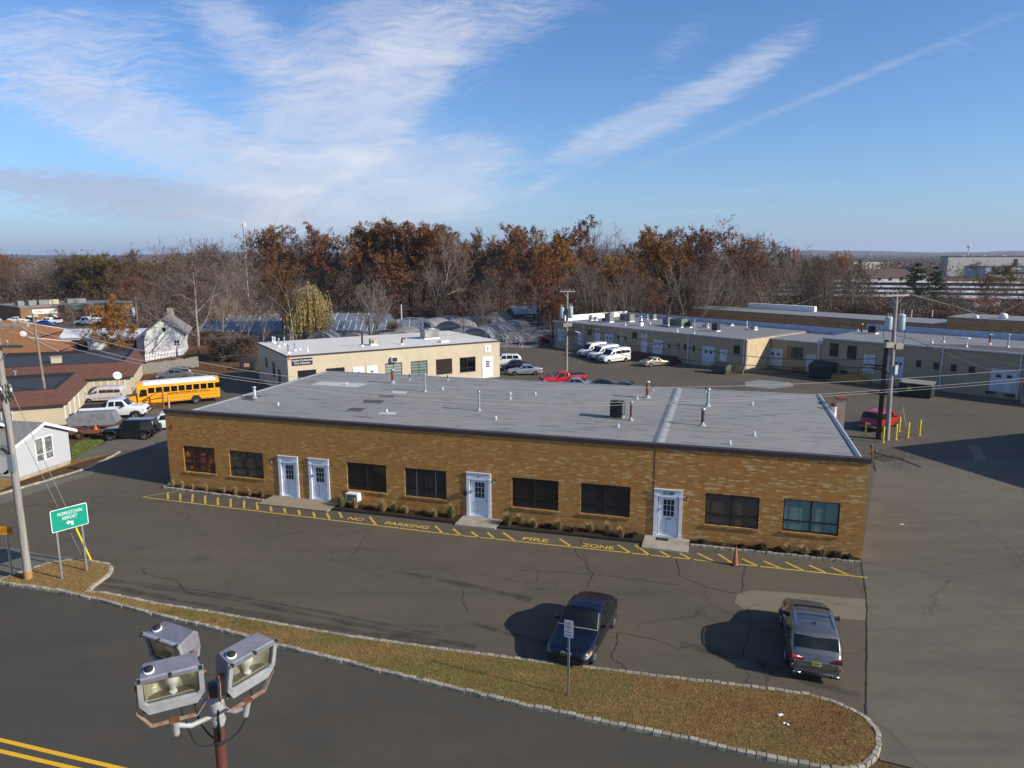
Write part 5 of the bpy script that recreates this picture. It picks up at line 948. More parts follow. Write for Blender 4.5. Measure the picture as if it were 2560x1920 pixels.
# white gabled house, picket fence, chain of greenhouses
p0 = G(363, 884); an = .36; wd = 5.6; p1 = p0 + Vector((math.cos(an), math.sin(an), 0)) * wd
t = thing('white_house', 'white gabled house with grey roof and chimney, beside the picket fence', 'house', (p0.x, p0.y, 0), an); e_ = ZT(p0, 835); pk = ZT((p0 + p1) / 2, 797)
WS = mat('white_clapboard', (.66, .66, .64), .8, dirt=.1); mb = MB(); mb.ext([(0, -.1), (wd, -.1), (wd, e_), (wd / 2, pk), (0, e_)], 'y', 0, 11); mb.build('wall', WS, t)
sl = (pk - e_) / (wd / 2); mb = MB()
for x0 in (-.5, wd + .5): zz_ = e_ - .5 * sl; mb.ext([(x0, zz_), (wd / 2, pk), (wd / 2, pk + .15), (x0, zz_ + .15)], 'y', -.4, 11.3)
mb.build('roof', SHG, t); MB().box(wd * .5, 7, pk - .8, wd * .5 + 1.0, 7.9, pk + 1.1).build('chimney', mat('chimney_brick', (.30, .24, .19), .9), t)
window_part(t, (wd * .45, wd * .45 + .6, e_ + .2, e_ + .9), sill=False, fm=WHITE, mull=()); window_part(t, (wd * .72, wd * .86, 1., 1.9), sill=False, fm=WHITE, mull=(1, 2)); man_door(t, (wd * .6, wd * .68, 0, 2.0), WHITE)
a_, b2 = G(364, 905), G(465, 888); t = thing('picket_fence', 'white picket fence in front of the white gabled house', 'fence', (a_.x, a_.y, 0), math.atan2(b2.y - a_.y, b2.x - a_.x)); L_ = (b2 - a_).length; mb = MB(); n = int(L_ / .26)
for k in range(n): x = k * .26; mb.ext([(x, .1), (x + .13, .1), (x + .13, 1.05), (x + .065, 1.15), (x, 1.05)], 'y', -.02, .02)
d_ = mb.build('picket', WHITE, t); d_['kind'] = 'stuff'
MB().box(0, .022, .3, L_, .06, .38).build('rail', WHITE, t); MB().box(0, .022, .8, L_, .06, .88).build('rail', WHITE, t)
a_, b2 = G(353, 938), G(497, 917); t = thing('board_fence', 'weathered grey board fence behind the school bus', 'fence', (a_.x, a_.y, 0), math.atan2(b2.y - a_.y, b2.x - a_.x)); L_ = (b2 - a_).length; mb = MB(); n = int(L_ / .2); r = random.Random(2)
for k in range(n): x = k * L_ / n; mb.box(x + .005, -.015, 0, x + L_ / n - .005, .015, 1.35 + r.uniform(-.06, .06))
d_ = mb.build('board', mat('silver_grey_boards', (.19, .175, .145), .9, var=.35, sc_=4, stretch=(4, 4, .5)), t); d_['kind'] = 'stuff'
for k in range(int(L_ / 2.4) + 1): MB().box(k * 2.4, .018, 0, k * 2.4 + .1, .1, 1.45).build('post', WOODP, t)
# greenhouses
def film(name, c, a=.0):
    m, b, bs = newmat(name); v = b.n('ShaderNodeTexCoord').outputs['Object']; n = b.noise(b.mapv(v, (1, .3, .3)), 1.2, 5, .65); P_(bs, b, b.mix(b.ramp(n, [(.35, 0), (.65, 1)]), sm(c, .55), sm(c, 1.1)), .35, 0, .4); return m
FILM = film('greenhouse_film', (.28, .285, .29)); FILMB = film('blue_grey_glazing', (.17, .20, .24)); FILMG = film('old_grey_film', (.17, .17, .17))
GHL = [(492, 860, 'gable', 9, 30, FILMB, 'long blue grey glazed greenhouse behind the white house'), (560, 838, 'gable', 8, 30, FILMB, 'blue glazed greenhouse in the back row, left one'), (650, 833, 'gable', 8, 22, FILMB, 'blue glazed greenhouse in the back row beside the willow'), (690, 858, 'gable', 8, 24, FILMB, 'blue grey greenhouse left of the willow behind the beige building')]
for u, v, kd, w, L_, m_, l_ in GHL:
    p = G(u, v); t = thing('greenhouse', l_, 'greenhouse', (p.x, p.y, 0), .06); MB().box(0, 0, -.1, L_, w, 2.0).build('wall', m_, t); mb = MB(); mb.ext([(-.2, 2.002), (w + .2, 2.002), (w / 2, 3.4)], 'x', -.2, L_ + .2); mb.build('roof', m_, t)
    mb = MB()
    for k in range(int(L_ / 2)): mb.tube([(k * 2, -.24, 2.04), (k * 2, w / 2, 3.45)], .04, 4)
    d_ = mb.build('glazing_bar', WHITE, t); d_['kind'] = 'stuff'
def hoop(u, v, w, L_, m_, l_, rz=1.35, ends=True, ribs=False, hh=1, group=None):
    p = G(u, v); t = thing('hoop_greenhouse', l_, 'greenhouse', (p.x, p.y, 0), rz, group); n = 12; pr = [(math.cos(PI * i / n) * w / 2, math.sin(PI * i / n) * w * .42 * hh) for i in range(n + 1)]
    if not ribs:
        mb = MB(); V = [(x, y, z) for x in (0, L_) for y, z in pr]; mb.add(V, [(i, i + 1, n + 2 + i, n + 1 + i) for i in range(n)], True); mb.add(V, [tuple(range(n + 1)), tuple(range(n + 1, 2 * n + 2))]); mb.build('film_cover', m_, t)
    mb = MB()
    for k in range(int(L_ / 1.6) + 1): mb.tube([(k * 1.6, y * 1.01, z * 1.01) for y, z in pr], .045, 4)
    d_ = mb.build('hoop', mat('pale_hoop', (.38, .37, .35), .6), t); d_['kind'] = 'stuff'
    if not ribs: MB().box(-.03, -.6, 0, -.005, .6, 1.6).build('door', FILMG, t)
HG = [(748, 850, 5.5, 12, FILMG), (790, 845, 6, 14, FILM), (760, 858, 5, 8, FILMG), (800, 862, 5, 7, FILM), (842, 835, 6, 14, FILMG), (885, 868, 5, 8, FILM), (940, 872, 5, 10, FILM), (1000, 868, 6, 10, FILM), (1050, 836, 6, 14, FILM), (1030, 866, 5, 8, FILMB), (1122, 838, 6, 12, FILM), (1130, 862, 5, 10, FILMB), (1190, 858, 6, 12, FILMB), (1205, 828, 6, 12, FILMG)]
PLN = ['small grey hoop greenhouse just right of the willow', 'pale hoop greenhouse behind the bare multi stem tree', 'low grey hoop greenhouse in front, right of the willow', 'low pale hoop tunnel in front of the bare multi stem tree', 'dark grey hoop greenhouse at the wood edge, left of the thin pole', 'pale hoop tunnel directly over the left half of the white roof', 'pale hoop tunnel left of the thin pole, over the white roof', 'pale hoop tunnel right of the thin pole', 'pale hoop greenhouse at the back, right of the thin pole', 'blue tinted tunnel just behind the thin pole', 'rounded white hoop greenhouse at the back near the fence', 'blue tinted tunnel behind the grey rooftop unit', 'wide blue tinted tunnel nearest the right of the nursery', 'grey hoop greenhouse farthest right at the wood edge']
for (u, v, w, L_, m_), l_ in zip(HG, PLN): hoop(u, v, w, L_, m_, l_, rz=1.2 + (u % 7) * .05)
for (u, v), l_ in zip([(1230, 862), (1265, 866), (1305, 860), (1340, 866)], ['leftmost bare hoop frame by the wood right of the beige building', 'second bare hoop frame right of the beige building', 'third bare hoop frame, left of the small grey hut', 'rightmost bare hoop frame before the pole']): hoop(u, v, 5.5, 9, FILM, l_, rz=1.3, ribs=True, hh=.8)
sheet('nursery_ground', [tuple(G(u, v))[:2] for u, v in ((660, 866), (1230, 872), (1345, 868), (1400, 812), (1250, 800), (700, 800))], .006, ground_mat('nursery_cover', [(.3, (.10, .09, .075)), (.48, (.17, .165, .16)), (.56, (.30, .31, .33)), (.7, (.20, .17, .13))], .5, 3))
r = random.Random(77)
for k in range(18):
    u = r.uniform(700, 1290); v = r.uniform(804, 832); hoop(u, v, 5.5, r.uniform(8, 14), r.choice((FILM, FILM, FILMG, FILMB)), 'low pale hoop tunnel in the back rows of the plant nursery', rz=1.15 + r.uniform(-.1, .2), hh=.75, group='hoop tunnels in the back rows of the nursery')
a_, b2 = G(1010, 884), G(1345, 872); t = thing('wire_fence', 'thin wire fence along the nursery behind the beige building', 'fence', (a_.x, a_.y, 0), math.atan2(b2.y - a_.y, b2.x - a_.x)); L_ = (b2 - a_).length
for k in range(int(L_ / 2.6) + 1): MB().cyl((k * 2.6, 0, 0), (k * 2.6, 0, 1.9), .04, n=6).build('post', STEEL, t)
for z in (.5, 1.2, 1.85): MB().cyl((0, 0, z), (L_, 0, z), .02, n=5).build('rail', STEEL, t)
p = G(1293, 812); t = gable('hut', 'small grey hut with pale roof at the wood edge, left of the middle pole', 'hut', (p.x, p.y, 0), .35, 8, 6, 2.4, 3.6, mat('grey_boards', (.12, .13, .14), .9), mat('pale_metal_roof', (.34, .35, .35), .6), .5); window_part(t, (2, 3.2, 1, 1.8), fm=WHITE)
for (u, v, w, h), l_ in zip([(155, 868, 6, 2.2), (222, 872, 11, 2.3), (262, 868, 5, 2.0)], ['white sided garage behind the mansard building, left one', 'long white shed roof behind the mansard building, middle one', 'low white shed under the rusty oak']): 
    p = G(u, v + 14); t = gable('garage', l_, 'garage', (p.x, p.y, 0), .25, w, 6, h, h + 1.0, WS, mat('white_metal_roof', (.62, .63, .62), .6), .2); MB().box(w * .25, -.05, 0, w * .6, -.01, h - .3).build('garage_door', DARK, t)
# ------------------------------------------------------------------ trees
BARK = [mat('grey_bark', (.14, .115, .09), .95, var=.35, sc_=3, stretch=(3, 3, .6)), mat('dark_bark', (.065, .048, .036), .95, var=.35, sc_=3), mat('pale_bark', (.24, .20, .155), .95, var=.3, sc_=3)]
TWIG = [mat('grey_twigs', (.16, .13, .105), .95, var=.3, sc_=.4), mat('brown_twigs', (.12, .085, .062), .95, var=.3, sc_=.4), mat('pale_twigs', (.22, .185, .145), .95, var=.3, sc_=.4)]
def leafm(name, a, b2):
    m, b, bs = newmat(name); v = b.n('ShaderNodeTexCoord').outputs['Object']; g = b.n('ShaderNodeNewGeometry').outputs['Random Per Island']; q = b.n('ShaderNodeObjectInfo').outputs['Random']
    n = b.noise(v, .35, 3, .6); k = b.m('ADD', b.m('MULTIPLY', g, .55), b.m('MULTIPLY', n, .45)); c = b.ramp(k, [(.2, a), (.8, b2)])
    s_ = b.m('MULTIPLY_ADD', q, .5, .75); c = b.mix(1, c, b.comb(s_, s_, s_), 'MULTIPLY'); P_(bs, b, c, .8, 0, .15)
    t = b.n('ShaderNodeBsdfTranslucent'); b.put(t.inputs[0], c); mx = b.n('ShaderNodeMixShader'); mx.inputs[0].default_value = .25; out = [n_ for n_ in b.nodes if n_.type == 'OUTPUT_MATERIAL'][0]
    b.l.new(bs.outputs[0], mx.inputs[1]); b.l.new(t.outputs[0], mx.inputs[2]); b.l.new(mx.outputs[0], out.inputs[0]); return m
LF = {'rust': leafm('rust_leaves', (.125, .06, .024), (.26, .125, .045)), 'orange': leafm('orange_leaves', (.21, .10, .025), (.38, .185, .045)), 'red': leafm('red_brown_leaves', (.14, .058, .028), (.25, .105, .048)),
      'brown': leafm('brown_leaves', (.095, .062, .036), (.18, .11, .062)), 'olive': leafm('olive_leaves', (.09, .07, .015), (.17, .12, .025)), 'willow': leafm('willow_leaves', (.26, .20, .075), (.44, .35, .14)), 'pine': leafm('pine_needles', (.018, .042, .015), (.045, .08, .025))}
def tri_tube(mb, p, q, r0, r1, n=3):
    d = (q - p); L = d.length
    if L < 1e-4: return
    d /= L; a = d.orthogonal().normalized(); b_ = d.cross(a); i0 = len(mb.v)
    for c, r in ((p, r0), (q, r1)):
        for k in range(n): t = 2 * PI * k / n; v = c + (a * math.cos(t) + b_ * math.sin(t)) * r; mb.v.append((v.x, v.y, v.z))
    for k in range(n): mb.f.append([i0 + k, i0 + (k + 1) % n, i0 + n + (k + 1) % n, i0 + n + k]); mb.m.append(mb.mi); mb.sm.append(n > 3)
def leaf(mb, p, s, r):
    a = Vector((r.gauss(0, 1), r.gauss(0, 1), r.gauss(0, 1))).normalized(); b_ = a.orthogonal().normalized() * s; c = a.cross(b_) * .8; i0 = len(mb.v)
    for v in (p - b_, p + c * .7, p + b_, p - c * .7): mb.v.append((v.x, v.y, v.z))
    mb.f.append([i0, i0 + 1, i0 + 2, i0 + 3]); mb.m.append(1); mb.sm.append(False)
def tree_proto(seed, H=18., spread=.5, first=.3, levels=4, nb=(6, 4, 4, 4), leaves=0, ls=.16, lean=.02, upw=.35, tw=.022, droop=0., crownfrac=1., tr=.014, multi=1):
    """returns (trunk MB, crown MB): limbs forking out of a tapering leader, twigs and leaves at the ends"""
    r = random.Random(seed); T = MB(); K = MB(); ends = []
    def grow(p, d, L, rad, lv):
        seg = 4 if lv < 2 else 3; mb = T if lv < 2 else K; q = p; pts = [(p, rad)]; 
        for s_ in range(seg):
            w = .10 + .06 * lv; d = (d + Vector((r.gauss(0, w), r.gauss(0, w), r.gauss(0, w * .6) + (upw * .12 if lv else 0) - droop * .25 * (lv > 1)))).normalized()
            q2 = q + d * (L / seg); rr = rad * (1 - .72 * (s_ + 1) / seg); tri_tube(mb, q, q2, pts[-1][1], max(rr, tw * .5), 6 if lv == 0 else (4 if lv == 1 else 3)); q = q2; pts.append((q, max(rr, tw * .5)))
        if lv >= levels: ends.append((p, q)); return
        n = nb[min(lv, len(nb) - 1)]
        for k in range(n):
            f = (first if lv == 0 else .22) + (1 - (first if lv == 0 else .22)) * ((k + r.random() * .8) / n); f = min(f, .98); i = min(int(f * seg), seg - 1); tt = f * seg - i
            b0 = pts[i][0].lerp(pts[i + 1][0], tt); br = (pts[i][1] * (1 - tt) + pts[i + 1][1] * tt)
            az = r.uniform(0, 2 * PI) if lv else (k * 2.4 + r.uniform(-.5, .5)); ax = d.orthogonal().normalized(); ax = (Matrix.Rotation(az, 3, d) @ ax)
            ang = r.uniform(.45, .95) * (1.15 if lv == 0 else 1) * (1.25 - .5 * f) * (.55 + spread); nd = (Matrix.Rotation(ang, 3, ax) @ d).normalized(); nd = (nd + Vector((0, 0, upw * .35 - droop * .6))).normalized()
            grow(b0, nd, L * r.uniform(.42, .68) * ((1.12 - .55 * f) if lv == 0 else .95), max(br * r.uniform(.45, .65), tw), lv + 1)
        if lv < levels: ends.append((q - d * .3, q))
    for m_ in range(multi):
        a = 2 * PI * m_ / multi; d0 = Vector((r.gauss(0, lean) + (math.cos(a) * .22 if multi > 1 else 0), r.gauss(0, lean) + (math.sin(a) * .22 if multi > 1 else 0), 1)).normalized()
        grow(Vector((math.cos(a) * .15 * (multi > 1), math.sin(a) * .15 * (multi > 1), -.1)), d0, H * (.86 if multi == 1 else .62), H * tr / (1 if multi == 1 else 1.6), 0)
    if leaves:
        for k in range(leaves):
            p, q = r.choice(ends)
            if p.z < H * first * .8: continue
            c = p.lerp(q, r.random()) + Vector((r.gauss(0, .22), r.gauss(0, .22), r.gauss(0, .22))); leaf(K, c, ls * r.uniform(.6, 1.3), r)
    return T, K
def willow_proto(seed, H=10.):
    r = random.Random(seed); T = MB(); K = MB()
    for k in range(9):
        a = k * .7 + r.uniform(-.2, .2); p = Vector((0, 0, 0)); q = Vector((math.cos(a) * .35, math.sin(a) * .35, H * .35)); tri_tube(T, p, q, .32, .2, 6); e = Vector((math.cos(a) * H * .27 * r.uniform(.4, 1.15), math.sin(a) * H * .27 * r.uniform(.4, 1.15), H * r.uniform(.65, .93))); tri_tube(T, q, e, .17, .06, 5)
        for j in range(52):
            s_ = e + Vector((r.gauss(0, H * .09), r.gauss(0, H * .09), r.gauss(0, H * .035))); tri_tube(K, e.lerp(q, r.random() * .5), s_, .04, .015); pz = s_; L = r.uniform(.3, .72) * H; n = int(L / .16); out = Vector((s_.x, s_.y, 0)).normalized() * .035
            for i in range(n):
                pz = pz + out * (1.2 - i / n * 1.4) + Vector((r.gauss(0, .03), r.gauss(0, .03), -.16))
                if pz.z < .3: break
                leaf(K, pz, r.uniform(.10, .19), r)
    return T, K
def pine_proto(seed, H=13., sp_=.24, n=5200):
    r = random.Random(seed); T = MB(); K = MB(); tri_tube(T, Vector((0, 0, -.1)), Vector((0, 0, H * .97)), H * .014, .03, 6)
    for k in range(75):
        f = r.uniform(.12, .98); z = H * f; L = H * sp_ * (1 - f) ** .75 * r.uniform(.6, 1.15) + .25; a = r.uniform(0, 2 * PI); e = Vector((math.cos(a) * L, math.sin(a) * L, z + L * r.uniform(-.15, .25))); b0 = Vector((0, 0, z)); tri_tube(K, b0, e, .05, .015)
        for j in range(int(n / 75)):
            t = r.random() ** .6; c = b0.lerp(e, t) + Vector((r.gauss(0, .28 * t + .06), r.gauss(0, .28 * t + .06), r.gauss(0, .16))); leaf(K, c, r.uniform(.1, .2), r)
    return T, K
PROT = {}
def proto(key, TK, bark, tw, lf):
    T, K = TK; a = T.build('trunk', BARK[bark], fix=False); b_ = K.build('crown', [TWIG[tw], LF[lf]] if lf else [TWIG[tw]], fix=False)
    PROT[key] = (a.data, b_.data, max(v[2] for v in K.v)); bpy.data.objects.remove(a); bpy.data.objects.remove(b_)
for i in range(4): proto('bare%d' % i, tree_proto(10 + i, 18, .35 + .15 * (i % 2), .28 + .06 * i, 4, (9, 6, 5, 4), tw=.020), (0, 1, 2, 0)[i], (0, 1, 2, 0)[i], None)
for i in range(2): proto('haze%d' % i, tree_proto(60 + i, 18, .4, .3, 4, (9, 6, 5, 4), leaves=1500, ls=.12, tw=.02), 0, 1, 'brown')
for i, (lf, n) in enumerate((('rust', 12500), ('rust', 8000), ('orange', 12000), ('red', 9000), ('brown', 5000), ('olive', 7000), ('red', 2800), ('brown', 9000))): proto('%s%d' % (lf, n), tree_proto(30 + i, 18, .42, .26 if i % 2 else .34, 4, (9, 6, 4, 3), leaves=n, ls=.20), 1, 1, lf)
for i in range(2): proto('pole%d' % i, tree_proto(80 + i, 16, .22, .5, 3, (8, 5, 4), tw=.02, tr=.009), 2, 0, None)
proto('willow', willow_proto(3), 0, 2, 'willow'); proto('pine0', pine_proto(4), 1, 1, 'pine'); proto('pine1', pine_proto(5, 12, .38, 6500), 1, 1, 'pine')
proto('vase', tree_proto(95, 14, .25, .22, 4, (5, 5, 4, 4), tw=.02, multi=5, upw=.6), 0, 0, None)
proto('bigbare', tree_proto(99, 17, .5, .2, 4, (10, 7, 6, 5), tw=.02, tr=.014), 2, 0, None)
proto('lowoak', tree_proto(101, 14, .45, .08, 4, (13, 6, 4, 3), leaves=14000, ls=.17), 1, 1, 'orange')
proto('low', tree_proto(103, 6, .7, .08, 3, (12, 7, 5), leaves=1600, ls=.12, tw=.018, multi=3), 1, 1, 'brown'); proto('lowbare', tree_proto(104, 6, .7, .08, 3, (12, 7, 5), tw=.016, multi=4), 0, 0, None)
KN = {'bare': 'bare_tree', 'haze': 'bare_tree', 'rust': 'oak_tree', 'oran': 'orange_tree', 'red9': 'oak_tree', 'red2': 'oak_tree', 'brow': 'oak_tree', 'oliv': 'olive_tree', 'pole': 'young_tree', 'will': 'willow_tree', 'pine': 'pine_tree', 'vase': 'bare_tree', 'bigb': 'bare_tree', 'lowo': 'oak_tree', 'low': 'bush', 'lowb': 'bush'}
def tree(key, p, top_z, label, group=None, w=1., rz=None, cat='tree'):
    a, b_, h = PROT[key]; s_ = top_z / h; r = random.Random(int(p[0] * 131 + p[1] * 17)); t = bpy.data.objects.new(KN[key[:4] if key[:4] in KN else 'low'], None); C.objects.link(t); t.location = (p[0], p[1], -.02); t.rotation_euler = (0, 0, r.uniform(0, 6.3) if rz is None else rz); t.scale = (s_ * w, s_ * w, s_); t.empty_display_size = .3
    tag(t, label, cat, group)
    for nm, me in (('trunk', a), ('crown', b_)): o = bpy.data.objects.new(nm, me); C.objects.link(o); o.parent = t
    return t
def skytree(u, vtop, D, key, label, group=None, w=1., cat='tree'):
    p = AY(u, 700, D); p.z = 0; return tree(key, p, ZT(p, vtop) * (1.03 if cat == 'tree' and D < 200 else 1), label, group, w, cat=cat)
# skyline of the wood, crown by crown: photo column, row of the top, distance, kind, width
SKY = [(8, 618, 165, 'red2800', 1), (48, 640, 170, 'haze0', 1), (95, 640, 168, 'bare0', 1), (140, 624, 172, 'bare2', 1), (188, 620, 170, 'bare1', 1.1), (228, 622, 165, 'bare0', 1), (262, 628, 150, 'olive7000', 1.1), (305, 640, 148, 'brown9000', 1), (348, 604, 160, 'bare2', 1), (385, 606, 158, 'haze1', 1), (430, 616, 160, 'red2800', 1), (468, 612, 150, 'bare1', 1), (508, 602, 145, 'red2800', .9), (556, 588, 150, 'bare3', .9), (592, 600, 146, 'haze0', 1), (632, 578, 142, 'bare0', 1), (668, 560, 140, 'rust8000', 1), (706, 572, 145, 'brown5000', 1), (742, 578, 142, 'haze1', 1), (784, 556, 140, 'red9000', 1),
       (832, 578, 145, 'haze0', .9), (885, 560, 135, 'rust12500', 1.15), (938, 570, 136, 'orange12000', .9), (970, 532, 160, 'bare2', .8), (1008, 546, 140, 'rust8000', 1), (1050, 565, 142, 'rust12500', .9), (1095, 558, 134, 'rust12500', 1.15), (1140, 572, 146, 'brown9000', 1), (1176, 573, 150, 'red9000', .9), (1208, 570, 150, 'bare0', .9), (1250, 568, 142, 'red9000', .9), (1300, 558, 138, 'rust8000', 1.05), (1345, 566, 142, 'brown5000', 1), (1378, 582, 132, 'orange12000', .9), (1420, 545, 142, 'red9000', .9), (1466, 572, 150, 'bare1', .9), (1505, 552, 146, 'bare0', 1), (1550, 556, 145, 'haze1', 1), (1602, 563, 138, 'orange12000', .95), (1650, 578, 145, 'brown5000', .9), (1700, 576, 142, 'red9000', .9), (1738, 564, 146, 'rust8000', .8), (1790, 543, 135, 'red2800', 1.15), (1836, 570, 140, 'haze0', .9), (1868, 582, 138, 'bare2', .9), (1900, 606, 150, 'bare1', .8), (1940, 608, 260, 'bare0', .9)]
KW = {'bare': 'bare grey', 'haze': 'nearly bare brown', 'red2': 'thinly leaved red brown', 'red9': 'red brown leaved', 'rust': 'rust coloured', 'brow': 'dark brown leaved', 'oran': 'orange brown', 'oliv': 'olive and ochre'}
seen = {}
ORD = ['first', 'second', 'third', 'fourth', 'fifth', 'sixth', 'seventh', 'eighth', 'ninth', 'tenth', 'eleventh', 'twelfth', 'thirteenth', 'fourteenth', 'fifteenth', 'sixteenth']
for u, vt, D, k, w in SKY:
    D = max(D, 186) if u < 330 else (max(D, 160 + D % 7) if 640 < u < 1345 else D)
    kw = KW[k[:4]]; seen[kw] = seen.get(kw, 0) + 1; skytree(u, vt, D, k, '%s tree on the wood skyline, %s such from left' % (kw, ORD[seen[kw] - 1]), 'crowns along the skyline of the wood', w)
# rows filling the wood below the skyline; nothing tells these apart
r = random.Random(21); GW = 'trees crowding inside the wood'
LBL = {'bare': 'bare grey tree crowded inside the dense wood', 'haze': 'nearly bare brown tree crowded inside the dense wood', 'brow': 'dark brown leaved tree crowded inside the dense wood', 'rust': 'rust coloured tree crowded inside the dense wood', 'pole': 'slim pale trunked young tree at the front of the wood', 'red2': 'thinly leaved red brown tree crowded inside the wood'}
def top_at(u):
    b_ = min(SKY, key=lambda q: abs(q[0] - u)); return b_[1]
for row, (D0, D1, n, drop) in enumerate(((150, 175, 46, (18, 45)), (132, 148, 46, (40, 90)), (120, 130, 40, (70, 140)))):
    for k in range(n):
        u = -30 + (1960) * (k + r.random()) / n
        if u < 480 and row == 2: continue
        if u < 330: D = r.uniform(183, 200)
        elif 640 < u < 1345: D = (r.uniform(176, 198), r.uniform(164, 178), r.uniform(156, 165))[row]
        else: D = r.uniform(D0, D1)
        if u > 1700 and row == 0: continue
        key = r.choice(['bare0', 'bare1', 'bare2', 'bare3', 'haze0', 'haze1', 'haze0', 'haze1', 'brown5000', 'red2800'] if row else ['bare0', 'haze0', 'haze1', 'brown5000', 'rust8000'])
        vt = top_at(u) + r.uniform(*drop); skytree(u, vt, D, key, LBL[key[:4]], GW)
for k in range(34):
    u = r.choice((r.uniform(600, 760), r.uniform(1420, 1760), r.uniform(1420, 1760), r.uniform(1760, 1960))); skytree(u, r.uniform(640, 720), r.uniform(119, 128) if u > 800 else r.uniform(112, 118), r.choice(('pole0', 'pole1')), LBL['pole'], 'slim young trees at the front of the wood')
# right hand thicket, in front of and beyond the storage rows
for u, vt, D, key, l_, w in [(1996, 640, 250, 'haze0', 'brown tree by the red tower', 1), (2022, 606, 240, 'bare0', 'round bare tree top right of the red tower', 1.3), (2045, 652, 190, 'pine1', 'dark green pine right of the round bare tree', .8), (2088, 622, 230, 'orange12000', 'orange brown tree right of the green pine', 1), (2120, 690, 170, 'pine0', 'small dark spruce before the storage rows', 1), (2290, 660, 185, 'pine1', 'large dark green pine between cream house and grey block', 1.3), (2340, 668, 175, 'pine1', 'green pine right of the largest pine', 1), (2398, 660, 200, 'haze1', 'bare brown tree before the grey block', 1), (2440, 680, 180, 'olive7000', 'olive brown tree before the grey block', .8), (2560, 655, 190, 'olive7000', 'olive tree at the right edge', .9), (2480, 690, 170, 'haze0', 'bare brown tree in front of the grey block, right', 1),
                             (1930, 680, 140, 'bare3', 'tall thin bare tree behind the brown band building', .8), (1975, 690, 150, 'haze1', 'brown bare tree left of the right hand pole', 1), (1880, 640, 135, 'brown5000', 'brown leaved tree left of the storage rows', .9), (2380, 700, 165, 'bare0', 'bare spreading tree in front of the storage rows', 1.2), (2460, 720, 160, 'bare1', 'bare tree before the cream storage block', 1.1), (2535, 700, 165, 'bare2', 'bare pale tree near the right edge', 1), (2170, 720, 175, 'haze0', 'brown shrubby tree behind the transformers', 1), (2240, 700, 170, 'bare3', 'bare tree behind the crossarm of the right pole', .9), (2080, 705, 170, 'haze1', 'brown bare tree left of the small spruce', 1), (2030, 690, 165, 'bare1', 'bare tree in the thicket left of the small spruce', .9)]:
    skytree(u, vt, D, key, l_, 'trees in the right hand thicket', w)
for k in range(60):
    u = r.uniform(1780, 2640); D = r.uniform(124, 165); vt = r.uniform(742, 772) + (u - 1780) * .012
    skytree(u, vt, D, r.choice(('low', 'low', 'lowbare')), 'brown bush in the thicket behind the brown band building', 'bushes behind the brown band building', 1.3, 'bush')
for k in range(14):
    u = 1850 + k * 24; skytree(u, 598 + k * 4 + r.uniform(-12, 14), r.uniform(140, 165), r.choice(('haze0', 'haze1', 'bare2', 'brown5000', 'bare0')), 'brown tree where the wood thins out toward the storage rows', 'trees where the wood thins out', .9)
for k in range(40):
    u = r.uniform(1860, 2330) if k < 28 else r.uniform(2330, 2620); D = r.uniform(148, 182); skytree(u, r.uniform(650, 715) if u < 2100 else r.uniform(690, 750), D, r.choice(('haze0', 'haze1', 'bare1', 'bare3', 'bare0', 'haze0')), 'bare brown tree in the thicket before the storage rows', 'trees in the right hand thicket', 1.)
for k in range(46):
    u = r.uniform(1850, 2640); D = r.uniform(380, 620); skytree(u, r.uniform(640, 672), D, r.choice(('haze0', 'haze1', 'brown5000', 'bare0', 'red2800')), 'distant brown tree beyond the storage rows', 'distant trees beyond the storage rows', 1.2)
# named trees nearer the camera
skytree(768, 705, 118, 'willow', 'pale yellow green weeping willow behind the beige building', w=.85)
skytree(700, 655, 115, 'rust8000', 'orange brown oak standing left of the willow', w=.9); skytree(1358, 610, 122, 'red9000', 'orange red oak behind the middle utility pole', w=.75); skytree(1385, 725, 116, 'red9000', 'low bright red oak foliage left of the middle pole', w=1.1)
skytree(1560, 635, 126, 'orange12000', 'broad orange oak low in front of the wood, centre right', w=1.2); skytree(925, 690, 116, 'vase', 'bare many stemmed vase shaped tree behind the beige building', w=1.1); skytree(1110, 560, 154, 'bigbare', 'tall bare tree with forked pale limbs, centre of the wood', w=.8)
skytree(480, 590, 101, 'bigbare', 'large bare spreading tree behind the board fence', w=1.15)
skytree(300, 735, 103, 'lowoak', 'rusty leaved oak standing left of the white gabled house', w=1.1); skytree(255, 632, 188, 'olive7000', 'olive and ochre crown behind the strip mall', w=1.2)
for u, vt, D, key, l_ in ((172, 745, 120, 'bare3', 'bare crooked tree in front of the strip mall'), (545, 720, 103, 'bare2', 'bare young tree right of the large bare tree'), (575, 735, 101, 'pole0', 'slim trunk left of the green dumpster'), (600, 730, 102, 'pole1', 'slim pale trunk right above the green dumpster'), (640, 790, 104, 'pole0', 'thin sapling near the beige building corner'), (975, 800, 117, 'low', 'rusty bush between hoop greenhouses'), (1160, 745, 118, 'bare1', 'bare dark tree left of the nursery fence'), (1215, 720, 116, 'bare0', 'bare tree at the right end of the nursery'), (1320, 800, 115, 'bare3', 'small dark bare tree beside the small hut')):
    skytree(u, vt, D, key, l_)
for k in range(60):
    u = r.uniform(380, 1390); D = (r.uniform(97, 104) if u > 520 else r.uniform(112, 118)) if u < 640 else r.uniform(150, 158); vt = (830 if u < 640 else 775) + r.uniform(-25, 15); skytree(u, vt, D, r.choice(('low', 'lowbare')), 'tangled brown bush along the wood and nursery edge', 'bushes along the nursery edge', 1.2, 'bush')
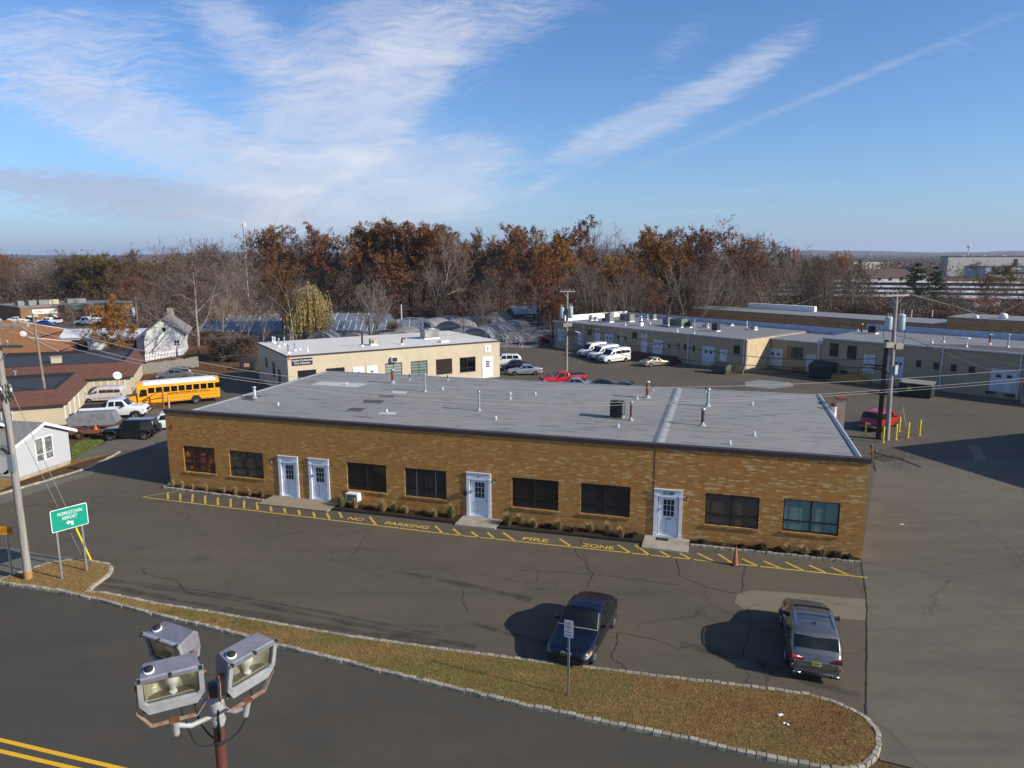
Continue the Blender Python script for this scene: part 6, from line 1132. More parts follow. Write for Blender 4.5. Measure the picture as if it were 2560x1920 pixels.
# far-off woods reading as one mass
def far_mass(name, label, pts, seed, hz, lfm, ls, n, twn):
    r = random.Random(seed); mb = MB()
    for k in range(n):
        a = r.choice(pts); x = r.uniform(a[0], a[1]); y = r.uniform(a[2], a[3]); h = a[4] * r.uniform(.5, 1.0); cx = MN.noise((x * .07, y * .07, seed)); z = h * r.random() ** .55 * (1 + .3 * cx); leaf(mb, Vector((x, y, z)), ls * r.uniform(.5, 1.4), r)
        mb.m[-1] = r.randrange(len(lfm))
    o = mb.build(name, lfm, fix=False); return tag(o, label, 'wood', kind='stuff')
far_mass('undergrowth', 'dense brown undergrowth filling the floor of the wood', [(10, 100, 128, 172, 7), (12, 90, 125, 172, 5), (-66, 10, 160, 190, 7), (-75, -40, 128, 160, 5), (-140, -75, 180, 196, 9), (60, 190, 150, 185, 4.5)], 3, 0, [LF['brown'], TWIG[1], TWIG[0], TWIG[1]], .17, 110000, 0)
far_mass('wood_interior', 'brown twiggy mass inside the wood', [(8, 78, 150, 185, 15), (-66, 8, 168, 196, 15), (-170, -90, 184, 200, 13)], 4, 0, [TWIG[1], TWIG[0], LF['brown'], TWIG[1]], .17, 110000, 0)
far_mass('distant_woods', 'distant brown tree canopy stretching to the hills', [(-900, -60, 260, 700, 15), (170, 900, 420, 900, 10), (100, 1500, 600, 1900, 13), (-900, 1200, 700, 1800, 14)], 5, 0, [TWIG[1], TWIG[0], LF['brown'], TWIG[1], TWIG[0]], .7, 160000, 0)
HILL = mat('wooded_hill', (.06, .05, .04), .95, var=.3, sc_=.02)
mb = MB(); n = 90
for layer, (y, hh, sd) in enumerate(((2700, 36, 1.), (3600, 58, 5.))):
    V = []
    for i in range(n + 1):
        x = -4200 + 8400 * i / n; z = hh * (.62 + .5 * MN.noise((x * .0011, sd, 0)) + .12 * MN.noise((x * .008, sd, 2))); z *= .75 if x < -200 else 1
        V += [(x, y - 350, -1), (x, y, z * .85), (x, y + 200, z), (x, y + 700, -1)]
    mb.add(V, [(4 * i + j, 4 * i + 4 + j, 4 * i + 5 + j, 4 * i + 1 + j) for i in range(n) for j in range(3)], True)
struct(mb.build('hills', HILL, fix=False))
# cell mast and water tower on the horizon
p = AY(613, 632, 230); t = thing('cell_mast', 'thin pale communications mast rising above the wood', 'mast', (p.x, p.y, 0)); h = ZT(p, 556); MB().cyl((0, 0, 0), (0, 0, h), .35, .25, 8).build('mast', STEEL, t); mb = MB()
for k in range(6): a = k * PI / 3; mb.box(math.cos(a) * .7 - .15, math.sin(a) * .7 - .15, h - 1.4, math.cos(a) * .7 + .15, math.sin(a) * .7 + .15, h)
mb.build('antenna', WHITE, t)
p = AY(2421, 632, 2600); t = thing('water_tower', 'tiny pale water tower on the distant hill', 'water tower', (p.x, p.y, 0)); MB().cyl((0, 0, 0), (0, 0, 38), 2.2, n=8).build('leg', PALE, t); mb = MB(); mb.lathe([(0, 36), (6, 38), (7, 43), (5, 47), (0, 48)], 14); mb.build('tank', PALE, t)
# leaf litter and grass at the wood edge
blades('leaf_litter', [tuple(p_)[:2] for p_ in GP([(270, 985), (345, 955), (500, 925), (640, 920), (660, 900), (560, 905), (350, 935)])], 6000, .06, 0, [LF['rust'], LF['brown']], 9, .09, 'brown leaf litter on the bank behind the bus', 'leaf litter')
blades('leaf_litter', [(-12, 105), (2, 113.5), (7, 122), (-10, 122), (-34, 108), (-24, 100)], 9000, .07, 0, [LF['rust'], LF['red'], LF['brown']], 10, .1, 'brown leaf litter around the beige building and nursery fence', 'leaf litter')
# ------------------------------------------------------------------ vehicles: a body shell lofted from side and plan curves
def lerp_tab(tab, x):
    if x <= tab[0][0]: return tab[0][1]
    for (a, p), (b_, q) in zip(tab, tab[1:]):
        if x <= b_: t = (x - a) / (b_ - a) if b_ > a else 0; return p + (q - p) * t
    return tab[-1][1]
def smt(tab, x, w=.05): return (lerp_tab(tab, x - w) + lerp_tab(tab, x) * 2 + lerp_tab(tab, x + w)) / 4
class Car:
    """x runs from the nose (0) to the tail (L); y across; z up. top / belt / half-width curves"""
    def __init__(s, L, top, belt, half, zlow=.22, tumble=.17, roofin=.0, crown=.04, w=.05, edge=.07):
        s.L, s.top, s.belt, s.half, s.zl, s.tb, s.cr, s.w, s.ed = L, top, belt, half, zlow, tumble, crown, w, edge
    def S(s, x, v, off=0.):
        x = max(0, min(s.L, x)); zt = smt(s.top, x, s.w); zb = min(smt(s.belt, x, s.w), zt - .02); hw = smt(s.half, x, s.w * 1.4); zl = s.zl + (.1 if x < .15 or x > s.L - .15 else 0)
        hr = hw - s.tb * max(0, zt - zb) / .5 * .9 - .05; hr = max(.2, hr); e = min(s.ed, max(.01, zt - zb) * .5)
        P = [(hw * .93, zl), (hw * .99, zl + (zb - zl) * .35), (hw, zl + (zb - zl) * .62), (hw * .97, zb), (hr + (hw * .97 - hr) * .10 + e * .2, zt - e), (hr - e * .9, zt - e * .12), (hr * .5, zt + s.cr * .75), (0, zt + s.cr)]
        v = max(0, min(7, v)); i = min(6, int(v)); t = v - i; y, z = P[i][0] + (P[i + 1][0] - P[i][0]) * t, P[i][1] + (P[i + 1][1] - P[i][1]) * t
        if off:
            n = Vector((0, 1, .35)) if v < 4.2 else Vector((0, .15, 1))
            if v >= 4.5:
                d = .05; a = smt(s.top, x + d, s.w) - smt(s.top, x - d, s.w); n = Vector((-a / (2 * d), .0, 1))
            n.normalize(); return Vector((x + n.x * off, y + n.y * off, z + n.z * off))
        return Vector((x, y, z))
    def shell(s, mb, nx=64):
        vs_ = [0, .5, 1, 1.5, 2, 2.5, 3, 3.5, 4, 4.5, 5, 5.5, 6, 6.5, 7]; m = len(vs_) * 2 - 1; V = []
        xs = [s.L * i / nx for i in range(nx + 1)]
        for x in xs:
            q = [s.S(x, v) for v in vs_]; row = q + [Vector((p.x, -p.y, p.z)) for p in q[-2::-1]]; V += [tuple(p) for p in row]
        F = [(i * m + j, i * m + j + 1, (i + 1) * m + j + 1, (i + 1) * m + j) for i in range(nx) for j in range(m - 1)]; mb.add(V, F, True)
        mb.add(V, [tuple(range(m - 1, -1, -1)), tuple(range(nx * m, nx * m + m))]); mb.add(V, [(i * m, (i + 1) * m, (i + 1) * m + m - 1, i * m + m - 1) for i in range(nx)])
        return mb
    def patch(s, mb, x0, x1, v0, v1, off=.012, side=1, nx=6, nv=3, x0b=None, x1b=None, th=.02):
        """panel following the shell; x0/x1 at v0, x0b/x1b at v1"""
        x0b = x0 if x0b is None else x0b; x1b = x1 if x1b is None else x1b; V = []
        for o_ in (off, off - th):
            for j in range(nv + 1):
                t = j / nv; v = v0 + (v1 - v0) * t
                for i in range(nx + 1): k = i / nx; x = (x0 + (x1 - x0) * k) * (1 - t) + (x0b + (x1b - x0b) * k) * t; p = s.S(x, v, o_); V.append((p.x, p.y * side, p.z))
        a = nx + 1; N = a * (nv + 1); F = [(j * a + i, j * a + i + 1, (j + 1) * a + i + 1, (j + 1) * a + i) for j in range(nv) for i in range(nx)]
        E_ = [i for i in range(a)] + [j * a + nx for j in range(1, nv + 1)] + [nv * a + i for i in range(nx - 1, -1, -1)] + [j * a for j in range(nv - 1, 0, -1)]
        mb.add(V, F, True); mb.add(V, [(E_[k], E_[(k + 1) % len(E_)], E_[(k + 1) % len(E_)] + N, E_[k] + N) for k in range(len(E_))]); return mb
    def top_patch(s, mb, x0, x1, vin, off=.012, nx=6, x0c=None, x1c=None, th=.02):
        """panel across the car on its top surface from v=vin one side to the other; xc: values at the centre line"""
        x0c = x0 if x0c is None else x0c; x1c = x1 if x1c is None else x1c; V = []; ys = [vin + (7 - vin) * k / 4 for k in range(5)]; m = 9
        for o_ in (off, off - th):
            for i in range(nx + 1):
                row = []
                for k, v in enumerate(ys): t = k / 4; a = x0 + (x0c - x0) * t; b_ = x1 + (x1c - x1) * t; row.append(s.S(a + (b_ - a) * i / nx, v, o_))
                row += [Vector((p.x, -p.y, p.z)) for p in row[-2::-1]]; V += [tuple(p) for p in row]
        N = m * (nx + 1); F = [(i * m + j, i * m + j + 1, (i + 1) * m + j + 1, (i + 1) * m + j) for i in range(nx) for j in range(m - 1)]
        E_ = [j for j in range(m)] + [i * m + m - 1 for i in range(1, nx + 1)] + [nx * m + j for j in range(m - 2, -1, -1)] + [i * m for i in range(nx - 1, 0, -1)]
        mb.add(V, F, True); mb.add(V, [(E_[k], E_[(k + 1) % len(E_)], E_[(k + 1) % len(E_)] + N, E_[k] + N) for k in range(len(E_))]); return mb
CGL = mat('car_glass', (.008, .011, .011), .04, 0, .3, 1.5, spec=.5, coat=0); HLAMP = mat('headlamp_lens', (.45, .46, .47), .12, .3, .1, coat=1); TLAMP = mat('tail_lamp_lens', (.28, .008, .012), .12, 0, .1, coat=1); AMB = mat('amber_lens', (.75, .22, .02), .2, 0, .1, coat=.5)
ALLOY = mat('alloy_rim', (.48, .48, .50), .28, .85, .1, 4); TYRE = mat('tyre_rubber', (.018, .018, .018), .85)
WH = {}
def wheel(par, x, y, R, side, rim=.66, w=.21, rimm=None):
    k = (round(R, 3), rim, w, rimm.name if rimm else '')
    if k not in WH:
        t = MB(); t.lathe([(R * rim, -w / 2), (R * .93, -w / 2), (R, -w * .35), (R, w * .35), (R * .93, w / 2), (R * rim, w / 2), (R * rim, w * .2)], 24); m1 = t.build('wheel', TYRE).data
        t = MB(); t.lathe([(R * rim, w * .18), (R * rim * .93, w * .47), (R * rim * .88, w * .30), (R * rim * .3, w * .36), (R * .14, w * .44), (0, w * .44)], 24, smooth=False); 
        t.mi = 1
        for q in range(5): a = 2 * PI * q / 5; b_ = a + .42; r0, r1 = R * rim * .42, R * rim * .84; z = w * .40; t.add([(r0 * math.cos(a + .1), r0 * math.sin(a + .1), z), (r1 * math.cos(a - .02), r1 * math.sin(a - .02), z - .0), (r1 * math.cos(b_ + .02), r1 * math.sin(b_ + .02), z), (r0 * math.cos(b_ - .1), r0 * math.sin(b_ - .1), z)], [(0, 1, 2, 3)])
        m2 = t.build('rim', [rimm or ALLOY, BLK]).data; WH[k] = (m1, m2)
        for m_ in (m1, m2):
            for o in [o for o in bpy.data.objects if o.data == m_]: bpy.data.objects.remove(o)
    a, b_ = WH[k]; o = bpy.data.objects.new('wheel', a); C.objects.link(o); o.parent = par; o.location = (x, y, R); o.rotation_euler = (-PI / 2 * side, 0, 0); c = bpy.data.objects.new('rim', b_); C.objects.link(c); c.parent = o
def arches(cr_, par, xs, R, y0f):
    mb = MB()
    for x in xs:
        for sd in (1, -1):
            n = 14; V = []; 
            for k in range(n + 1): a = PI * k / n * 1.08 - .04 * PI; V.append((x + math.cos(a) * R * 1.16, sd * (y0f(x) + .006), R + math.sin(a) * R * 1.16))
            V2 = [(p[0], sd * (abs(p[1]) - .1), p[2]) for p in V]; mb.add(V + V2, [tuple(range(n + 1)), tuple(range(n + 1, 2 * n + 2))] + [(k, k + 1, n + 2 + k, n + 1 + k) for k in range(n)])
    mb.build('wheel_arch', BLK, par)
def SPY(mb, nm, m_, fin, byx=False, xm=2.4):
    K_ = {}
    for f_ in mb.f:
        cx = sum(mb.v[i][0] for i in f_) / len(f_); cy = sum(mb.v[i][1] for i in f_); K_.setdefault(((cy > 0) if nm not in ('cross_bar', 'bumper') else 0, cx > (xm if nm != 'cross_bar' else 2.9) if byx else 0), []).append(f_)
    for fs in K_.values():
        q = MB(); ix = {}
        for f_ in fs:
            q.f.append([ix.setdefault(i, len(ix)) for i in f_]); q.m.append(0); q.sm.append(nm not in ('mirror',))
        q.v = [mb.v[i] for i in sorted(ix, key=ix.get)]; fin(q, nm, m_)
def make_car(name, label, cat, p, rz, spec, body, scale=1., group=None, rimm=None, detail=True):
    """p = ground point under the middle, rz = bearing of the tail-to-nose direction"""
    t = thing(name, label, cat, (p[0], p[1], .008), rz + PI, group); t.scale = (scale,) * 3; c = Car(*spec['car'], **spec.get('kw', {})); L = c.L; e = bpy.data.objects
    def fin(mb, nm, m_, par=t):
        for i, v in enumerate(mb.v): mb.v[i] = (v[0] - L / 2, v[1], v[2])
        return mb.build(nm, m_, par, fix=True)
    b_ = fin(c.shell(MB()), 'body', body)
    for wx in spec['wheels']:
        for sd in (1, -1): wheel(t, wx - L / 2, sd * (smt(c.half, wx) - .10), spec['R'], sd, spec.get('rim', .66), .22, rimm)
    mb = MB(); hb = lambda x: smt(c.half, x) * .985
    for x in spec['wheels']:
        for sd in (1, -1):
            n = 14; R = spec['R']; V = [(x + math.cos(PI * 1.1 * k / n - .05 * PI) * R * 1.15, sd * (hb(x) + .008), R + math.sin(PI * 1.1 * k / n - .05 * PI) * R * 1.15) for k in range(n + 1)]; V2 = [(q[0], sd * (abs(q[1]) - .12), q[2]) for q in V]; mb.add(V + V2, [tuple(range(n + 1)), tuple(range(n + 1, 2 * n + 2))] + [(k, k + 1, n + 2 + k, n + 1 + k) for k in range(n)])
    SPY(mb, 'wheel_arch', BLK, fin, True, sum(spec['wheels']) / 2)
    g = spec['glass']
    mb = MB(); c.top_patch(mb, *g['ws']); fin(mb, 'windshield', CGL)
    if 'rw' in g: mb = MB(); c.top_patch(mb, *g['rw']); fin(mb, 'rear_window', CGL)
    for q in g['side']:
        for sd in (1, -1): mb = MB(); x0, x1, x0b, x1b = q[:4]; c.patch(mb, x0, x1, *(q[4:6] if len(q) > 4 else (3.12, 3.88)), side=sd, x0b=x0b, x1b=x1b); fin(mb, 'side_window', g.get('sm', CGL))
    for nm, m_, fn in spec['bits']:
        mb = MB(); fn(mb, c)
        if nm in ('headlight', 'tail_light', 'mirror', 'roof_rail', 'reflector', 'exhaust', 'exhaust_mouth', 'indicator', 'headlamp_inner', 'side_moulding', 'cross_bar', 'fender', 'bumper', 'door_handle', 'door_seam'): SPY(mb, nm, m_, fin, nm in ('cross_bar', 'fender', 'bumper', 'door_handle'), 2.8)
        else: fin(mb, nm, m_)
    return t
def bx(*a):
    def f(mb, c): mb.box(*a)
    return f
def bxs(*L_):
    def f(mb, c):
        for a in L_: mb.box(*a)
    return f
def mirrors(x, y, z, s_=1):
    def f(mb, c):
        for sd in (1, -1): mb.add([(x + .1 * s_, sd * (y - .02), z), (x, sd * (y - .02), z), (x - .02, sd * (y + .2 * s_), z + .02), (x + .12 * s_, sd * (y + .2 * s_), z + .02), (x + .1 * s_, sd * (y - .02), z + .1), (x, sd * (y - .02), z + .1), (x - .02, sd * (y + .2 * s_), z + .15 * s_), (x + .12 * s_, sd * (y + .2 * s_), z + .15 * s_)], [(0, 1, 2, 3), (4, 5, 6, 7), (0, 1, 5, 4), (1, 2, 6, 5), (2, 3, 7, 6), (3, 0, 4, 7)])
    return f
def sp(*L_):                                            # side panels on both sides
    def f(mb, c):
        for a in L_:
            for sd in (1, -1): c.patch(mb, *a[:4], side=sd, off=a[4] if len(a) > 4 else .01)
    return f
def sedan(L, H, Wd, hood, ws, roof0, roof1, rw, boot, Hb, Hh, R=.31, wb=None, fo=.85):
    wb = wb or L * .59; hw = Wd / 2
    top = [(0, .50), (.05, .62), (.25, .70), (hood, Hh), (ws, Hb), (roof0, H - .02), ((roof0 + roof1) / 2, H), (roof1, H - .05), (rw, Hb + .09), (boot, Hb + .07), (L - .06, Hb - .04), (L, .62)]
    belt = [(0, .48), (.2, .60), (hood, Hh - .07), (ws, Hb - .09), (rw, Hb - .02), (L - .1, Hb - .1), (L, .6)]
    half = [(0, hw * .70), (.12, hw * .86), (.5, hw * .96), (L * .3, hw), (L * .72, hw), (L - .4, hw * .95), (L - .08, hw * .86), (L, hw * .74)]
    return dict(car=(L, top, belt, half), wheels=(fo, fo + wb), R=R, glass=dict(ws=(ws + .06, roof0 - .05, 4.75, .012, 6, ws - .06, roof0 - .1), rw=(roof1 + .12, rw - .1, 4.75, .012, 6, roof1 + .1, rw - .02),
                side=[(ws + .25, (ws + rw) / 2 - .2, roof0 - .02, (ws + rw) / 2 - .25), ((ws + rw) / 2 - .12, rw - .25, (ws + rw) / 2 - .17, roof1 + .1)]),
                bits=[('headlight', HLAMP, lambda mb, c: [c.patch(mb, .05, .42, 2.2, 3.0, side=sd, off=.015) for sd in (1, -1)]), ('tail_light', TLAMP, lambda mb, c: [c.patch(mb, L - .38, L - .02, 2.1, 2.9, side=sd, off=.015) for sd in (1, -1)]), ('mirror', DARK, mirrors(ws + .35, hw * .93, Hb - .02)), ('bumper_trim', BLK, bxs((-.02, -hw * .6, .24, .03, hw * .6, .34), (L - .03, -hw * .62, .24, L + .02, hw * .62, .34))), ('licence_plate', WHITE, bx(L + .0, -.16, .52, L + .02, .16, .66)), ('grille', BLK, bx(-.015, -.3, .42, .02, .3, .55))])
# --- navy sedan
NAVY = paint('navy_car_paint', (.0025, .003, .010), .3, .0, .45)
sp1 = sedan(4.47, 1.40, 1.76, 1.05, 1.35, 2.0, 3.05, 3.72, 3.95, .93, .84, .32, 2.73, .78)
def ovals(mb, c):
    for sd in (1, -1):
        V = [(-.035 + .012 * math.sin(a), sd * .115 + math.cos(a) * .095, .60 + math.sin(a) * .07) for a in [2 * PI * k / 14 for k in range(14)]]; n = 14; V2 = [(v[0] + .06, v[1], v[2]) for v in V]; W_ = [(-.04 + .012 * math.sin(a), sd * .115 + math.cos(a) * .078, .60 + math.sin(a) * .054) for a in [2 * PI * k / 14 for k in range(14)]]
        mb.mi = 0; mb.add(V + W_, [(k, (k + 1) % n, n + (k + 1) % n, n + k) for k in range(n)]); mb.add(V + V2, [(k, (k + 1) % n, n + (k + 1) % n, n + k) for k in range(n)]); mb.mi = 1; mb.add(W_, [tuple(range(n))]); mb.mi = 0
TRIMC = mat('cream_rubber_trim', (.30, .32, .22), .5)
def wsl(mb, c):                                          # light trim round the windscreen
    a = sp1['glass']['ws']
    for k in range(-8, 9):
        pass
    pts = [c.S(a[0] - .04 - .10 * (1 - abs(y) / 3) * 1., 7 - abs(y) * .75, .02) for y in [q * .375 for q in range(-8, 9)]]
    pts = [Vector((p.x, p.y * (1 if i > 8 else -1), p.z)) for i, p in enumerate(pts)]; mb.tube(pts, .018, 5)
    for sd in (1,): mb.tube([Vector((c.S(x, 4.72, .02).x, sd * -c.S(x, 4.72, .02).y, c.S(x, 4.72, .02).z)) for x in [a[0] + (a[1] - a[0]) * k / 6 for k in range(7)]], .015, 5)
def badge(x, z, r_, ax='z'):
    def f(mb, c):
        p = c.S(x, 7, .012); mb.lathe([(0, 0), (r_, 0), (r_, .008), (0, .01)], 14, o=(p.x, 0, p.z))
    return f
sp1['bits'] += [('kidney_grille', [CHROME, BLK], ovals), ('windscreen_trim', TRIMC, wsl), ('emblem', CHROME, badge(.16, 0, .045)), ('indicator', AMB, lambda mb, c: [c.patch(mb, .30, .46, 2.45, 2.95, side=sd, off=.022) for sd in (1, -1)]), ('headlamp_inner', BLK, lambda mb, c: [c.patch(mb, .02, .09, 2.3, 2.9, side=sd, off=.02) for sd in (1, -1)]), ('seat', mat('cream_seat', (.2, .19, .13), .7), bxs())]
def seams(xs, z=None):
    def f(mb, c):
        for x in xs:
            for sd in (1, -1): c.patch(mb, x, x + .014, .4, 3.05, side=sd, off=.006, nx=1, nv=4, th=.01)
    return f
sp1['bits'] += [('door_seam', BLK, seams((1.55, 2.62, 3.35))), ('door_handle', DARK, lambda mb, c: [c.patch(mb, x, x + .16, 2.55, 2.65, side=sd, off=.03) for x in (2.4, 3.15) for sd in (1, -1)])]
sp1['bits'] = [b_ for b_ in sp1['bits'] if b_[0] not in ('grille', 'seat')]
pf, pr = (G(1362, 1645) + G(1490, 1652)) / 2, None
# wheels on the nearer flank: front (1490,1652), rear (1530,1568)
a_, b2 = G(1488, 1651), G(1533, 1568); d = (a_ - b2).normalized(); nrm = Vector((d.y, -d.x, 0)); nrm = nrm if nrm.x < 0 else -nrm
cB = (a_ + b2) / 2 + nrm * .80; make_car('parked_car', 'dark navy sedan parked nose first toward the grass verge', 'car', cB - d * .0, math.atan2(d.y, d.x), sp1, NAVY, .98)
# --- silver crossover seen from behind
hw = .945
sp2 = dict(car=(4.89, [(0, .62), (.06, .78), (.3, .92), (1.15, 1.06), (1.4, 1.10), (2.15, 1.62), (2.9, 1.68), (3.8, 1.63), (4.12, 1.56), (4.22, 1.50), (4.62, 1.13), (4.72, 1.05), (4.84, .98), (4.89, .70)], [(0, .6), (.3, .82), (1.2, .96), (1.5, 1.0), (4.2, 1.12), (4.6, 1.04), (4.8, .95), (4.89, .68)], [(0, hw * .68), (.2, hw * .88), (.8, hw * .98), (2.2, hw), (3.9, hw), (4.4, hw * .96), (4.75, hw * .88), (4.89, hw * .80)]), kw=dict(zlow=.28, tumble=.16, w=.04),
           wheels=(.92, 3.71), R=.37, rim=.72, glass=dict(ws=(1.5, 2.08, 4.75, .012, 6, 1.36, 2.02), rw=(4.24, 4.60, 4.55, .014, 6, 4.24, 4.63), side=[(1.75, 2.75, 2.1, 2.7), (2.82, 3.55, 2.78, 3.5), (3.62, 4.15, 3.58, 3.95)]),
           bits=[('headlight', HLAMP, lambda mb, c: [c.patch(mb, .05, .5, 2.4, 3.0, side=sd, off=.015) for sd in (1, -1)]),
                 ('tail_light', TLAMP, lambda mb, c: ([c.patch(mb, 4.34, 4.80, 2.42, 2.95, side=sd, off=.02, x0b=4.28, x1b=4.70) for sd in (1, -1)], [mb.add([(4.905, sd * .83, .97), (4.895, sd * .40, .90), (4.90, sd * .44, .84), (4.905, sd * .84, .80), (4.8, sd * .83, .97), (4.8, sd * .4, .90), (4.8, sd * .44, .84), (4.8, sd * .84, .8)], [(0, 1, 2, 3), (0, 1, 5, 4), (2, 3, 7, 6), (1, 2, 6, 5)]) for sd in (1, -1)])),
                 ('chrome_strip', CHROME, bxs((4.90, -.44, .905, 4.93, .44, .925), (4.885, .42, .80, 4.91, .84, .815), (4.885, -.84, .80, 4.91, -.42, .815))),
                 ('tailgate_seam', BLK, bxs((4.86, -.66, .555, 4.897, .66, .57), (4.86, -.675, .57, 4.897, -.66, .78), (4.86, .66, .57, 4.897, .675, .78))),
                 ('licence_plate', mat('yellow_plate', (.62, .58, .12), .5), bx(4.89, -.155, .66, 4.905, .155, .82)),
                 ('plate_lettering', TXT, bxs(*[(4.906, -.12 + k * .042, .705, 4.909, -.095 + k * .042, .77) for k in range(6)])),
                 ('rear_spoiler', None, lambda mb, c: c.top_patch(mb, 4.04, 4.26, 4.7, .045, 3, 4.06, 4.34, .03)),
                 ('roof_rail', CHROME, lambda mb, c: [mb.tube([Vector((x, sd * (c.S(x, 4.9).y - .02), c.S(x, 4.9).z + (.055 if .05 < k / 8 < .95 else .0))) for k, x in [(k, 2.15 + 1.75 * k / 8) for k in range(9)]], .022, 6) for sd in (1, -1)]),
                 ('cross_bar', BLK, lambda mb, c: [mb.tube([(x, -.56, 1.76), (x, 0, 1.78), (x, .56, 1.76)], .022, 6) for x in (2.5, 3.25)]),
                 ('sunroof', CGL, lambda mb, c: c.top_patch(mb, 2.25, 2.42, 5.1, .012, 2)), ('antenna_fin', NAVY, lambda mb, c: mb.ext([(3.62, 1.70), (3.80, 1.70), (3.78, 1.79)], 'y', -.02, .02)),
                 ('bumper', mat('dark_bumper', (.03, .03, .032), .5), bxs((4.70, -.80, .26, 4.90, .80, .36), (4.8, -.60, .36, 4.905, .60, .40))), ('exhaust', CHROME, bxs((4.84, .52, .29, 4.93, .76, .37), (4.84, -.76, .29, 4.93, -.52, .37))), ('exhaust_mouth', BLK, bxs((4.9, .55, .305, 4.935, .73, .355), (4.9, -.73, .305, 4.935, -.55, .355))),
                 ('reflector', TLAMP, bxs((4.80, .80, .50, 4.885, .85, .62), (4.80, -.85, .50, 4.885, -.80, .62))), ('mirror', mat('mirror_grey', (.10, .11, .12), .3, .3), mirrors(1.85, .9, 1.02, 1.1)), ('emblem', CHROME, lambda mb, c: mb.ext([(math.cos(a) * .055, .965 + math.sin(a) * .04) for a in [2 * PI * k / 16 for k in range(16)]], 'x', 4.895, 4.915))])
sp2['bits'] += [('door_seam', BLK, seams((1.7, 2.78, 3.7))), ('door_handle', CHROME, lambda mb, c: [c.patch(mb, x, x + .18, 2.5, 2.6, side=sd, off=.03) for x in (2.5, 3.45) for sd in (1, -1)])]
SILV = paint('silver_car_paint', (.20, .195, .185), .25, .7, 1., .04)
for i, (nm, m_, fn) in enumerate(sp2['bits']):
    if m_ is None: sp2['bits'][i] = (nm, SILV, fn)
rl, rr = G(1967, 1690), G(2108, 1714); mid = (rl + rr) / 2; fwd = Vector((G(1942, 1572).x - G(1962, 1680).x, G(1942, 1572).y - G(1962, 1680).y, 0)).normalized(); fwd = Vector((-(rr - rl).y, (rr - rl).x, 0)).normalized() * .5 + fwd * .5; fwd.normalize()
make_car('parked_car', 'silver grey crossover with roof rails parked by the asphalt seam, tail to the verge', 'car', mid + fwd * (4.89 / 2 * .95 - .15), math.atan2(fwd.y, fwd.x), sp2, SILV, .95)
# --- other cars
def by_wheels(u0, v0, u1, v1, wfront_first, spec, side, hw):
    """near-side wheel contact points: (u0,v0) front, (u1,v1) rear; returns centre, bearing, scale"""
    a, b_ = G(u0, v0), G(u1, v1); d = a - b_; L = d.length; d.normalize(); n = Vector((-d.y, d.x, 0)) * (1 if side == 'L' else -1); wbx = (spec['wheels'][0] + spec['wheels'][1]) / 2; s_ = L / (spec['wheels'][1] - spec['wheels'][0])
    c = (a + b_) / 2 - n * hw * s_ * -1; off = spec['car'][0] / 2 - wbx; return c - d * off * s_ * 1, math.atan2(d.y, d.x), s_
sp_acc = sedan(4.7, 1.42, 1.78, 1.15, 1.45, 2.1, 3.1, 3.85, 4.1, .93, .84, .30, 2.72, .92)
def place(name, label, cat, u, v, ang, spec, m_, sc_, group=None, rimm=None): p = G(u, v); return make_car(name, label, cat, p, math.radians(ang), spec, m_, sc_, group, rimm)
SIL2 = paint('bright_silver_paint', (.46, .47, .49), .28, .6, 1.); TANC = paint('champagne_paint', (.42, .38, .28), .3, .5, .8); BLKC = paint('black_car_paint', (.008, .008, .010), .2, .1, 1.); WHC = paint('white_car_paint', (.68, .69, .70), .3, 0, .8); REDC = paint('red_car_paint', (.36, .008, .009), .3, .0, .5); REDP = paint('bright_red_paint', (.48, .012, .010), .3, 0, .8); BLUC = paint('blue_car_paint', (.01, .03, .32), .25, .2, 1.); GRYC = paint('grey_car_paint', (.14, .145, .15), .3, .4, .9)
place('parked_car', 'bright silver sedan, nearest of the three cars beside the beige building', 'car', 1312, 936, 186, sp_acc, SIL2, .92)
place('parked_car', 'gleaming dark sedan, middle of the three cars beside the beige building', 'car', 1286, 925, 190, sp_acc, BLKC, .92)
SUV = lambda L=4.6, H=1.72, hwid=.92: dict(car=(L, [(0, .6), (.06, .8), (.3, .95), (1.1, 1.08), (1.3, 1.12), (1.85, H - .05), (2.6, H), (L - .5, H - .04), (L - .22, H - .22), (L - .06, 1.05), (L, .7)], [(0, .6), (.3, .85), (1.2, 1.0), (L - .2, 1.06), (L, .68)], [(0, hwid * .72), (.2, hwid * .9), (.8, hwid * .98), (2.2, hwid), (L - .5, hwid), (L - .1, hwid * .93), (L, hwid * .84)]), kw=dict(zlow=.3, tumble=.12, w=.04), wheels=(.85, L - .95), R=.36,
    glass=dict(ws=(1.35, 1.82, 4.75, .012, 6, 1.25, 1.78), rw=(L - .42, L - .14, 4.6, .012), side=[(1.6, 2.45, 1.9, 2.4), (2.52, 3.3, 2.5, 3.25), (3.38, L - .45, 3.35, L - .55)]), bits=[('headlight', HLAMP, lambda mb, c: [c.patch(mb, .05, .4, 2.3, 3.0, side=sd, off=.015) for sd in (1, -1)]), ('tail_light', TLAMP, lambda mb, c: [c.patch(mb, L - .3, L - .04, 2.4, 3.1, side=sd, off=.015) for sd in (1, -1)]), ('mirror', GUN, mirrors(1.65, hwid * .95, 1.05)), ('roof_rail', BLK, lambda mb, c: [mb.tube([Vector((x, sd * (c.S(x, 4.9).y - .02), c.S(x, 4.9).z + .05)) for x in (2.0, 2.8, L - .8)], .02, 5) for sd in (1, -1)]), ('grille', BLK, bx(-.015, -.45, .5, .03, .45, .68)), ('licence_plate', WHITE, bx(L, -.16, .7, L + .02, .16, .84))])
place('parked_car', 'white and dark glazed sport utility, farthest of the three cars beside the beige building', 'car', 1262, 915, 186, SUV(), WHC, .95)
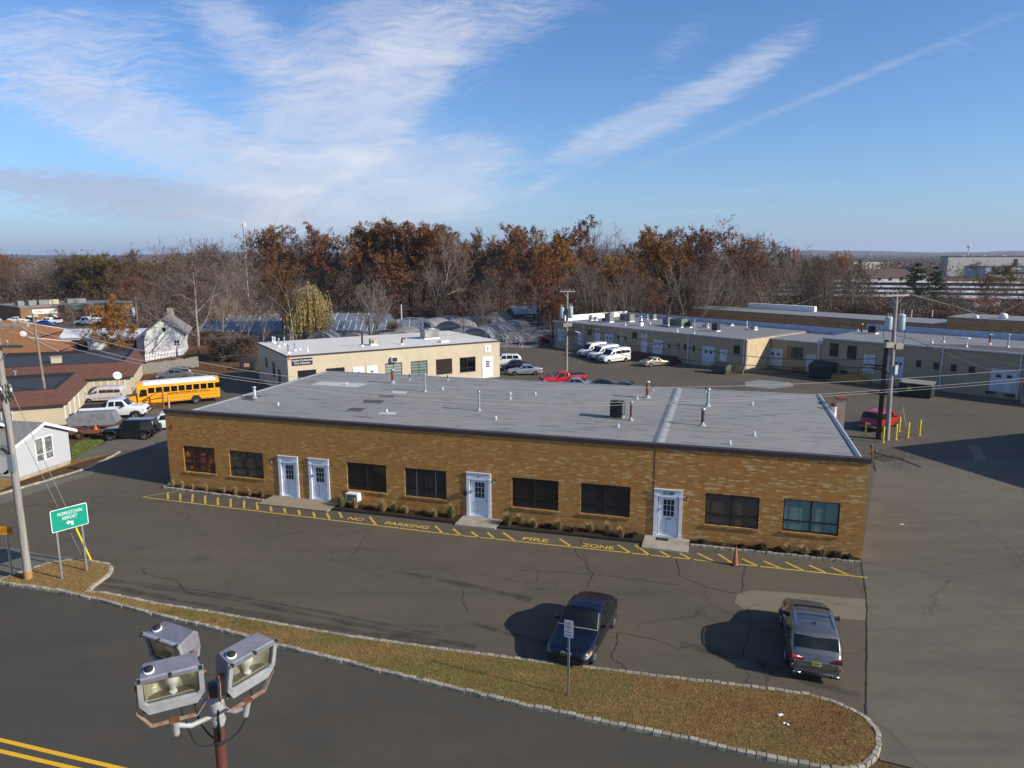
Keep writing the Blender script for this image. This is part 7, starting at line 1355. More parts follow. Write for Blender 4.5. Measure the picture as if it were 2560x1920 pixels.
place('parked_car', 'champagne coloured sedan parked alone in the rear lot', 'car', 1637, 914, 24, sedan(4.75, 1.38, 1.8, 1.2, 1.5, 2.15, 3.15, 3.9, 4.15, .92, .82, .30, 2.7, .95), TANC, .86, rimm=mat('pale_hubcap', (.6, .58, .52), .4, .3))
place('parked_car', 'dark sport utility roof showing behind the school bus', 'car', 437, 950, 200, SUV(4.7), GRYC, .85)
place('parked_car', 'white sport utility half hidden behind the brick building corner', 'car', 417, 1072, 200, SUV(4.5), WHC, .85)
p = G(1428, 965); place('parked_car', 'silver car roof just peeking over the grey roof behind the red pickup', 'car', 1435, 972, 170, sp_acc, SIL2, .9)
place('parked_car', 'dark car peeking over the grey roof edge, right of the silver one', 'car', 1500, 977, 172, sp_acc, BLKC, .92); place('parked_car', 'dark blue car peeking over the roof edge, rightmost of the hidden row', 'car', 1556, 981, 172, sp_acc, GRYC, .9)
place('parked_car', 'dark red car at the wood edge left of the tan building', 'car', 1374, 854, 20, sp_acc, REDC, .9)
place('parked_car', 'white car hidden behind the champagne sedan row by the wall', 'car', 60, 823, 15, sp_acc, WHC, .9) if False else None
# minivan
MV = dict(car=(4.8, [(0, .6), (.06, .75), (.3, .88), (.95, 1.02), (1.1, 1.08), (1.95, 1.68), (2.8, 1.74), (4.2, 1.68), (4.45, 1.58), (4.72, 1.02), (4.8, .66)], [(0, .58), (.3, .78), (1.1, .95), (4.5, 1.03), (4.8, .65)], [(0, .62), (.2, .82), (.8, .92), (2.2, .96), (4.1, .96), (4.6, .9), (4.8, .80)]), kw=dict(zlow=.26, tumble=.15, w=.07), wheels=(.92, 3.92), R=.33, glass=dict(ws=(1.2, 1.9, 4.75, .012, 6, 1.05, 1.85), rw=(4.40, 4.66, 4.6, .014), side=[(1.6, 2.35, 2.0, 2.3), (2.42, 3.3, 2.4, 3.25), (3.38, 4.3, 3.35, 4.2)]),
          bits=[('headlight', HLAMP, lambda mb, c: [c.patch(mb, .05, .4, 2.3, 3.0, side=sd, off=.015) for sd in (1, -1)]), ('tail_light', TLAMP, lambda mb, c: [c.patch(mb, 4.55, 4.76, 2.1, 3.2, side=sd, off=.015) for sd in (1, -1)]), ('bumper', mat('grey_bumper', (.16, .16, .16), .6), bxs((4.62, -.88, .3, 4.84, .88, .52), (-.03, -.8, .28, .2, .8, .45))), ('mirror', REDC, mirrors(1.5, .9, 1.0)), ('roof_rail', BLK, lambda mb, c: [mb.tube([(x, sd * .62, 1.79 - .02 * (x > 3.5)) for x in (2.2, 3.0, 4.1)], .02, 5) for sd in (1, -1)]), ('licence_plate', WHITE, bx(4.79, -.16, .62, 4.81, .16, .76))])
place('minivan', 'red minivan parked beside the yellow bollards', 'minivan', 2200, 1068, 40, MV, REDC, .93)
# passenger vans
VAN = dict(car=(5.98, [(0, .75), (.05, .95), (.25, 1.12), (.95, 1.28), (1.15, 1.36), (1.85, 2.18), (2.3, 2.42), (3.2, 2.5), (5.5, 2.46), (5.9, 2.38), (5.98, 1.9)], [(0, .72), (.25, .98), (1.1, 1.22), (1.6, 1.36), (5.98, 1.42)], [(0, .78), (.15, .9), (.7, .99), (1.5, 1.02), (5.5, 1.02), (5.9, .98), (5.98, .94)]), kw=dict(zlow=.32, tumble=.06, w=.06, crown=.03), wheels=(1.02, 4.77), R=.36, rim=.58,
           glass=dict(ws=(1.22, 1.84, 4.75, .012, 6, 1.12, 1.84), rw=None, side=[(1.55, 2.3, 1.95, 2.3, 3.1, 3.55), (2.6, 3.7, 2.6, 3.7, 3.12, 3.6), (3.75, 4.75, 3.75, 4.75, 3.12, 3.6), (4.8, 5.7, 4.8, 5.7, 3.12, 3.6)], sm=mat('tinted_van_glass', (.03, .012, .014), .1, 0, .3, coat=.5)),
           bits=[('headlight', HLAMP, lambda mb, c: [c.patch(mb, .06, .55, 2.3, 2.9, side=sd, off=.015) for sd in (1, -1)]), ('grille', BLK, bxs((-.02, -.5, .62, .04, .5, .86), (-.03, -.7, .42, .06, .7, .56))), ('bumper', mat('dark_bumper', (0, 0, 0)), bxs((-.05, -.9, .34, .3, .9, .56))), ('side_moulding', mat('grey_bumper', (0, 0, 0)), sp((1.6, 4.2, .9, 1.25), (.5, .6, .9, 1.2))), ('tail_light', TLAMP, lambda mb, c: [c.patch(mb, 5.8, 5.96, 1.8, 3.0, side=sd, off=.012) for sd in (1, -1)]), ('mirror', BLK, mirrors(1.55, 1.0, 1.45, 1.3)), ('licence_plate', mat('yellow_plate', (0, 0, 0)), bx(-.06, -.16, .44, -.03, .16, .56))])
VAN['glass'].pop('rw')
for (u, v), l_ in zip([(1535, 905), (1508, 897), (1481, 890)], ['white high roofed passenger van, nearest and rightmost of three', 'white high roofed passenger van, middle of the three', 'white high roofed passenger van, leftmost and farthest of three']):
    place('passenger_van', l_, 'van', u, v, 214, VAN, WHC, .80, 'white passenger vans parked in a row')
# pickups
def pickup(L=5.6, H=1.8, hwid=.98, cab0=1.35, cab1=3.5, Hh=1.12, R=.39, ext=True, m_=None):
    bed = 1.22
    return dict(car=(L, [(0, .7), (.05, .95), (.3, Hh - .03), (cab0 - .1, Hh + .03), (cab0 + .05, Hh + .1), (cab0 + .55, H - .04), (cab0 + 1.1, H), (cab1 - .12, H - .05), (cab1 - .02, bed + .1), (cab1 + .06, bed), (L - .05, bed), (L, bed - .1)], [(0, .66), (.3, Hh - .15), (cab0, Hh - .02), (cab1, Hh + .03), (cab1 + .1, bed - .06), (L, bed - .1)], [(0, hwid * .82), (.2, hwid * .95), (.8, hwid), (L - .2, hwid), (L, hwid * .97)]), kw=dict(zlow=.42, tumble=.13, w=.03, crown=.02, edge=.06), wheels=(.95, L - 1.2), R=R,
                glass=dict(ws=(cab0 + .1, cab0 + .55, 4.75, .012, 6, cab0 + .02, cab0 + .52), side=[(cab0 + .35, cab0 + 1.25, cab0 + .6, cab0 + 1.2)] + ([(cab0 + 1.35, cab1 - .2, cab0 + 1.32, cab1 - .25)] if ext else [])),
                bits=[('headlight', HLAMP, lambda mb, c: [c.patch(mb, .04, .3, 2.2, 3.0, side=sd, off=.015) for sd in (1, -1)]), ('bed_liner', BLK, bx(cab1 + .12, -hwid + .1, bed - .3, L - .1, hwid - .1, bed + .03)), ('bumper', CHROME, bxs((-.12, -hwid + .03, .42, .05, hwid - .03, .62), (L - .02, -hwid + .03, .45, L + .12, hwid - .03, .6))), ('grille', BLK, bx(-.02, -.55, .68, .03, .55, .92)), ('mirror', BLK, mirrors(cab0 + .5, hwid * .97, Hh + .02, 1.2)), ('tail_light', TLAMP, lambda mb, c: [c.patch(mb, L - .12, L - .01, 1.8, 3.0, side=sd, off=.012) for sd in (1, -1)])])
place('pickup_truck', 'bright red pickup truck showing above the grey roof edge', 'pickup truck', 1407, 962, 192, pickup(5.2, 1.62, .9, 1.4, 3.2, 1.0, .35), REDP, .98)
pk_ = place('pickup_truck', 'white extended cab pickup truck parked in front of the school bus', 'pickup truck', 290, 1044, 12, pickup(6.0, 1.9, 1.0, 1.45, 3.5, 1.2, .42), WHC, .92)
# toolbox load on its bed is dark
place('pickup_truck', 'white pickup truck before the distant strip mall', 'pickup truck', 124, 811, 190, pickup(), WHC, .85); place('parked_car', 'bright blue car before the distant strip mall', 'car', 113, 816, 10, sp_acc, BLUC, .9)
place('delivery_truck', 'white cab flatbed truck beside the rusty oak near the strip mall', 'truck', 220, 812, 200, pickup(6, 2.1), WHC, .85); place('pickup_truck', 'second white truck, farther one beside the rusty oak near the strip mall', 'truck', 245, 805, 200, pickup(6, 2.2), WHC, .9)
for u, v, m_, l_ in ((46, 806, WHC, 'white car at the left end of the strip mall'), (80, 818, BLKC, 'black car left of the blue car'), (66, 822, GRYC, 'grey car in front of the strip mall, at the left'), (110, 840, GRYC, 'grey car on the near edge of the mall parking')): place('parked_car', l_, 'car', u, v, 8, sp_acc, m_, .9)
# jeep
JP = dict(car=(4.5, [(0, .85), (.04, 1.02), (.3, 1.06), (1.35, 1.12), (1.42, 1.2), (1.72, 1.78), (2.0, 1.82), (4.2, 1.80), (4.32, 1.76), (4.38, .95), (4.5, .9)], [(0, .8), (.3, .98), (1.35, 1.08), (4.35, 1.12), (4.5, .8)], [(0, .55), (.1, .62), (.9, .72), (1.4, .80), (4.3, .80), (4.5, .76)]), kw=dict(zlow=.45, tumble=.07, w=.02, crown=.01, edge=.04), wheels=(.62, 3.57), R=.41, rim=.6,
          glass=dict(ws=(1.46, 1.68, 4.8, .012, 4), side=[(1.72, 2.45, 1.85, 2.42), (2.55, 3.3, 2.55, 3.28), (3.4, 4.2, 3.4, 4.18)]),
          bits=[('fender', BLK, lambda mb, c: [mb.ext([(x - .55, .78), (x - .4, .96), (x + .4, .96), (x + .6, .70), (x + .55, .68), (x + .38, .91), (x - .38, .91), (x - .5, .76)], 'y', sd * .70, sd * .98) for x in (.62, 3.57) for sd in (1, -1)]), ('bumper', BLK, bxs((-.18, -.8, .5, .0, .8, .68), (4.5, -.75, .5, 4.62, .75, .66))), ('headlight', HLAMP, lambda mb, c: [mb.ext([(sd * .42 + math.cos(a) * .1, .86 + math.sin(a) * .1) for a in [2 * PI * k / 12 for k in range(12)]], 'x', -.03, .02) for sd in (1, -1)]), ('grille', BLK, bxs(*[(-.02, -.26 + k * .08, .7, .02, -.22 + k * .08, .98) for k in range(7)])), ('roof_bow', BLK, bx(1.8, -.6, 1.82, 1.9, .6, 1.86)), ('mirror', BLK, mirrors(1.65, .82, 1.12, 1.)), ('spare_wheel', BLK, lambda mb, c: mb.ext([(math.cos(a) * .38, 1.0 + math.sin(a) * .38) for a in [2 * PI * k / 20 for k in range(20)]], 'x', 4.5, 4.72))])
place('off_road_car', 'black four door off road car parked on the gravel beside the brick building', 'off road car', 332, 1096, 187, JP, BLKC, .88)
# school bus, built long and square
def school_bus():
    Y = paint('school_bus_yellow', (.80, .34, .008), .35, 0, .6); L = 10.9; t = thing('school_bus', 'yellow school bus with white roof parked at the left behind the brick building', 'school bus', (0, 0, .01), 0)
    hw = 1.22; x0 = 1.75; mb = MB()                       # x: nose 0 to tail L
    prof = [(hw, .55), (hw, 2.45), (hw - .06, 2.75), (hw - .3, 2.98), (.5, 3.1), (-.5, 3.1), (-hw + .3, 2.98), (-hw + .06, 2.75), (-hw, 2.45), (-hw, .55)]
    mb.ext(prof, 'x', x0, L - .02)
    mb.build('body', Y, t)
    mb = MB(); mb.ext([(hw - .06, 2.765), (hw - .3, 2.995), (.5, 3.115), (-.5, 3.115), (-hw + .3, 2.995), (-hw + .06, 2.765)], 'x', x0 + .7, L - .4); mb.build('roof', WHITE, t)
    mb = MB(); mb.add([(.1, -.75, .6), (.1, .75, .6), (x0, 1.05, .6), (x0, -1.05, .6), (.0, -.7, 1.25), (.0, .7, 1.25), (x0, .98, 1.62), (x0, -.98, 1.62)], [(0, 1, 5, 4), (0, 4, 7, 3), (1, 2, 6, 5), (4, 5, 6, 7), (0, 3, 2, 1)]); mb.build('hood', Y, t, .06)
    mb = MB(); mb.add([(x0 - .02, -1.05, 1.66), (x0 - .02, 1.05, 1.66), (x0 - .02, 1.02, 2.5), (x0 - .02, -1.02, 2.5)], [(0, 1, 2, 3)]); mb.build('windshield', CGL, t)
    xs = [(x0 + 1.15 + k * .83, x0 + 1.15 + k * .83 + .68) for k in range(10)]; xs[-1] = (xs[-1][0], xs[-1][0] + .95)
    for sd in (1, -1):
        for a, b_ in xs: MB().box(a, sd * (hw - .01), 1.78, b_, sd * (hw + .012), 2.44).build('side_window', CGL, t)
        MB().add([(x0 + .1, sd * (hw + .01), 1.45), (x0 + 1.0, sd * (hw + .01), 1.5), (x0 + .98, sd * (hw + .01), 2.3), (x0 + .35, sd * (hw + .01), 2.3)], [(0, 1, 2, 3)]).build('driver_window', CGL, t)
        mb = MB()
        for z in (.62, 1.0, 1.38): mb.box(x0 + .2, sd * hw, z, L - .1, sd * (hw + .015), z + .035)
        mb.build('rub_rail', BLK, t)
        text('HANOVER TOWNSHIP PUBLIC SCHOOLS', 'bus_lettering', BLK, t, (x0 + 5.6, sd * (hw + .018), 1.57), .26, (PI / 2, 0, PI if sd > 0 else 0), .003, sx=1.0, bold=.006)
        mb = MB(); n = 16; V = [(8.1 + math.cos(PI * k / n) * .58, sd * (hw + .012), .5 + math.sin(PI * k / n) * .58) for k in range(n + 1)]; mb.add(V, [tuple(range(n + 1))]); mb.build('wheel_arch', BLK, t)
        wheel(t, 8.1, sd * (hw - .14), .5, sd, .58, .26); wheel(t, 1.0, sd * (1.05), .5, sd, .58, .26)
        mb = MB(); mb.tube([(x0 - .1, sd * 1.0, 2.2), (x0 - .35, sd * 1.35, 2.3), (x0 - .35, sd * 1.35, 1.8)], .025, 5); mb.box(x0 - .42, sd * 1.27, 1.8, x0 - .36, sd * 1.45, 2.25); mb.build('mirror', BLK, t)
    mb = MB(); V = [(math.cos(PI / 8 + k * PI / 4) * .24, math.sin(PI / 8 + k * PI / 4) * .24) for k in range(8)]; o = MB().ext([(x0 + 1.65 + x, 1.32 + y) for x, y in V], 'y', hw + .05, hw + .08).build('stop_sign', mat('stop_red', (.45, .01, .02), .4), t)
    text('STOP', 'sign_lettering', WHITE, o, (x0 + 1.65, hw + .085, 1.32), .17, (PI / 2, 0, PI), .002, bold=.004); MB().box(x0 + 1.2, hw, 1.25, x0 + 1.5, hw + .05, 1.4).build('stop_arm', BLK, t)
    mb = MB(); mb.box(L - .02, -.4, 1.75, L + .01, .4, 2.45); mb.box(L - .02, .5, 1.75, L + .01, 1.1, 2.4); mb.box(L - .02, -1.1, 1.75, L + .01, -.5, 2.4); mb.build('rear_window', CGL, t); MB().box(L - .05, -1.2, .45, L + .15, 1.2, .7).build('bumper', BLK, t)
    for sd in (1, -1): o = MB().lathe([(0, 0), (.13, 0), (.13, .05), (0, .05)], 12).build('warning_light', BLK, t); o.location = (L, sd * .95, 2.78); o.rotation_euler = (0, PI / 2, 0); MB().box(L, sd * .9 - .1, 1.0, L + .03, sd * .9 + .1, 1.3).build('tail_light', TLAMP, t)
    return t, L
bus, BLn = school_bus()
# tail bottom corner nearest us and line of the near flank
ta, tb = G(556, 1005), G(373, 1021); ta, tb = G(552, 1003), G(390, 1019); d = (tb - ta).normalized(); s_ = .80; nrm = Vector((-d.y, d.x, 0)); nrm = nrm if nrm.y > 0 else -nrm
bus.scale = (s_,) * 3; bus.rotation_euler = (0, 0, math.atan2(-d.y, -d.x)); q = ta + nrm * 1.22 * s_; bus.location = (q.x + d.x * BLn * s_, q.y + d.y * BLn * s_, .01)
# white work van, trailer and frames at the left
place('work_van', 'faded white van parked between the mansard building and the school bus', 'van', 262, 1003, 190, VAN, mat('faded_white_paint', (.48, .46, .46), .5), .62)
p = G(236, 1073); t = thing('covered_trailer', 'grey tarpaulin covered trailer beside the mansard building', 'trailer', p, .24); t.scale = (.86,) * 3; mb = MB(); mb.ext([(-2.1, .5), (2.0, .5), (2.35, .75), (1.9, 1.75), (-1.4, 1.75), (-2.2, 1.3)], 'y', -.75, .75); mb.build('tarpaulin', mat('grey_tarpaulin', (.19, .20, .21), .6, var=.25, sc_=1.2, bmp=.05), t, .05); MB().box(-2.1, -.7, .38, 2.6, .7, .48).build('frame', RUST, t)
for x in (-.6, .4): wheel(t, x, -.72, .3, -1); wheel(t, x, .72, .3, 1)
p = G(208, 1092); t = thing('flat_trailer', 'rusty open utility trailer with mesh sides on the lawn edge', 'trailer', p, .2); mb = MB(); mb.box(-1.4, -.6, .38, 1.5, .6, .46); mb.box(-1.4, -.62, .46, -1.36, .62, .85); mb.tube([(1.5, .5, .42), (2.5, 0, .4), (1.5, -.5, .42)], .03, 5)
for x in (-1.4, -.4, .6, 1.5): mb.box(x, -.62, .46, x + .03, -.59, .8); mb.box(x, .59, .46, x + .03, .62, .8)
mb.box(-1.4, -.625, .78, 1.5, -.6, .82); mb.build('frame', RUST, t); wheel(t, 0, -.72, .3, -1, rimm=RUST); wheel(t, 0, .72, .3, 1, rimm=RUST)
p = G(240, 1074, 0.48); t = thing('traffic_cone', 'small bright orange cone standing on the rusty trailer', 'traffic cone', p); mb = MB(); mb.box(-.14, -.14, 0, .14, .14, .03); mb.lathe([(.12, .03), (.03, .42), (0, .43)], 12); mb.build('cone_body', mat('bright_orange_plastic', (.75, .13, .02), .5), t)
# orange post and gate behind the brick building corner
p = G(423, 1022); t = thing('striped_post', 'weathered orange and white post behind the left corner of the brick building', 'post', p); h = ZT(p, 990); MB().cyl((0, 0, 0), (0, 0, max(h, 1.2)), .09, n=10).build('post', mat('peeling_orange_paint', (.62, .45, .33), .7, c2=(.55, .22, .05), sc_=4, var=.2), t)
p = G(412, 1024); t = thing('rusty_gate', 'rusty swung open bar gate beside the striped post', 'gate', p, math.radians(170)); mb = MB(); mb.box(0, 0, 0, .1, .1, 2.0); mb.tube([(.05, .05, 1.2), (4.5, .05, .25)], .05, 6); mb.tube([(.05, .05, 1.9), (2.2, .05, .85)], .035, 6); mb.box(.1, .03, .3, 1.9, .07, .62); mb.build('bars', mat('orange_rust', (.32, .12, .03), .8, var=.3), t)
# dumpsters, bin, pallet, block
def dumpster(label, u, v, rz, w, d, h, m_, lid=DARK, slope=.25, group=None):
    t = thing('dumpster', label, 'dumpster', G(u, v), rz, group); mb = MB(); mb.ext([(-d / 2, .12), (d / 2, .12), (d / 2, h), (-d / 2, h * (1 - slope))], 'x', -w / 2, w / 2); mb.build('bin', m_, t, .03); mb = MB()
    for k in range(5): x = -w / 2 + w * (k + .5) / 5; mb.box(x - .04, -d / 2 - .04, .2, x + .04, -d / 2 - .001, h * (1 - slope) - .1)
    mb.box(-w / 2 - .04, -d / 2 - .05, h * (1 - slope) - .1, w / 2 + .04, -d / 2 - .001, h * (1 - slope)); mb.build('ribs', m_, t); mb = MB(); mb.ext([(-d / 2 - .06, h * (1 - slope) + .01), (d / 2 + .03, h + .01), (d / 2 + .03, h + .07), (-d / 2 - .06, h * (1 - slope) + .07)], 'x', -w / 2 - .04, w / 2 + .04); mb.build('lid', lid, t)
    for x in (-w / 2 + .2, w / 2 - .2): MB().box(x - .08, -d / 2 + .1, 0, x + .08, -d / 2 + .25, .12).build('caster', BLK, t)
    return t
DGR = mat('dark_green_steel', (.025, .045, .035), .6, dirt=.3); DBK = mat('black_green_steel', (.018, .024, .024), .6, dirt=.2)
t = dumpster('dark green dumpster with pink sticker at the wood edge behind the bus', 623, 924, .1, 1.8, 1.3, 1.35, DGR); MB().box(-.45, -.70, .45, .25, -.69, .95).build('sticker', mat('pink_sticker', (.55, .22, .18), .6), t)
dumpster('green dumpster beside stacked pallets at the tan building corner', 1803, 933, -.75, 1.9, 1.4, 1.3, mat('olive_steel', (.07, .085, .05), .6, dirt=.4)); dumpster('large black dumpster between the two tan building wings', 2056, 945, -.75, 2.7, 1.8, 1.9, DBK); t = dumpster('dark dumpster with grey lid in front of the right tan wing', 2290, 990, -.72, 3.0, 1.7, 1.5, DBK, mat('dusty_grey_lid', (.24, .23, .21), .7), .1); MB().box(-.7, -.91, .7, -.3, -.90, 1.05).build('sticker', mat('yellow_sticker', (.5, .4, .05), .6), t)
p = G(1845, 934); t = thing('pallet', 'yellowish wooden pallets leaning beside the green dumpster', 'pallet', p, -.9); mb = MB(); mb.T = Matrix.Rotation(-.5, 4, 'X')
for k in range(7): mb.box(-.6, -.02, .05 + k * .17, .6, .02, .17 + k * .17)
for x in (-.6, -.05, .5): mb.box(x, .022, .0, x + .1, .1, 1.25)
mb.build('boards', mat('pallet_wood', (.36, .26, .12), .85), t)
p = G(1838, 905); t = thing('equipment_crate', 'pale metal equipment box against the tan wall behind the green dumpster', 'equipment box', p, WA); mb = MB(); mb.box(-1.2, -.8, .5, 1.2, .6, 1.7); mb.build('box', GUN, t); MB().box(-1.25, -.85, 1.72, 1.25, .65, 1.8).build('lid', CONC, t)
for x in (-1.1, 1.0): MB().box(x, -.7, 0, x + .1, -.6, .5).build('leg', STEEL, t)
# wooden deck and steps on the long building, stoop with railing on the right wing
def stoop(label, q, rz, w, d, h, m_, rails=True):
    t = thing('entrance_stoop', label, 'steps', (q[0], q[1], 0), rz); MB().box(0, -d, 0, w, -.02, h).build('platform', m_, t)
    for k in range(3): MB().box(w + .002 + k * .3, -d, 0, w + .3 + k * .3, -.02, h * (3 - k) / 4).build('step', m_, t)
    if rails:
        mb = MB()
        for x in (0.05, w * .5, w - .05): mb.box(x, -d + .02, h, x + .05, -d + .07, h + 1.)
        mb.box(0.05, -d + .02, h + 1.0, w, -d + .07, h + 1.05); mb.build('railing', DARK, t)
    return t
s0 = f3(1420 + 1100 / 6.506, 760 + 800 / 6.506)[0]; q = ind.matrix_basis @ Vector((s0, 0, 0)); stoop('dark red timber ramp deck behind the champagne sedan', q, WA, 7.2, 1.8, .8, mat('red_brown_timber', (.075, .03, .022), .8))
q = ind3.matrix_basis @ Vector((1.3, 0, 0)); stoop('brick stoop with railing behind the dark utility pole', q, WA + A3, 3.6, 1.6, .75, mat('brown_brick', (0, 0, 0)))
q = ind.matrix_basis @ Vector((2.0, 0, 0)); stoop('railed landing at the left end of the long tan building', q, WA, 3.0, 1.6, .9, CONC)
q = ind3.matrix_basis @ Vector((20.3, 0, 0)); stoop('railed landing at the far right of the tan wing', q, WA + A3, 3.0, 1.6, .9, CONC)
q = ind.matrix_basis @ Vector((WL_ + 4.5, T2 - .6, 0)); t = thing('debris_pile', 'heap of reddish boards under the roll door of the recessed wing', 'debris', (q.x, q.y, 0), .2); mb = MB(); r = random.Random(8)
for k in range(9): mb.T = Matrix.Translation((r.uniform(-1, 1), r.uniform(-.4, .4), .12 + .05 * k)) @ Matrix.Rotation(r.uniform(0, 3), 4, 'Z') @ Matrix.Rotation(r.uniform(-.25, .25), 4, 'Y'); mb.box(-.7, -.08, -.03, .7, .08, .03)
mb.build('boards', mat('red_brown_boards', (.20, .08, .04), .8), t)
# chimney like stack and white pipe behind the right rear corner of the brick building
p = G(2093, 996, 4.85); t = thing('brick_stack', 'narrow pale block stack against the right side of the brick building', 'chimney', (p.x, p.y, 0), TH); MB().box(0, 0, 0, .55, .8, 4.75).build('stack', mat('pale_pinkish_block', (.40, .33, .28), .85, dirt=.15), t); MB().box(-.04, -.04, 4.752, .59, .84, 4.9).build('cap', RUST, t)
p = G(2086, 1010, 4.7); t = thing('white_flue', 'white flue pipe beside the pale block stack', 'vent pipe', (p.x, p.y, 0)); MB().cyl((0, 0, 0), (0, 0, 4.55), .17, n=12).build('pipe', WHITE, t); MB().cyl((0, 0, 4.551), (0, 0, 4.8), .2, n=12).build('cap', RUST, t)
# ------------------------------------------------------------------ poles, wires, signs, bollards
GREYP = mat('silvered_pole_wood', (.27, .25, .225), .9, var=.3, sc_=2.5, stretch=(5, 5, .35)); INS = mat('glazed_insulator', (.30, .28, .26), .2); TRF = mat('transformer_paint', (.36, .46, .48), .5, dirt=.1); WIRE = mat('grey_wire', (.22, .22, .22), .6)
def pole(label, p, h, r0, r1, m_, lean=(0, 0), name='utility_pole', band=None):
    t = thing(name, label, 'utility pole', (p[0], p[1], 0)); mb = MB(); n = 8; mb.tube([(lean[0] * k / n, lean[1] * k / n, h * k / n) for k in range(n + 1)], [r0 + (r1 - r0) * k / n for k in range(n + 1)], 12); mb.build('pole', m_, t)
    if band: MB().cyl((0, 0, 0), (0, 0, .45), r0 + .012, n=12).build('painted_base', band, t)
    t['h'] = h; return t
def crossarm(t, z, L, ang, m_, off=(0, 0), ins=4, c=0.):
    d = Vector((math.cos(ang), math.sin(ang), 0)); mb = MB(); mb.T = Matrix.Translation((off[0], off[1], z)) @ Matrix.Rotation(ang, 4, 'Z'); mb.box(-L / 2 + c, -.16, -.06, L / 2 + c, -.05, .06); a = mb.build('crossarm', m_, t)
    mb = MB(); mb.T = Matrix.Translation((off[0], off[1], z)) @ Matrix.Rotation(ang, 4, 'Z')
    for s_ in (-1, 1): mb.tube([(s_ * L * .28, -.12, -.05), (0, -.12, -.7)], .015, 4)
    mb.build('brace', STEEL, a)
    for k in range(ins):
        x = -L / 2 + c + L * (k + .4) / ins * 1.02; o = MB().lathe([(.02, .06), (.02, .12), (.06, .13), (.05, .18), (.065, .2), (.03, .27), (0, .28)], 8).build('insulator', INS, a); q = Matrix.Rotation(ang, 4, 'Z') @ Vector((x, -.105, 0)); o.location = (q.x + off[0], q.y + off[1], z)
def transformer(t, x, y, z, r_, h):
    mb = MB(); mb.lathe([(r_ * .9, 0), (r_, .05), (r_, h * .9), (r_ * .9, h * .95), (r_ * .4, h), (0, h)], 16, o=(x, y, z)); a = mb.build('transformer', TRF, t); mb = MB(); mb.lathe([(r_ * 1.03, h * .82), (r_ * 1.03, h * .87)], 16, o=(x, y, z)); mb.build('rim_band', STEEL, a); mb = MB()
    for s_ in (-1, 1): mb.lathe([(.035, h * .98), (.06, h * 1.05), (.03, h * 1.12), (.05, h * 1.18), (0, h * 1.28)], 8, o=(x + s_ * r_ * .4, y, z))
    mb.build('bushing', INS, a)
def SPL(P):
    Q = []
    for i in range(len(P) - 1):
        p0, p1, p2, p3 = P[max(0, i - 1)], P[i], P[i + 1], P[min(len(P) - 1, i + 2)]
        for k in range(6): s_ = k / 6; Q.append(.5 * ((2 * p1) + (p2 - p0) * s_ + (2 * p0 - 5 * p1 + 4 * p2 - p3) * s_ ** 2 + (3 * p1 - p0 - 3 * p2 + p3) * s_ ** 3))
    return Q + [P[-1]]
def wire(label, px, a, b_, r_=.016, m_=WIRE):
    a, b_ = Vector(a[:2]), Vector(b_[:2]); d = (b_ - a).normalized(); n = Vector((-d.y, d.x)); P = []
    for u, v in px: q = ray(u, v); k = (n @ a) / (n.x * q.x + n.y * q.y); P.append(Vector((q.x * k, q.y * k, CAMH + q.z * k)))
    Q = SPL(P); o = MB().tube(Q, r_, 5).build('overhead_wire', m_, None); return tag(o, label, 'wire')
LPp = G(71, 1446, .1); zA, zB = ZT(LPp, 812), ZT(LPp, 866)
t = pole('tall silvered wooden utility pole at the left edge on the island', LPp, 13.5, .165, .11, GREYP, band=mat('yellow_stained_base', (.36, .20, .05), .8, dirt=.2))
crossarm(t, zA, 3.1, -.08, mat('pale_crossarm', (.34, .31, .27), .8)); crossarm(t, zB, 2.0, .12, mat('green_dark_crossarm', (.05, .06, .045), .8), ins=2)
mb = MB(); r = random.Random(4); zc = ZT(LPp, 985)
for k in range(9): a = r.uniform(0, 6.3); mb.tube([(math.cos(a) * .12, math.sin(a) * .12, zc + r.uniform(-.5, .6)), (math.cos(a) * .36, math.sin(a) * .36, zc + r.uniform(-.5, .6)), (math.cos(a + .6) * .3, math.sin(a + .6) * .3, zc + r.uniform(-.5, .5))], .022, 5)
mb.build('cable_fittings', DARK, t)
for k in range(5): a = k * 1.25; o = MB().lathe([(.03, 0), (.07, .03), (.04, .08), (.07, .12), (0, .17)], 8).build('insulator', PALE, t); o.location = (math.cos(a) * .3, math.sin(a) * .3, zc + .1 * (k % 3) + .1)
zc = ZT(LPp, 1150); mb = MB(); mb.tube([(-.42 + math.cos(q * PI / 10) * .5, -.18, zc + math.sin(q * PI / 10) * .6) for q in range(20)], .035, 6); mb.tube([(-.42 + math.cos(q * PI / 10) * .44, -.22, zc + math.sin(q * PI / 10) * .55) for q in range(20)], .03, 6); mb.build('cable_coil', BLK, t)
MB().box(-.02, -.34, zc - .45, .2, -.17, zc + .3).build('control_box', mat('blue_grey_box', (.16, .19, .22), .5), t); mb = MB(); mb.tube([(.1, -.2, zc - .4), (.14, -.22, zc + .9), (.0, -.17, zc + 2.6)], .03, 5); mb.build('conduit', GUN, t)
# guy wires with yellow guard
an_ = G(230, 1406, .1); tp = Vector((LPp.x, LPp.y, 9.6)); t = thing('guy_wire', 'guy wire with bright yellow guard running up from the island to the pole', 'guy wire', an_); d = (tp - an_); MB().tube([(0, 0, 0), d], .014, 5).build('wire', WIRE, t); MB().tube([d.normalized() * .15, d.normalized() * 2.9], .045, 8).build('guard', YEL, t)
an2 = G(212, 1404, .1); t = thing('guy_wire', 'plain thin guy wire beside the yellow guarded one', 'guy wire', an2); MB().tube([(0, 0, 0), Vector((LPp.x, LPp.y, 8.2)) - an2], .012, 5).build('wire', WIRE, t)
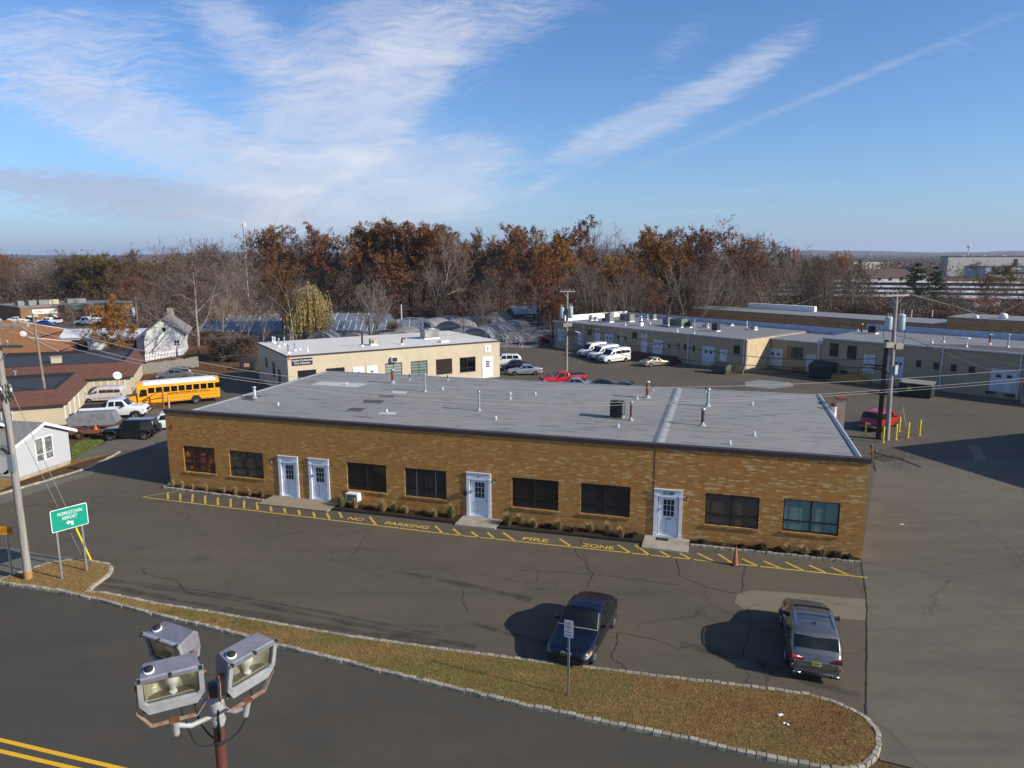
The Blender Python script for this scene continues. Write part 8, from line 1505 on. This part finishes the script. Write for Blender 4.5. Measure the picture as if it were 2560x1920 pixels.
# small pole behind, pole by the rusty oak, thin pole in the nursery, far pole
p = G(125, 1058); pole('slender leaning brown wooden pole in front of the mansard buildings', p, ZT(p, 784), .13, .09, WOODP, (-.55, .3))
p = G(346, 832); h = ZT(p, 742); t = pole('wooden pole with one white transformer beside the white gabled house', p, h, .2, .15, WOODP); transformer(t, -.55, 0, h - 3.6, .38, 1.6)
p = G(1005, 838); pole('thin pale pole standing in the plant nursery', p, ZT(p, 761), .14, .11, PALE)
p = AY(2059, 780, 140); p.z = 0; pole('dark distant wooden pole in the right hand thicket', p, ZT(p, 708), .16, .12, WOODD)
p = AY(2146, 760, 120); p.z = 0; 
# middle pole
mp = G(1416, 938); h = ZT(mp, 726); t = pole('middle wooden utility pole with crossarm and grey transformers in the rear lot', mp, h, .17, .12, mat('tan_pole_wood', (.26, .22, .17), .9, var=.3, sc_=3, stretch=(5, 5, .35))); crossarm(t, h - .12, 1.9, .1, mat('pale_crossarm', (0, 0, 0)), ins=4)
zt_ = ZT(mp, 796); transformer(t, -.62, -.1, zt_, .27, 1.35); transformer(t, .45, .2, zt_ + .1, .27, 1.35); transformer(t, .38, -.45, zt_ + .05, .27, 1.3)
zq = ZT(mp, 832); mb = MB(); mb.box(.15, -.2, zq - .3, 1.2, .2, zq + .25); mb.tube([(.2, 0, zq), (.9, .1, zq - .6), (.4, 0, zq - 1.0), (.2, 0, zq - .4)], .05, 5); mb.build('splice_case', BLK, t); MB().box(-.45, -.15, ZT(mp, 812) - .25, .6, .15, ZT(mp, 812) + .2).build('mount_box', TANU, t); MB().tube([(1.0, -.2, zq + .2), (1.3, -.2, zq + .08), (1.6, -.25, zq - .02)], .06, 6).build('white_sleeve', WHITE, t)
# right pole and the dark stub pole
rp_ = G(2217, 1100); h = ZT(rp_, 735); t = pole('tall grey utility pole with transformers beside the red minivan', rp_, h, .19, .13, GREYP, (-.3, 0)); crossarm(t, h - .1, 2.1, .25, mat('pale_crossarm', (0, 0, 0)), off=(-.3, 0), ins=5)
zt_ = ZT(rp_, 824); transformer(t, -.72, -.05, zt_, .27, 1.0); transformer(t, .3, .1, zt_ - .05, .30, 1.25)
for s_, z_ in ((-.55, ZT(rp_, 862)), (.2, ZT(rp_, 866))): MB().box(s_ - .25, -.2, z_ - .2, s_ + .3, .2, z_ + .2).build('junction_box', TANU, t)
MB().box(.02, -.24, ZT(rp_, 935), .22, -.17, ZT(rp_, 912)).build('marker_plate', WHITE, t); zq = ZT(rp_, 800); mb = MB()
for s_ in (-1, 1): mb.tube([(s_ * .5 - .2, 0, zq), (s_ * .85 - .2, 0, zq - .9), (s_ * .7 - .2, -.1, zq - 1.9), (-.2, -.1, zq - 2.2)], .02, 5)
mb.build('jumper_cable', BLK, t)
p = G(2195, 1097); h = ZT(p, 850); dkp = p; t = pole('dark creosoted stub pole just left of the grey pole', p, h, .19, .15, WOODD); zq = ZT(p, 925); mb = MB(); mb.tube([(-1.7, .1, zq + .2), (-.6, 0, zq + .1), (0, -.1, zq - .1), (1.3, -.2, zq - .9)], .05, 5); mb.tube([(-1.6, .1, zq + .45), (-.5, 0, zq + .35), (0, -.1, zq + .3)], .06, 5); mb.tube([(-2.2, 0, zq - .1), (-1.2, 0, zq + .5), (0, 0, zq)], .03, 5); mb.build('splice_case', BLK, t)
for (u, v), l_ in zip([(2163, 1093), (2207, 1106), (2239, 1099), (2247, 1079), (2269, 1094), (2298, 1088)], ['leftmost, in front of the red minivan', 'nearest, between the dark pole and grey pole', 'nearer one of the pair right of the grey pole', 'farther one of the pair right of the grey pole', 'with the pale stick leaning on it', 'rightmost, standing apart']):
    t = thing('bollard', 'yellow steel bollard, ' + l_, 'bollard', G(u, v), 0, 'yellow bollards round the pole'); MB().lathe([(.075, 0), (.075, 1.18), (.06, 1.24), (0, 1.26)], 14).build('post', YEL, t); MB().lathe([(.16, 0.002), (.13, .03), (.08, .05)], 12).build('footing', CONC, t)
a_ = G(2265, 1066, .0); b2 = AY(2256, 1014, a_.y + .3); o = MB().tube([a_, b2], .025, 6).build('stick', mat('straw_stick', (.42, .36, .2), .8), None); tag(o, 'thin straw coloured stick leaning against a yellow bollard', 'stick')
# wires
LE, RE = (-21.5, 30.2), (48, 52); WB = mat('black_cable', (.03, .03, .032), .6); WG = mat('light_wire', (.30, .30, .30), .5)
wire('upper of the three pale wires sagging over the brick building roof', [(30, 800), (84, 808), (300, 864), (503, 906), (723, 941), (1000, 962), (1300, 971), (1569, 970), (1900, 963), (2224, 948), (2560, 924), (2700, 912)], LE, RE, .011, WG)
wire('middle of the three pale wires sagging over the brick building roof', [(30, 806), (84, 824), (300, 890), (526, 932), (730, 960), (1000, 986), (1428, 1006), (1801, 998), (2208, 975), (2560, 946), (2700, 934)], LE, RE, .011, WG)
wire('lowest of the three pale wires sagging over the brick building roof', [(0, 820), (60, 838), (300, 900), (600, 950), (875, 985), (1200, 1008), (1500, 1014), (2056, 991), (2560, 954), (2700, 941)], LE, RE, .011, WG)
wire('thin grey wire running from the left edge to the middle pole', [(-40, 853), (300, 850), (600, 843), (800, 834), (1200, 812), (1412, 803)], (-60, 100), mp[:2], .02); wire('thin grey wire below the other, left edge to the middle pole', [(560, 890), (730, 880), (1000, 850), (1250, 826), (1412, 812)], (-40, 90), mp[:2], .018)
for l_, px in (('upper black cable from the middle pole to the dark pole', [(1421, 815), (1520, 834), (1611, 851), (1750, 874), (1896, 893), (2060, 900), (2193, 896)]), ('lower black cable from the middle pole to the dark pole', [(1440, 837), (1485, 856), (1611, 886), (1785, 907), (1896, 914), (2060, 920), (2193, 918)]), ('lowest black cable from the middle pole to the dark pole', [(1425, 842), (1470, 860), (1611, 900), (1785, 925), (1896, 933), (2080, 936), (2193, 926)])): wire(l_, px, mp[:2], dkp[:2], .03, WB)
wire('thick black cable from the grey pole down to the right edge', [(2236, 838), (2290, 852), (2380, 890), (2470, 923), (2560, 946), (2640, 968)], rp_[:2], (50, 62), .03, WB); wire('thin black cable above the thick one at the right edge', [(2236, 832), (2330, 858), (2440, 892), (2560, 915), (2640, 928)], rp_[:2], (50, 62), .016, WB)
wire('pale wire curving from the distant pole over the brown band building', [(1890, 770), (1950, 768), (2000, 758), (2058, 736)], (45, 138), (62, 140), .03, WG); wire('wire rising to the right edge above the right wing roof', [(2500, 785), (2530, 768), (2560, 754), (2600, 735)], (60, 90), (72, 90), .02, WG)
for k, (v0, v1) in enumerate(((731, 752), (733, 775))): wire(['thin wire from the grey pole crossarm toward the thicket, upper', 'thin wire from the grey pole crossarm toward the thicket, lower'][k], [(2262, v0), (2330, v0 + 18), (2420, v0 + 44), (2520, v1 + 45)], rp_[:2], (70, 100), .012)
# green airport sign
q1, q2 = G(156, 1447, .11), G(218, 1427, .11); an = math.atan2(q2.y - q1.y, q2.x - q1.x); fs = FC(q1.x, q1.y, an); L_ = (q2 - q1).length
cs = [fs(124.4, 1285), fs(214, 1249), fs(221.4, 1301), fs(130, 1341)]; sx0, sx1 = (cs[0][0] + cs[3][0]) / 2, (cs[1][0] + cs[2][0]) / 2; zt2, zb2 = (cs[0][1] + cs[1][1]) / 2, (cs[2][1] + cs[3][1]) / 2
t = thing('road_sign', 'green MORRISTOWN AIRPORT road sign with left turn arrow on two posts', 'road sign', (q1.x, q1.y, 0), an)
for s_ in (0, L_): mb = MB(); mb.box(s_ - .035, -.01, .1, s_ - .012, .04, zt2 - .1); mb.box(s_ + .012, -.01, .1, s_ + .035, .04, zt2 - .1); mb.box(s_ - .012, .015, .1, s_ + .012, .04, zt2 - .1); mb.build('post', STEEL, t)
def rrect(x0, z0, x1, z1, r_, n=5): return [(cx + math.cos(a) * r_, cz + math.sin(a) * r_) for cx, cz, a0 in ((x1 - r_, z0 + r_, -PI / 2), (x1 - r_, z1 - r_, 0), (x0 + r_, z1 - r_, PI / 2), (x0 + r_, z0 + r_, PI)) for a in [a0 + PI / 2 * k / n for k in range(n + 1)]]
pn = MB().ext(rrect(sx0, zb2, sx1, zt2, .07), 'y', -.03, -.014).build('border', mat('sign_white', (.75, .76, .76), .5), t); pn = MB().ext(rrect(sx0 + .03, zb2 + .03, sx1 - .03, zt2 - .03, .05), 'y', -.036, -.0305).build('panel', mat('highway_green', (.0, .27, .17), .45, var=.05), t)
cxm = (sx0 + sx1) / 2; Hs = zt2 - zb2; SW = mat('sign_white', (0, 0, 0)); wS = sx1 - sx0
o = text('MORRISTOWN', 'sign_lettering', SW, pn, (cxm + wS * .02, -.042, zt2 - Hs * .26), Hs * .215, ext=.003, bold=.0); bpy.context.view_layer.update(); o.scale = (wS * .66 / o.dimensions.x, 1, 1)
o = text('AIRPORT', 'sign_lettering', SW, pn, (cxm, -.042, zt2 - Hs * .47), Hs * .215, ext=.003, bold=.0); bpy.context.view_layer.update(); o.scale = (wS * .42 / o.dimensions.x, 1, 1)
az, ax = zt2 - Hs * .70, cxm; k = Hs * .10; MB().ext([(ax - 1.7 * k, az), (ax - .5 * k, az + 1.0 * k), (ax - .5 * k, az + .35 * k), (ax + 1.2 * k, az + .35 * k), (ax + 1.2 * k, az - 1.5 * k), (ax + .4 * k, az - 1.5 * k), (ax + .4 * k, az - .35 * k), (ax - .5 * k, az - .35 * k), (ax - .5 * k, az - 1.0 * k)], 'y', -.045, -.0365).build('arrow', SW, pn)
# amber sign at the left edge
p = G(30, 1440, .11); fs = FC(p.x, p.y, -.06); za, zb_ = fs(20, 1316)[1], fs(20, 1337)[1]; t = thing('road_sign', 'amber NO OUTLET road sign with arrow on one post at the left edge', 'road sign', (p.x, p.y, 0), -.06); mb = MB(); mb.box(-.035, -.01, .1, -.012, .04, za - .05); mb.box(.012, -.01, .1, .035, .04, za - .05); mb.box(-.012, .015, .1, .012, .04, za - .05); mb.build('post', STEEL, t)
s1_ = fs(32, 1327)[0]; pn = MB().ext(rrect(s1_ - 1.0, zb_, s1_, za, .03), 'y', -.03, -.014).build('panel', mat('amber_sign', (.62, .27, .01), .5), t); k = za - zb_; text('NO OUTLET', 'sign_lettering', TXT, pn, (s1_ - .58, -.034, (za + zb_) / 2), k * .62, ext=.002, sx=.8); MB().ext([(s1_ - .2, (za + zb_) / 2 - .018), (s1_ - .11, (za + zb_) / 2 - .018), (s1_ - .11, (za + zb_) / 2 - .05), (s1_ - .04, (za + zb_) / 2), (s1_ - .11, (za + zb_) / 2 + .05), (s1_ - .11, (za + zb_) / 2 + .018), (s1_ - .2, (za + zb_) / 2 + .018)], 'y', -.036, -.031).build('arrow', TXT, pn)
# parking restriction sign
p = G(1420, 1738, .11); t = thing('parking_sign', 'small white and red NO STOPPING OR STANDING sign on a steel post on the grass', 'parking sign', (p.x, p.y, 0), -.42); mb = MB(); mb.box(-.03, -.01, 0.1, -.01, .03, 2.72); mb.box(.01, -.01, .1, .03, .03, 2.72); mb.box(-.01, .014, .1, .01, .03, 2.72); mb.build('post', STEEL, t)
pn = MB().ext(rrect(-.15, 2.17, .15, 2.77, .035), 'y', -.02, -.012).build('panel', mat('sign_white', (0, 0, 0)), t); RD = mat('sign_red', (.45, .03, .03), .5)
for w_, z_, s_ in (('NO', 2.66, .12), ('STOPPING', 2.54, .075), ('OR', 2.45, .08), ('STANDING', 2.36, .075)): o = text(w_, 'sign_lettering', RD, pn, (0, -.024, z_), s_, ext=.002); bpy.context.view_layer.update(); o.scale = (min(1.3, .24 / o.dimensions.x), 1, 1) if len(w_) > 2 else (1, 1, 1)
MB().ext([(-.12, 2.25), (-.08, 2.285), (-.08, 2.262), (.08, 2.262), (.08, 2.285), (.12, 2.25), (.08, 2.215), (.08, 2.238), (-.08, 2.238), (-.08, 2.215)], 'y', -.024, -.0205).build('arrow', TXT, pn)
# ------------------------------------------------------------------ floodlight mast in the foreground
def clear_glass():
    m, b, bs = newmat('clear_lamp_glass'); out = [n for n in b.nodes if n.type == 'OUTPUT_MATERIAL'][0]; tr = b.n('ShaderNodeBsdfTransparent'); gl = b.n('ShaderNodeBsdfGlossy'); gl.inputs['Roughness'].default_value = .08; mx = b.n('ShaderNodeMixShader'); mx.inputs[0].default_value = .10; tr.inputs[0].default_value = (.92, .94, .92, 1)
    b.l.new(tr.outputs[0], mx.inputs[1]); b.l.new(gl.outputs[0], mx.inputs[2]); b.l.new(mx.outputs[0], out.inputs[0]); return m
CG = clear_glass(); ALU = mat('weathered_aluminium', (.235, .235, .265), .6, .35, .2, 7, dirt=.35, bmp=.003); ALW = mat('pale_lamp_frame', (.34, .365, .38), .5, .15, .15, 9, dirt=.35); REFL = mat('yellowed_reflector', (.58, .55, .45), .22, .45, .15, 5); YOKE = mat('rust_streaked_yoke', (.42, .38, .32), .7, .1, .2, 11, c2=(.30, .10, .03), dirt=.3); BULB = mat('frosted_bulb', (.80, .80, .77), .3, 0, .03); WTUB = mat('white_tube', (.36, .37, .38), .5, 0, .1, 8, dirt=.3); MARP = mat('maroon_pole_paint', (.115, .038, .032), .55, 0, .2, 2, stretch=(1, 1, .3), dirt=.25)
px_, py_, pz_ = -2.86, 6.25, 10.14
fm = thing('floodlight_mast', 'maroon pole carrying three grey floodlights, foremost in the picture', 'floodlight', (px_, py_, 0))
MB().cyl((0, 0, 0), (0, 0, pz_ - .30), .060, .052, 20).build('pole', MARP, fm); mb = MB(); mb.lathe([(.056, pz_ - .32), (.062, pz_ - .3), (.062, pz_ - .02), (.055, pz_), (0, pz_)], 18); mb.lathe([(.07, pz_ - .28), (.07, pz_ - .24)], 18); mb.lathe([(.07, pz_ - .12), (.07, pz_ - .08)], 18); mb.build('collar', WTUB, fm)
mb = MB(); mb.lathe([(.058, pz_ + .002), (.078, pz_ + .012), (.080, pz_ + .10), (.07, pz_ + .125), (0, pz_ + .13)], 20); mb.build('cap', mat('dark_blue_cap', (.035, .04, .06), .5), fm); MB().lathe([(.054, pz_ - .52), (.058, pz_ - .5), (.054, pz_ - .48)], 16).build('pole_strap', BLK, fm)
def flood(x, y, z, ang, label_, arm):
    """x,y,z middle of the front top edge; ang bearing of the width axis"""
    M_ = Matrix.Translation((x - px_, y - py_, z)) @ Matrix.Rotation(ang, 4, 'Z') @ Matrix.Rotation(math.radians(12), 4, 'X'); w = .25
    def bl(mb, nm, m_, par=fm, bev=0): 
        o = mb.build(nm, m_, par, bev); o.matrix_local = M_ if par is fm else Matrix.Identity(4); return o
    mb = MB(); prof = [(0, 0), (.20, .0), (.235, -.04), (.22, -.20), (.12, -.35), (0, -.39)]; n = len(prof)
    V = [(sx * (w - (.0 if a < .18 else .03)), a, b_) for sx in (-1, 1) for a, b_ in prof]; mb.add(V, [tuple(range(n)), tuple(range(n, 2 * n))] + [(i, i + 1, n + i + 1, n + i) for i in range(n - 1)]); hs = bl(mb, 'lamp_housing', ALU, bev=.006)
    hs['label'] = label_
    mb = MB(); O_ = [(-w - .022, .012), (w + .022, .012), (w + .022, -.28), (w - .05, -.395), (-w + .05, -.395), (-w - .022, -.28)]; I_ = [(-w + .022, -.03), (w - .022, -.03), (w - .022, -.25), (w - .05, -.285), (-w + .05, -.285), (-w + .022, -.25)]
    V = [(p[0], y_, p[1]) for y_ in (-.035, -.001) for p in O_ + I_]; F = []
    for i in range(6): j = (i + 1) % 6; F += [(i, j, 6 + j, 6 + i), (12 + i, 12 + j, 18 + j, 18 + i), (i, j, 12 + j, 12 + i), (6 + i, 6 + j, 18 + j, 18 + i)]
    mb.add(V, F); bl(mb, 'lamp_frame', ALW, hs, .004)
    mb = MB(); mb.ext([(-w - .026, .014), (w + .026, .014), (w + .026, -.012), (-w - .026, -.012)], 'y', -.048, -.0355); bl(mb, 'frame_lip', ALU, hs)
    mb = MB(); mb.ext(I_, 'y', -.012, -.006); bl(mb, 'lamp_glass', CG, hs)
    mb = MB(); nn = 12                                   # curved reflector trough open to the front, flat shelf below
    V = []
    for i in range(nn + 1): a = PI * i / nn; V += [(-math.cos(a) * (w - .025), .004 + math.sin(a) * .15, -.03), (-math.cos(a) * (w - .03), .004 + math.sin(a) * .11, -.275)]
    mb.add(V, [(2 * i, 2 * i + 2, 2 * i + 3, 2 * i + 1) for i in range(nn)], True); mb.add(V, [tuple(range(1, 2 * nn + 2, 2)), tuple(range(2 * nn, -1, -2))]); bl(mb, 'reflector', REFL, hs)
    mb = MB(); mb.tube([(-w + .05, .02, -.262), (w - .05, .02, -.262)], .004, 5); mb.add([(-.2, .03, -.268), (.2, .03, -.268), (.16, .10, -.268), (-.16, .10, -.268)], [(0, 1, 2, 3)]); bl(mb, 'inner_shelf', mat('dark_shelf', (.12, .115, .09), .4, .3), hs)
    o = MB().lathe([(0, 0), (.028, .0), (.032, .05), (.052, .09), (.060, .13), (.056, .17), (.03, .20), (0, .205)], 16).build('bulb', BULB, hs); o.location = (0.01, .075, -.268); o = MB().lathe([(.034, 0), (.036, .004), (.036, .014), (.03, .02), (0, .02)], 14).build('bulb_socket', WHITE, hs); o.location = (.01, .05, -.272)
    mb = MB(); mb.lathe([(.046, .001), (.048, .012), (.040, .016)], 16, o=(-.17, .08, 0)); bl(mb, 'photocell_ring', WHITE, hs); mb = MB(); mb.lathe([(.036, .010), (.038, .035), (.02, .045), (0, .046)], 14, o=(-.17, .08, 0)); bl(mb, 'photocell', BLK, hs)
    mb = MB()
    for x_, z_ in ((0, 0), (w, 0), (-w, 0)): bl(MB().box(x_ - .012, -.055, -.004, x_ + .012, -.02, .022), 'clip', DARK, hs)
    mb = MB(); yk = [(-w - .035, .09, -.17), (-w - .05, .03, -.40), (-w + .06, .0, -.56), (w - .06, .0, -.56), (w + .05, .03, -.40), (w + .035, .09, -.17)]
    for i in range(5):
        a, b_ = Vector(yk[i]), Vector(yk[i + 1]); d = (b_ - a).normalized(); s_ = Vector((0, 1, 0)); nn_ = d.cross(s_).normalized(); V = []
        for q in (a, b_):
            for su, sv_ in ((-1, -1), (1, -1), (1, 1), (-1, 1)): V.append(q + s_ * .020 * su + nn_ * .004 * sv_)
        mb.add(V, [(0, 1, 2, 3), (4, 5, 6, 7), (0, 1, 5, 4), (1, 2, 6, 5), (2, 3, 7, 6), (3, 0, 4, 7)])
    bl(mb, 'yoke', YOKE, hs); mb = MB()
    for s_ in (-1, 1): bl(MB().cyl((s_ * (w + .0), .09, -.17), (s_ * (w + .05), .09, -.17), .024, n=10), 'pivot', RUST, hs)
    bl(MB().box(-.04, -.03, -.572, .04, .03, -.548), 'mount_plate', RUST, hs)
    mb = MB(); mb.cyl((0, .0, -.57), (0, .02, -.74), .034, .032, 14); mb.lathe([(.033, -.74), (.03, -.76), (0, -.765)], 12, o=(0, .02, 0)); bl(mb, 'slipfitter', WTUB, hs)
    b0 = M_ @ Vector((0, .01, -.63)); mb = MB(); e = Vector((0, 0, pz_ - arm)); d = (e - b0); mid = b0 + d * .35 + Vector((0, 0, -.05)); mb.tube([b0, mid, e], .026, 8); mb.build('arm', WTUB, fm)
    mb = MB(); c0 = M_ @ Vector((.04, .10, -.40)); mb.tube(SPL([c0, c0 + Vector((.05, 0, -.22)), (c0 + Vector((0, 0, -.50))) * .6 + Vector((0, 0, .4 * (pz_ - .52))), Vector((.02, -.05, pz_ - .46)), Vector((.03, -.06, pz_ - .2)), Vector((.03, -.03, pz_ - .02))]), .009, 6); mb.build('power_cable', BLK, fm)
def edge(u0, v0, u1, v1, z): a, b_ = G(u0, v0, z), G(u1, v1, z); return (a + b_) / 2, math.atan2(b_.y - a.y, b_.x - a.x)
ZL = 10.62
m_, a = edge(346, 1700, 502, 1663, ZL); flood(m_.x, m_.y, ZL, a, 'floodlight nearest the left, facing the camera', .20)
m_, a = edge(572, 1662, 684.6, 1599, ZL); flood(m_.x, m_.y, ZL, a, 'floodlight on the right, facing the road', .14)
m_, a = edge(368.4, 1584, 443, 1610, ZL); flood(m_.x, m_.y, ZL, a, 'floodlight at the back, turned away to the left', .1)
# ------------------------------------------------------------------ building beyond the right edge of the picture, whose shadow crosses the apron
HB = 5.; cn = G(2232, 1119); k = HB / math.tan(SUN_EL); cx_, cy_ = cn.x + k * math.cos(SUN_AZ), cn.y + k * math.sin(SUN_AZ); a1 = math.atan2(G(2560, 1084).y - cn.y, G(2560, 1084).x - cn.x)
t = thing('office_building', 'flat roofed brick building just beyond the right edge, shading the apron', 'building', (cx_, cy_, 0), a1); MB().box(0, -26, 0, 34, 0, HB - .1).build('wall', BRICK, t); MB().box(-.1, -26.1, HB - .098, 34.1, .1, HB).build('roof', ROOF, t)
# ------------------------------------------------------------------ the air
mh = bpy.data.materials.new('haze_air'); mh.use_nodes = True; b = NB(mh.node_tree); b.nodes.clear(); vo = b.n('ShaderNodeVolumePrincipled'); vo.inputs['Color'].default_value = (.72, .82, 1, 1); vo.inputs['Density'].default_value = .00012; vo.inputs['Anisotropy'].default_value = .2
b.l.new(vo.outputs[0], b.n('ShaderNodeOutputMaterial').inputs['Volume'])
hz_ = MB().box(-6600, -950, -1.5, 6600, 7100, 75).build('haze', mh); hz_['kind'] = 'stuff'
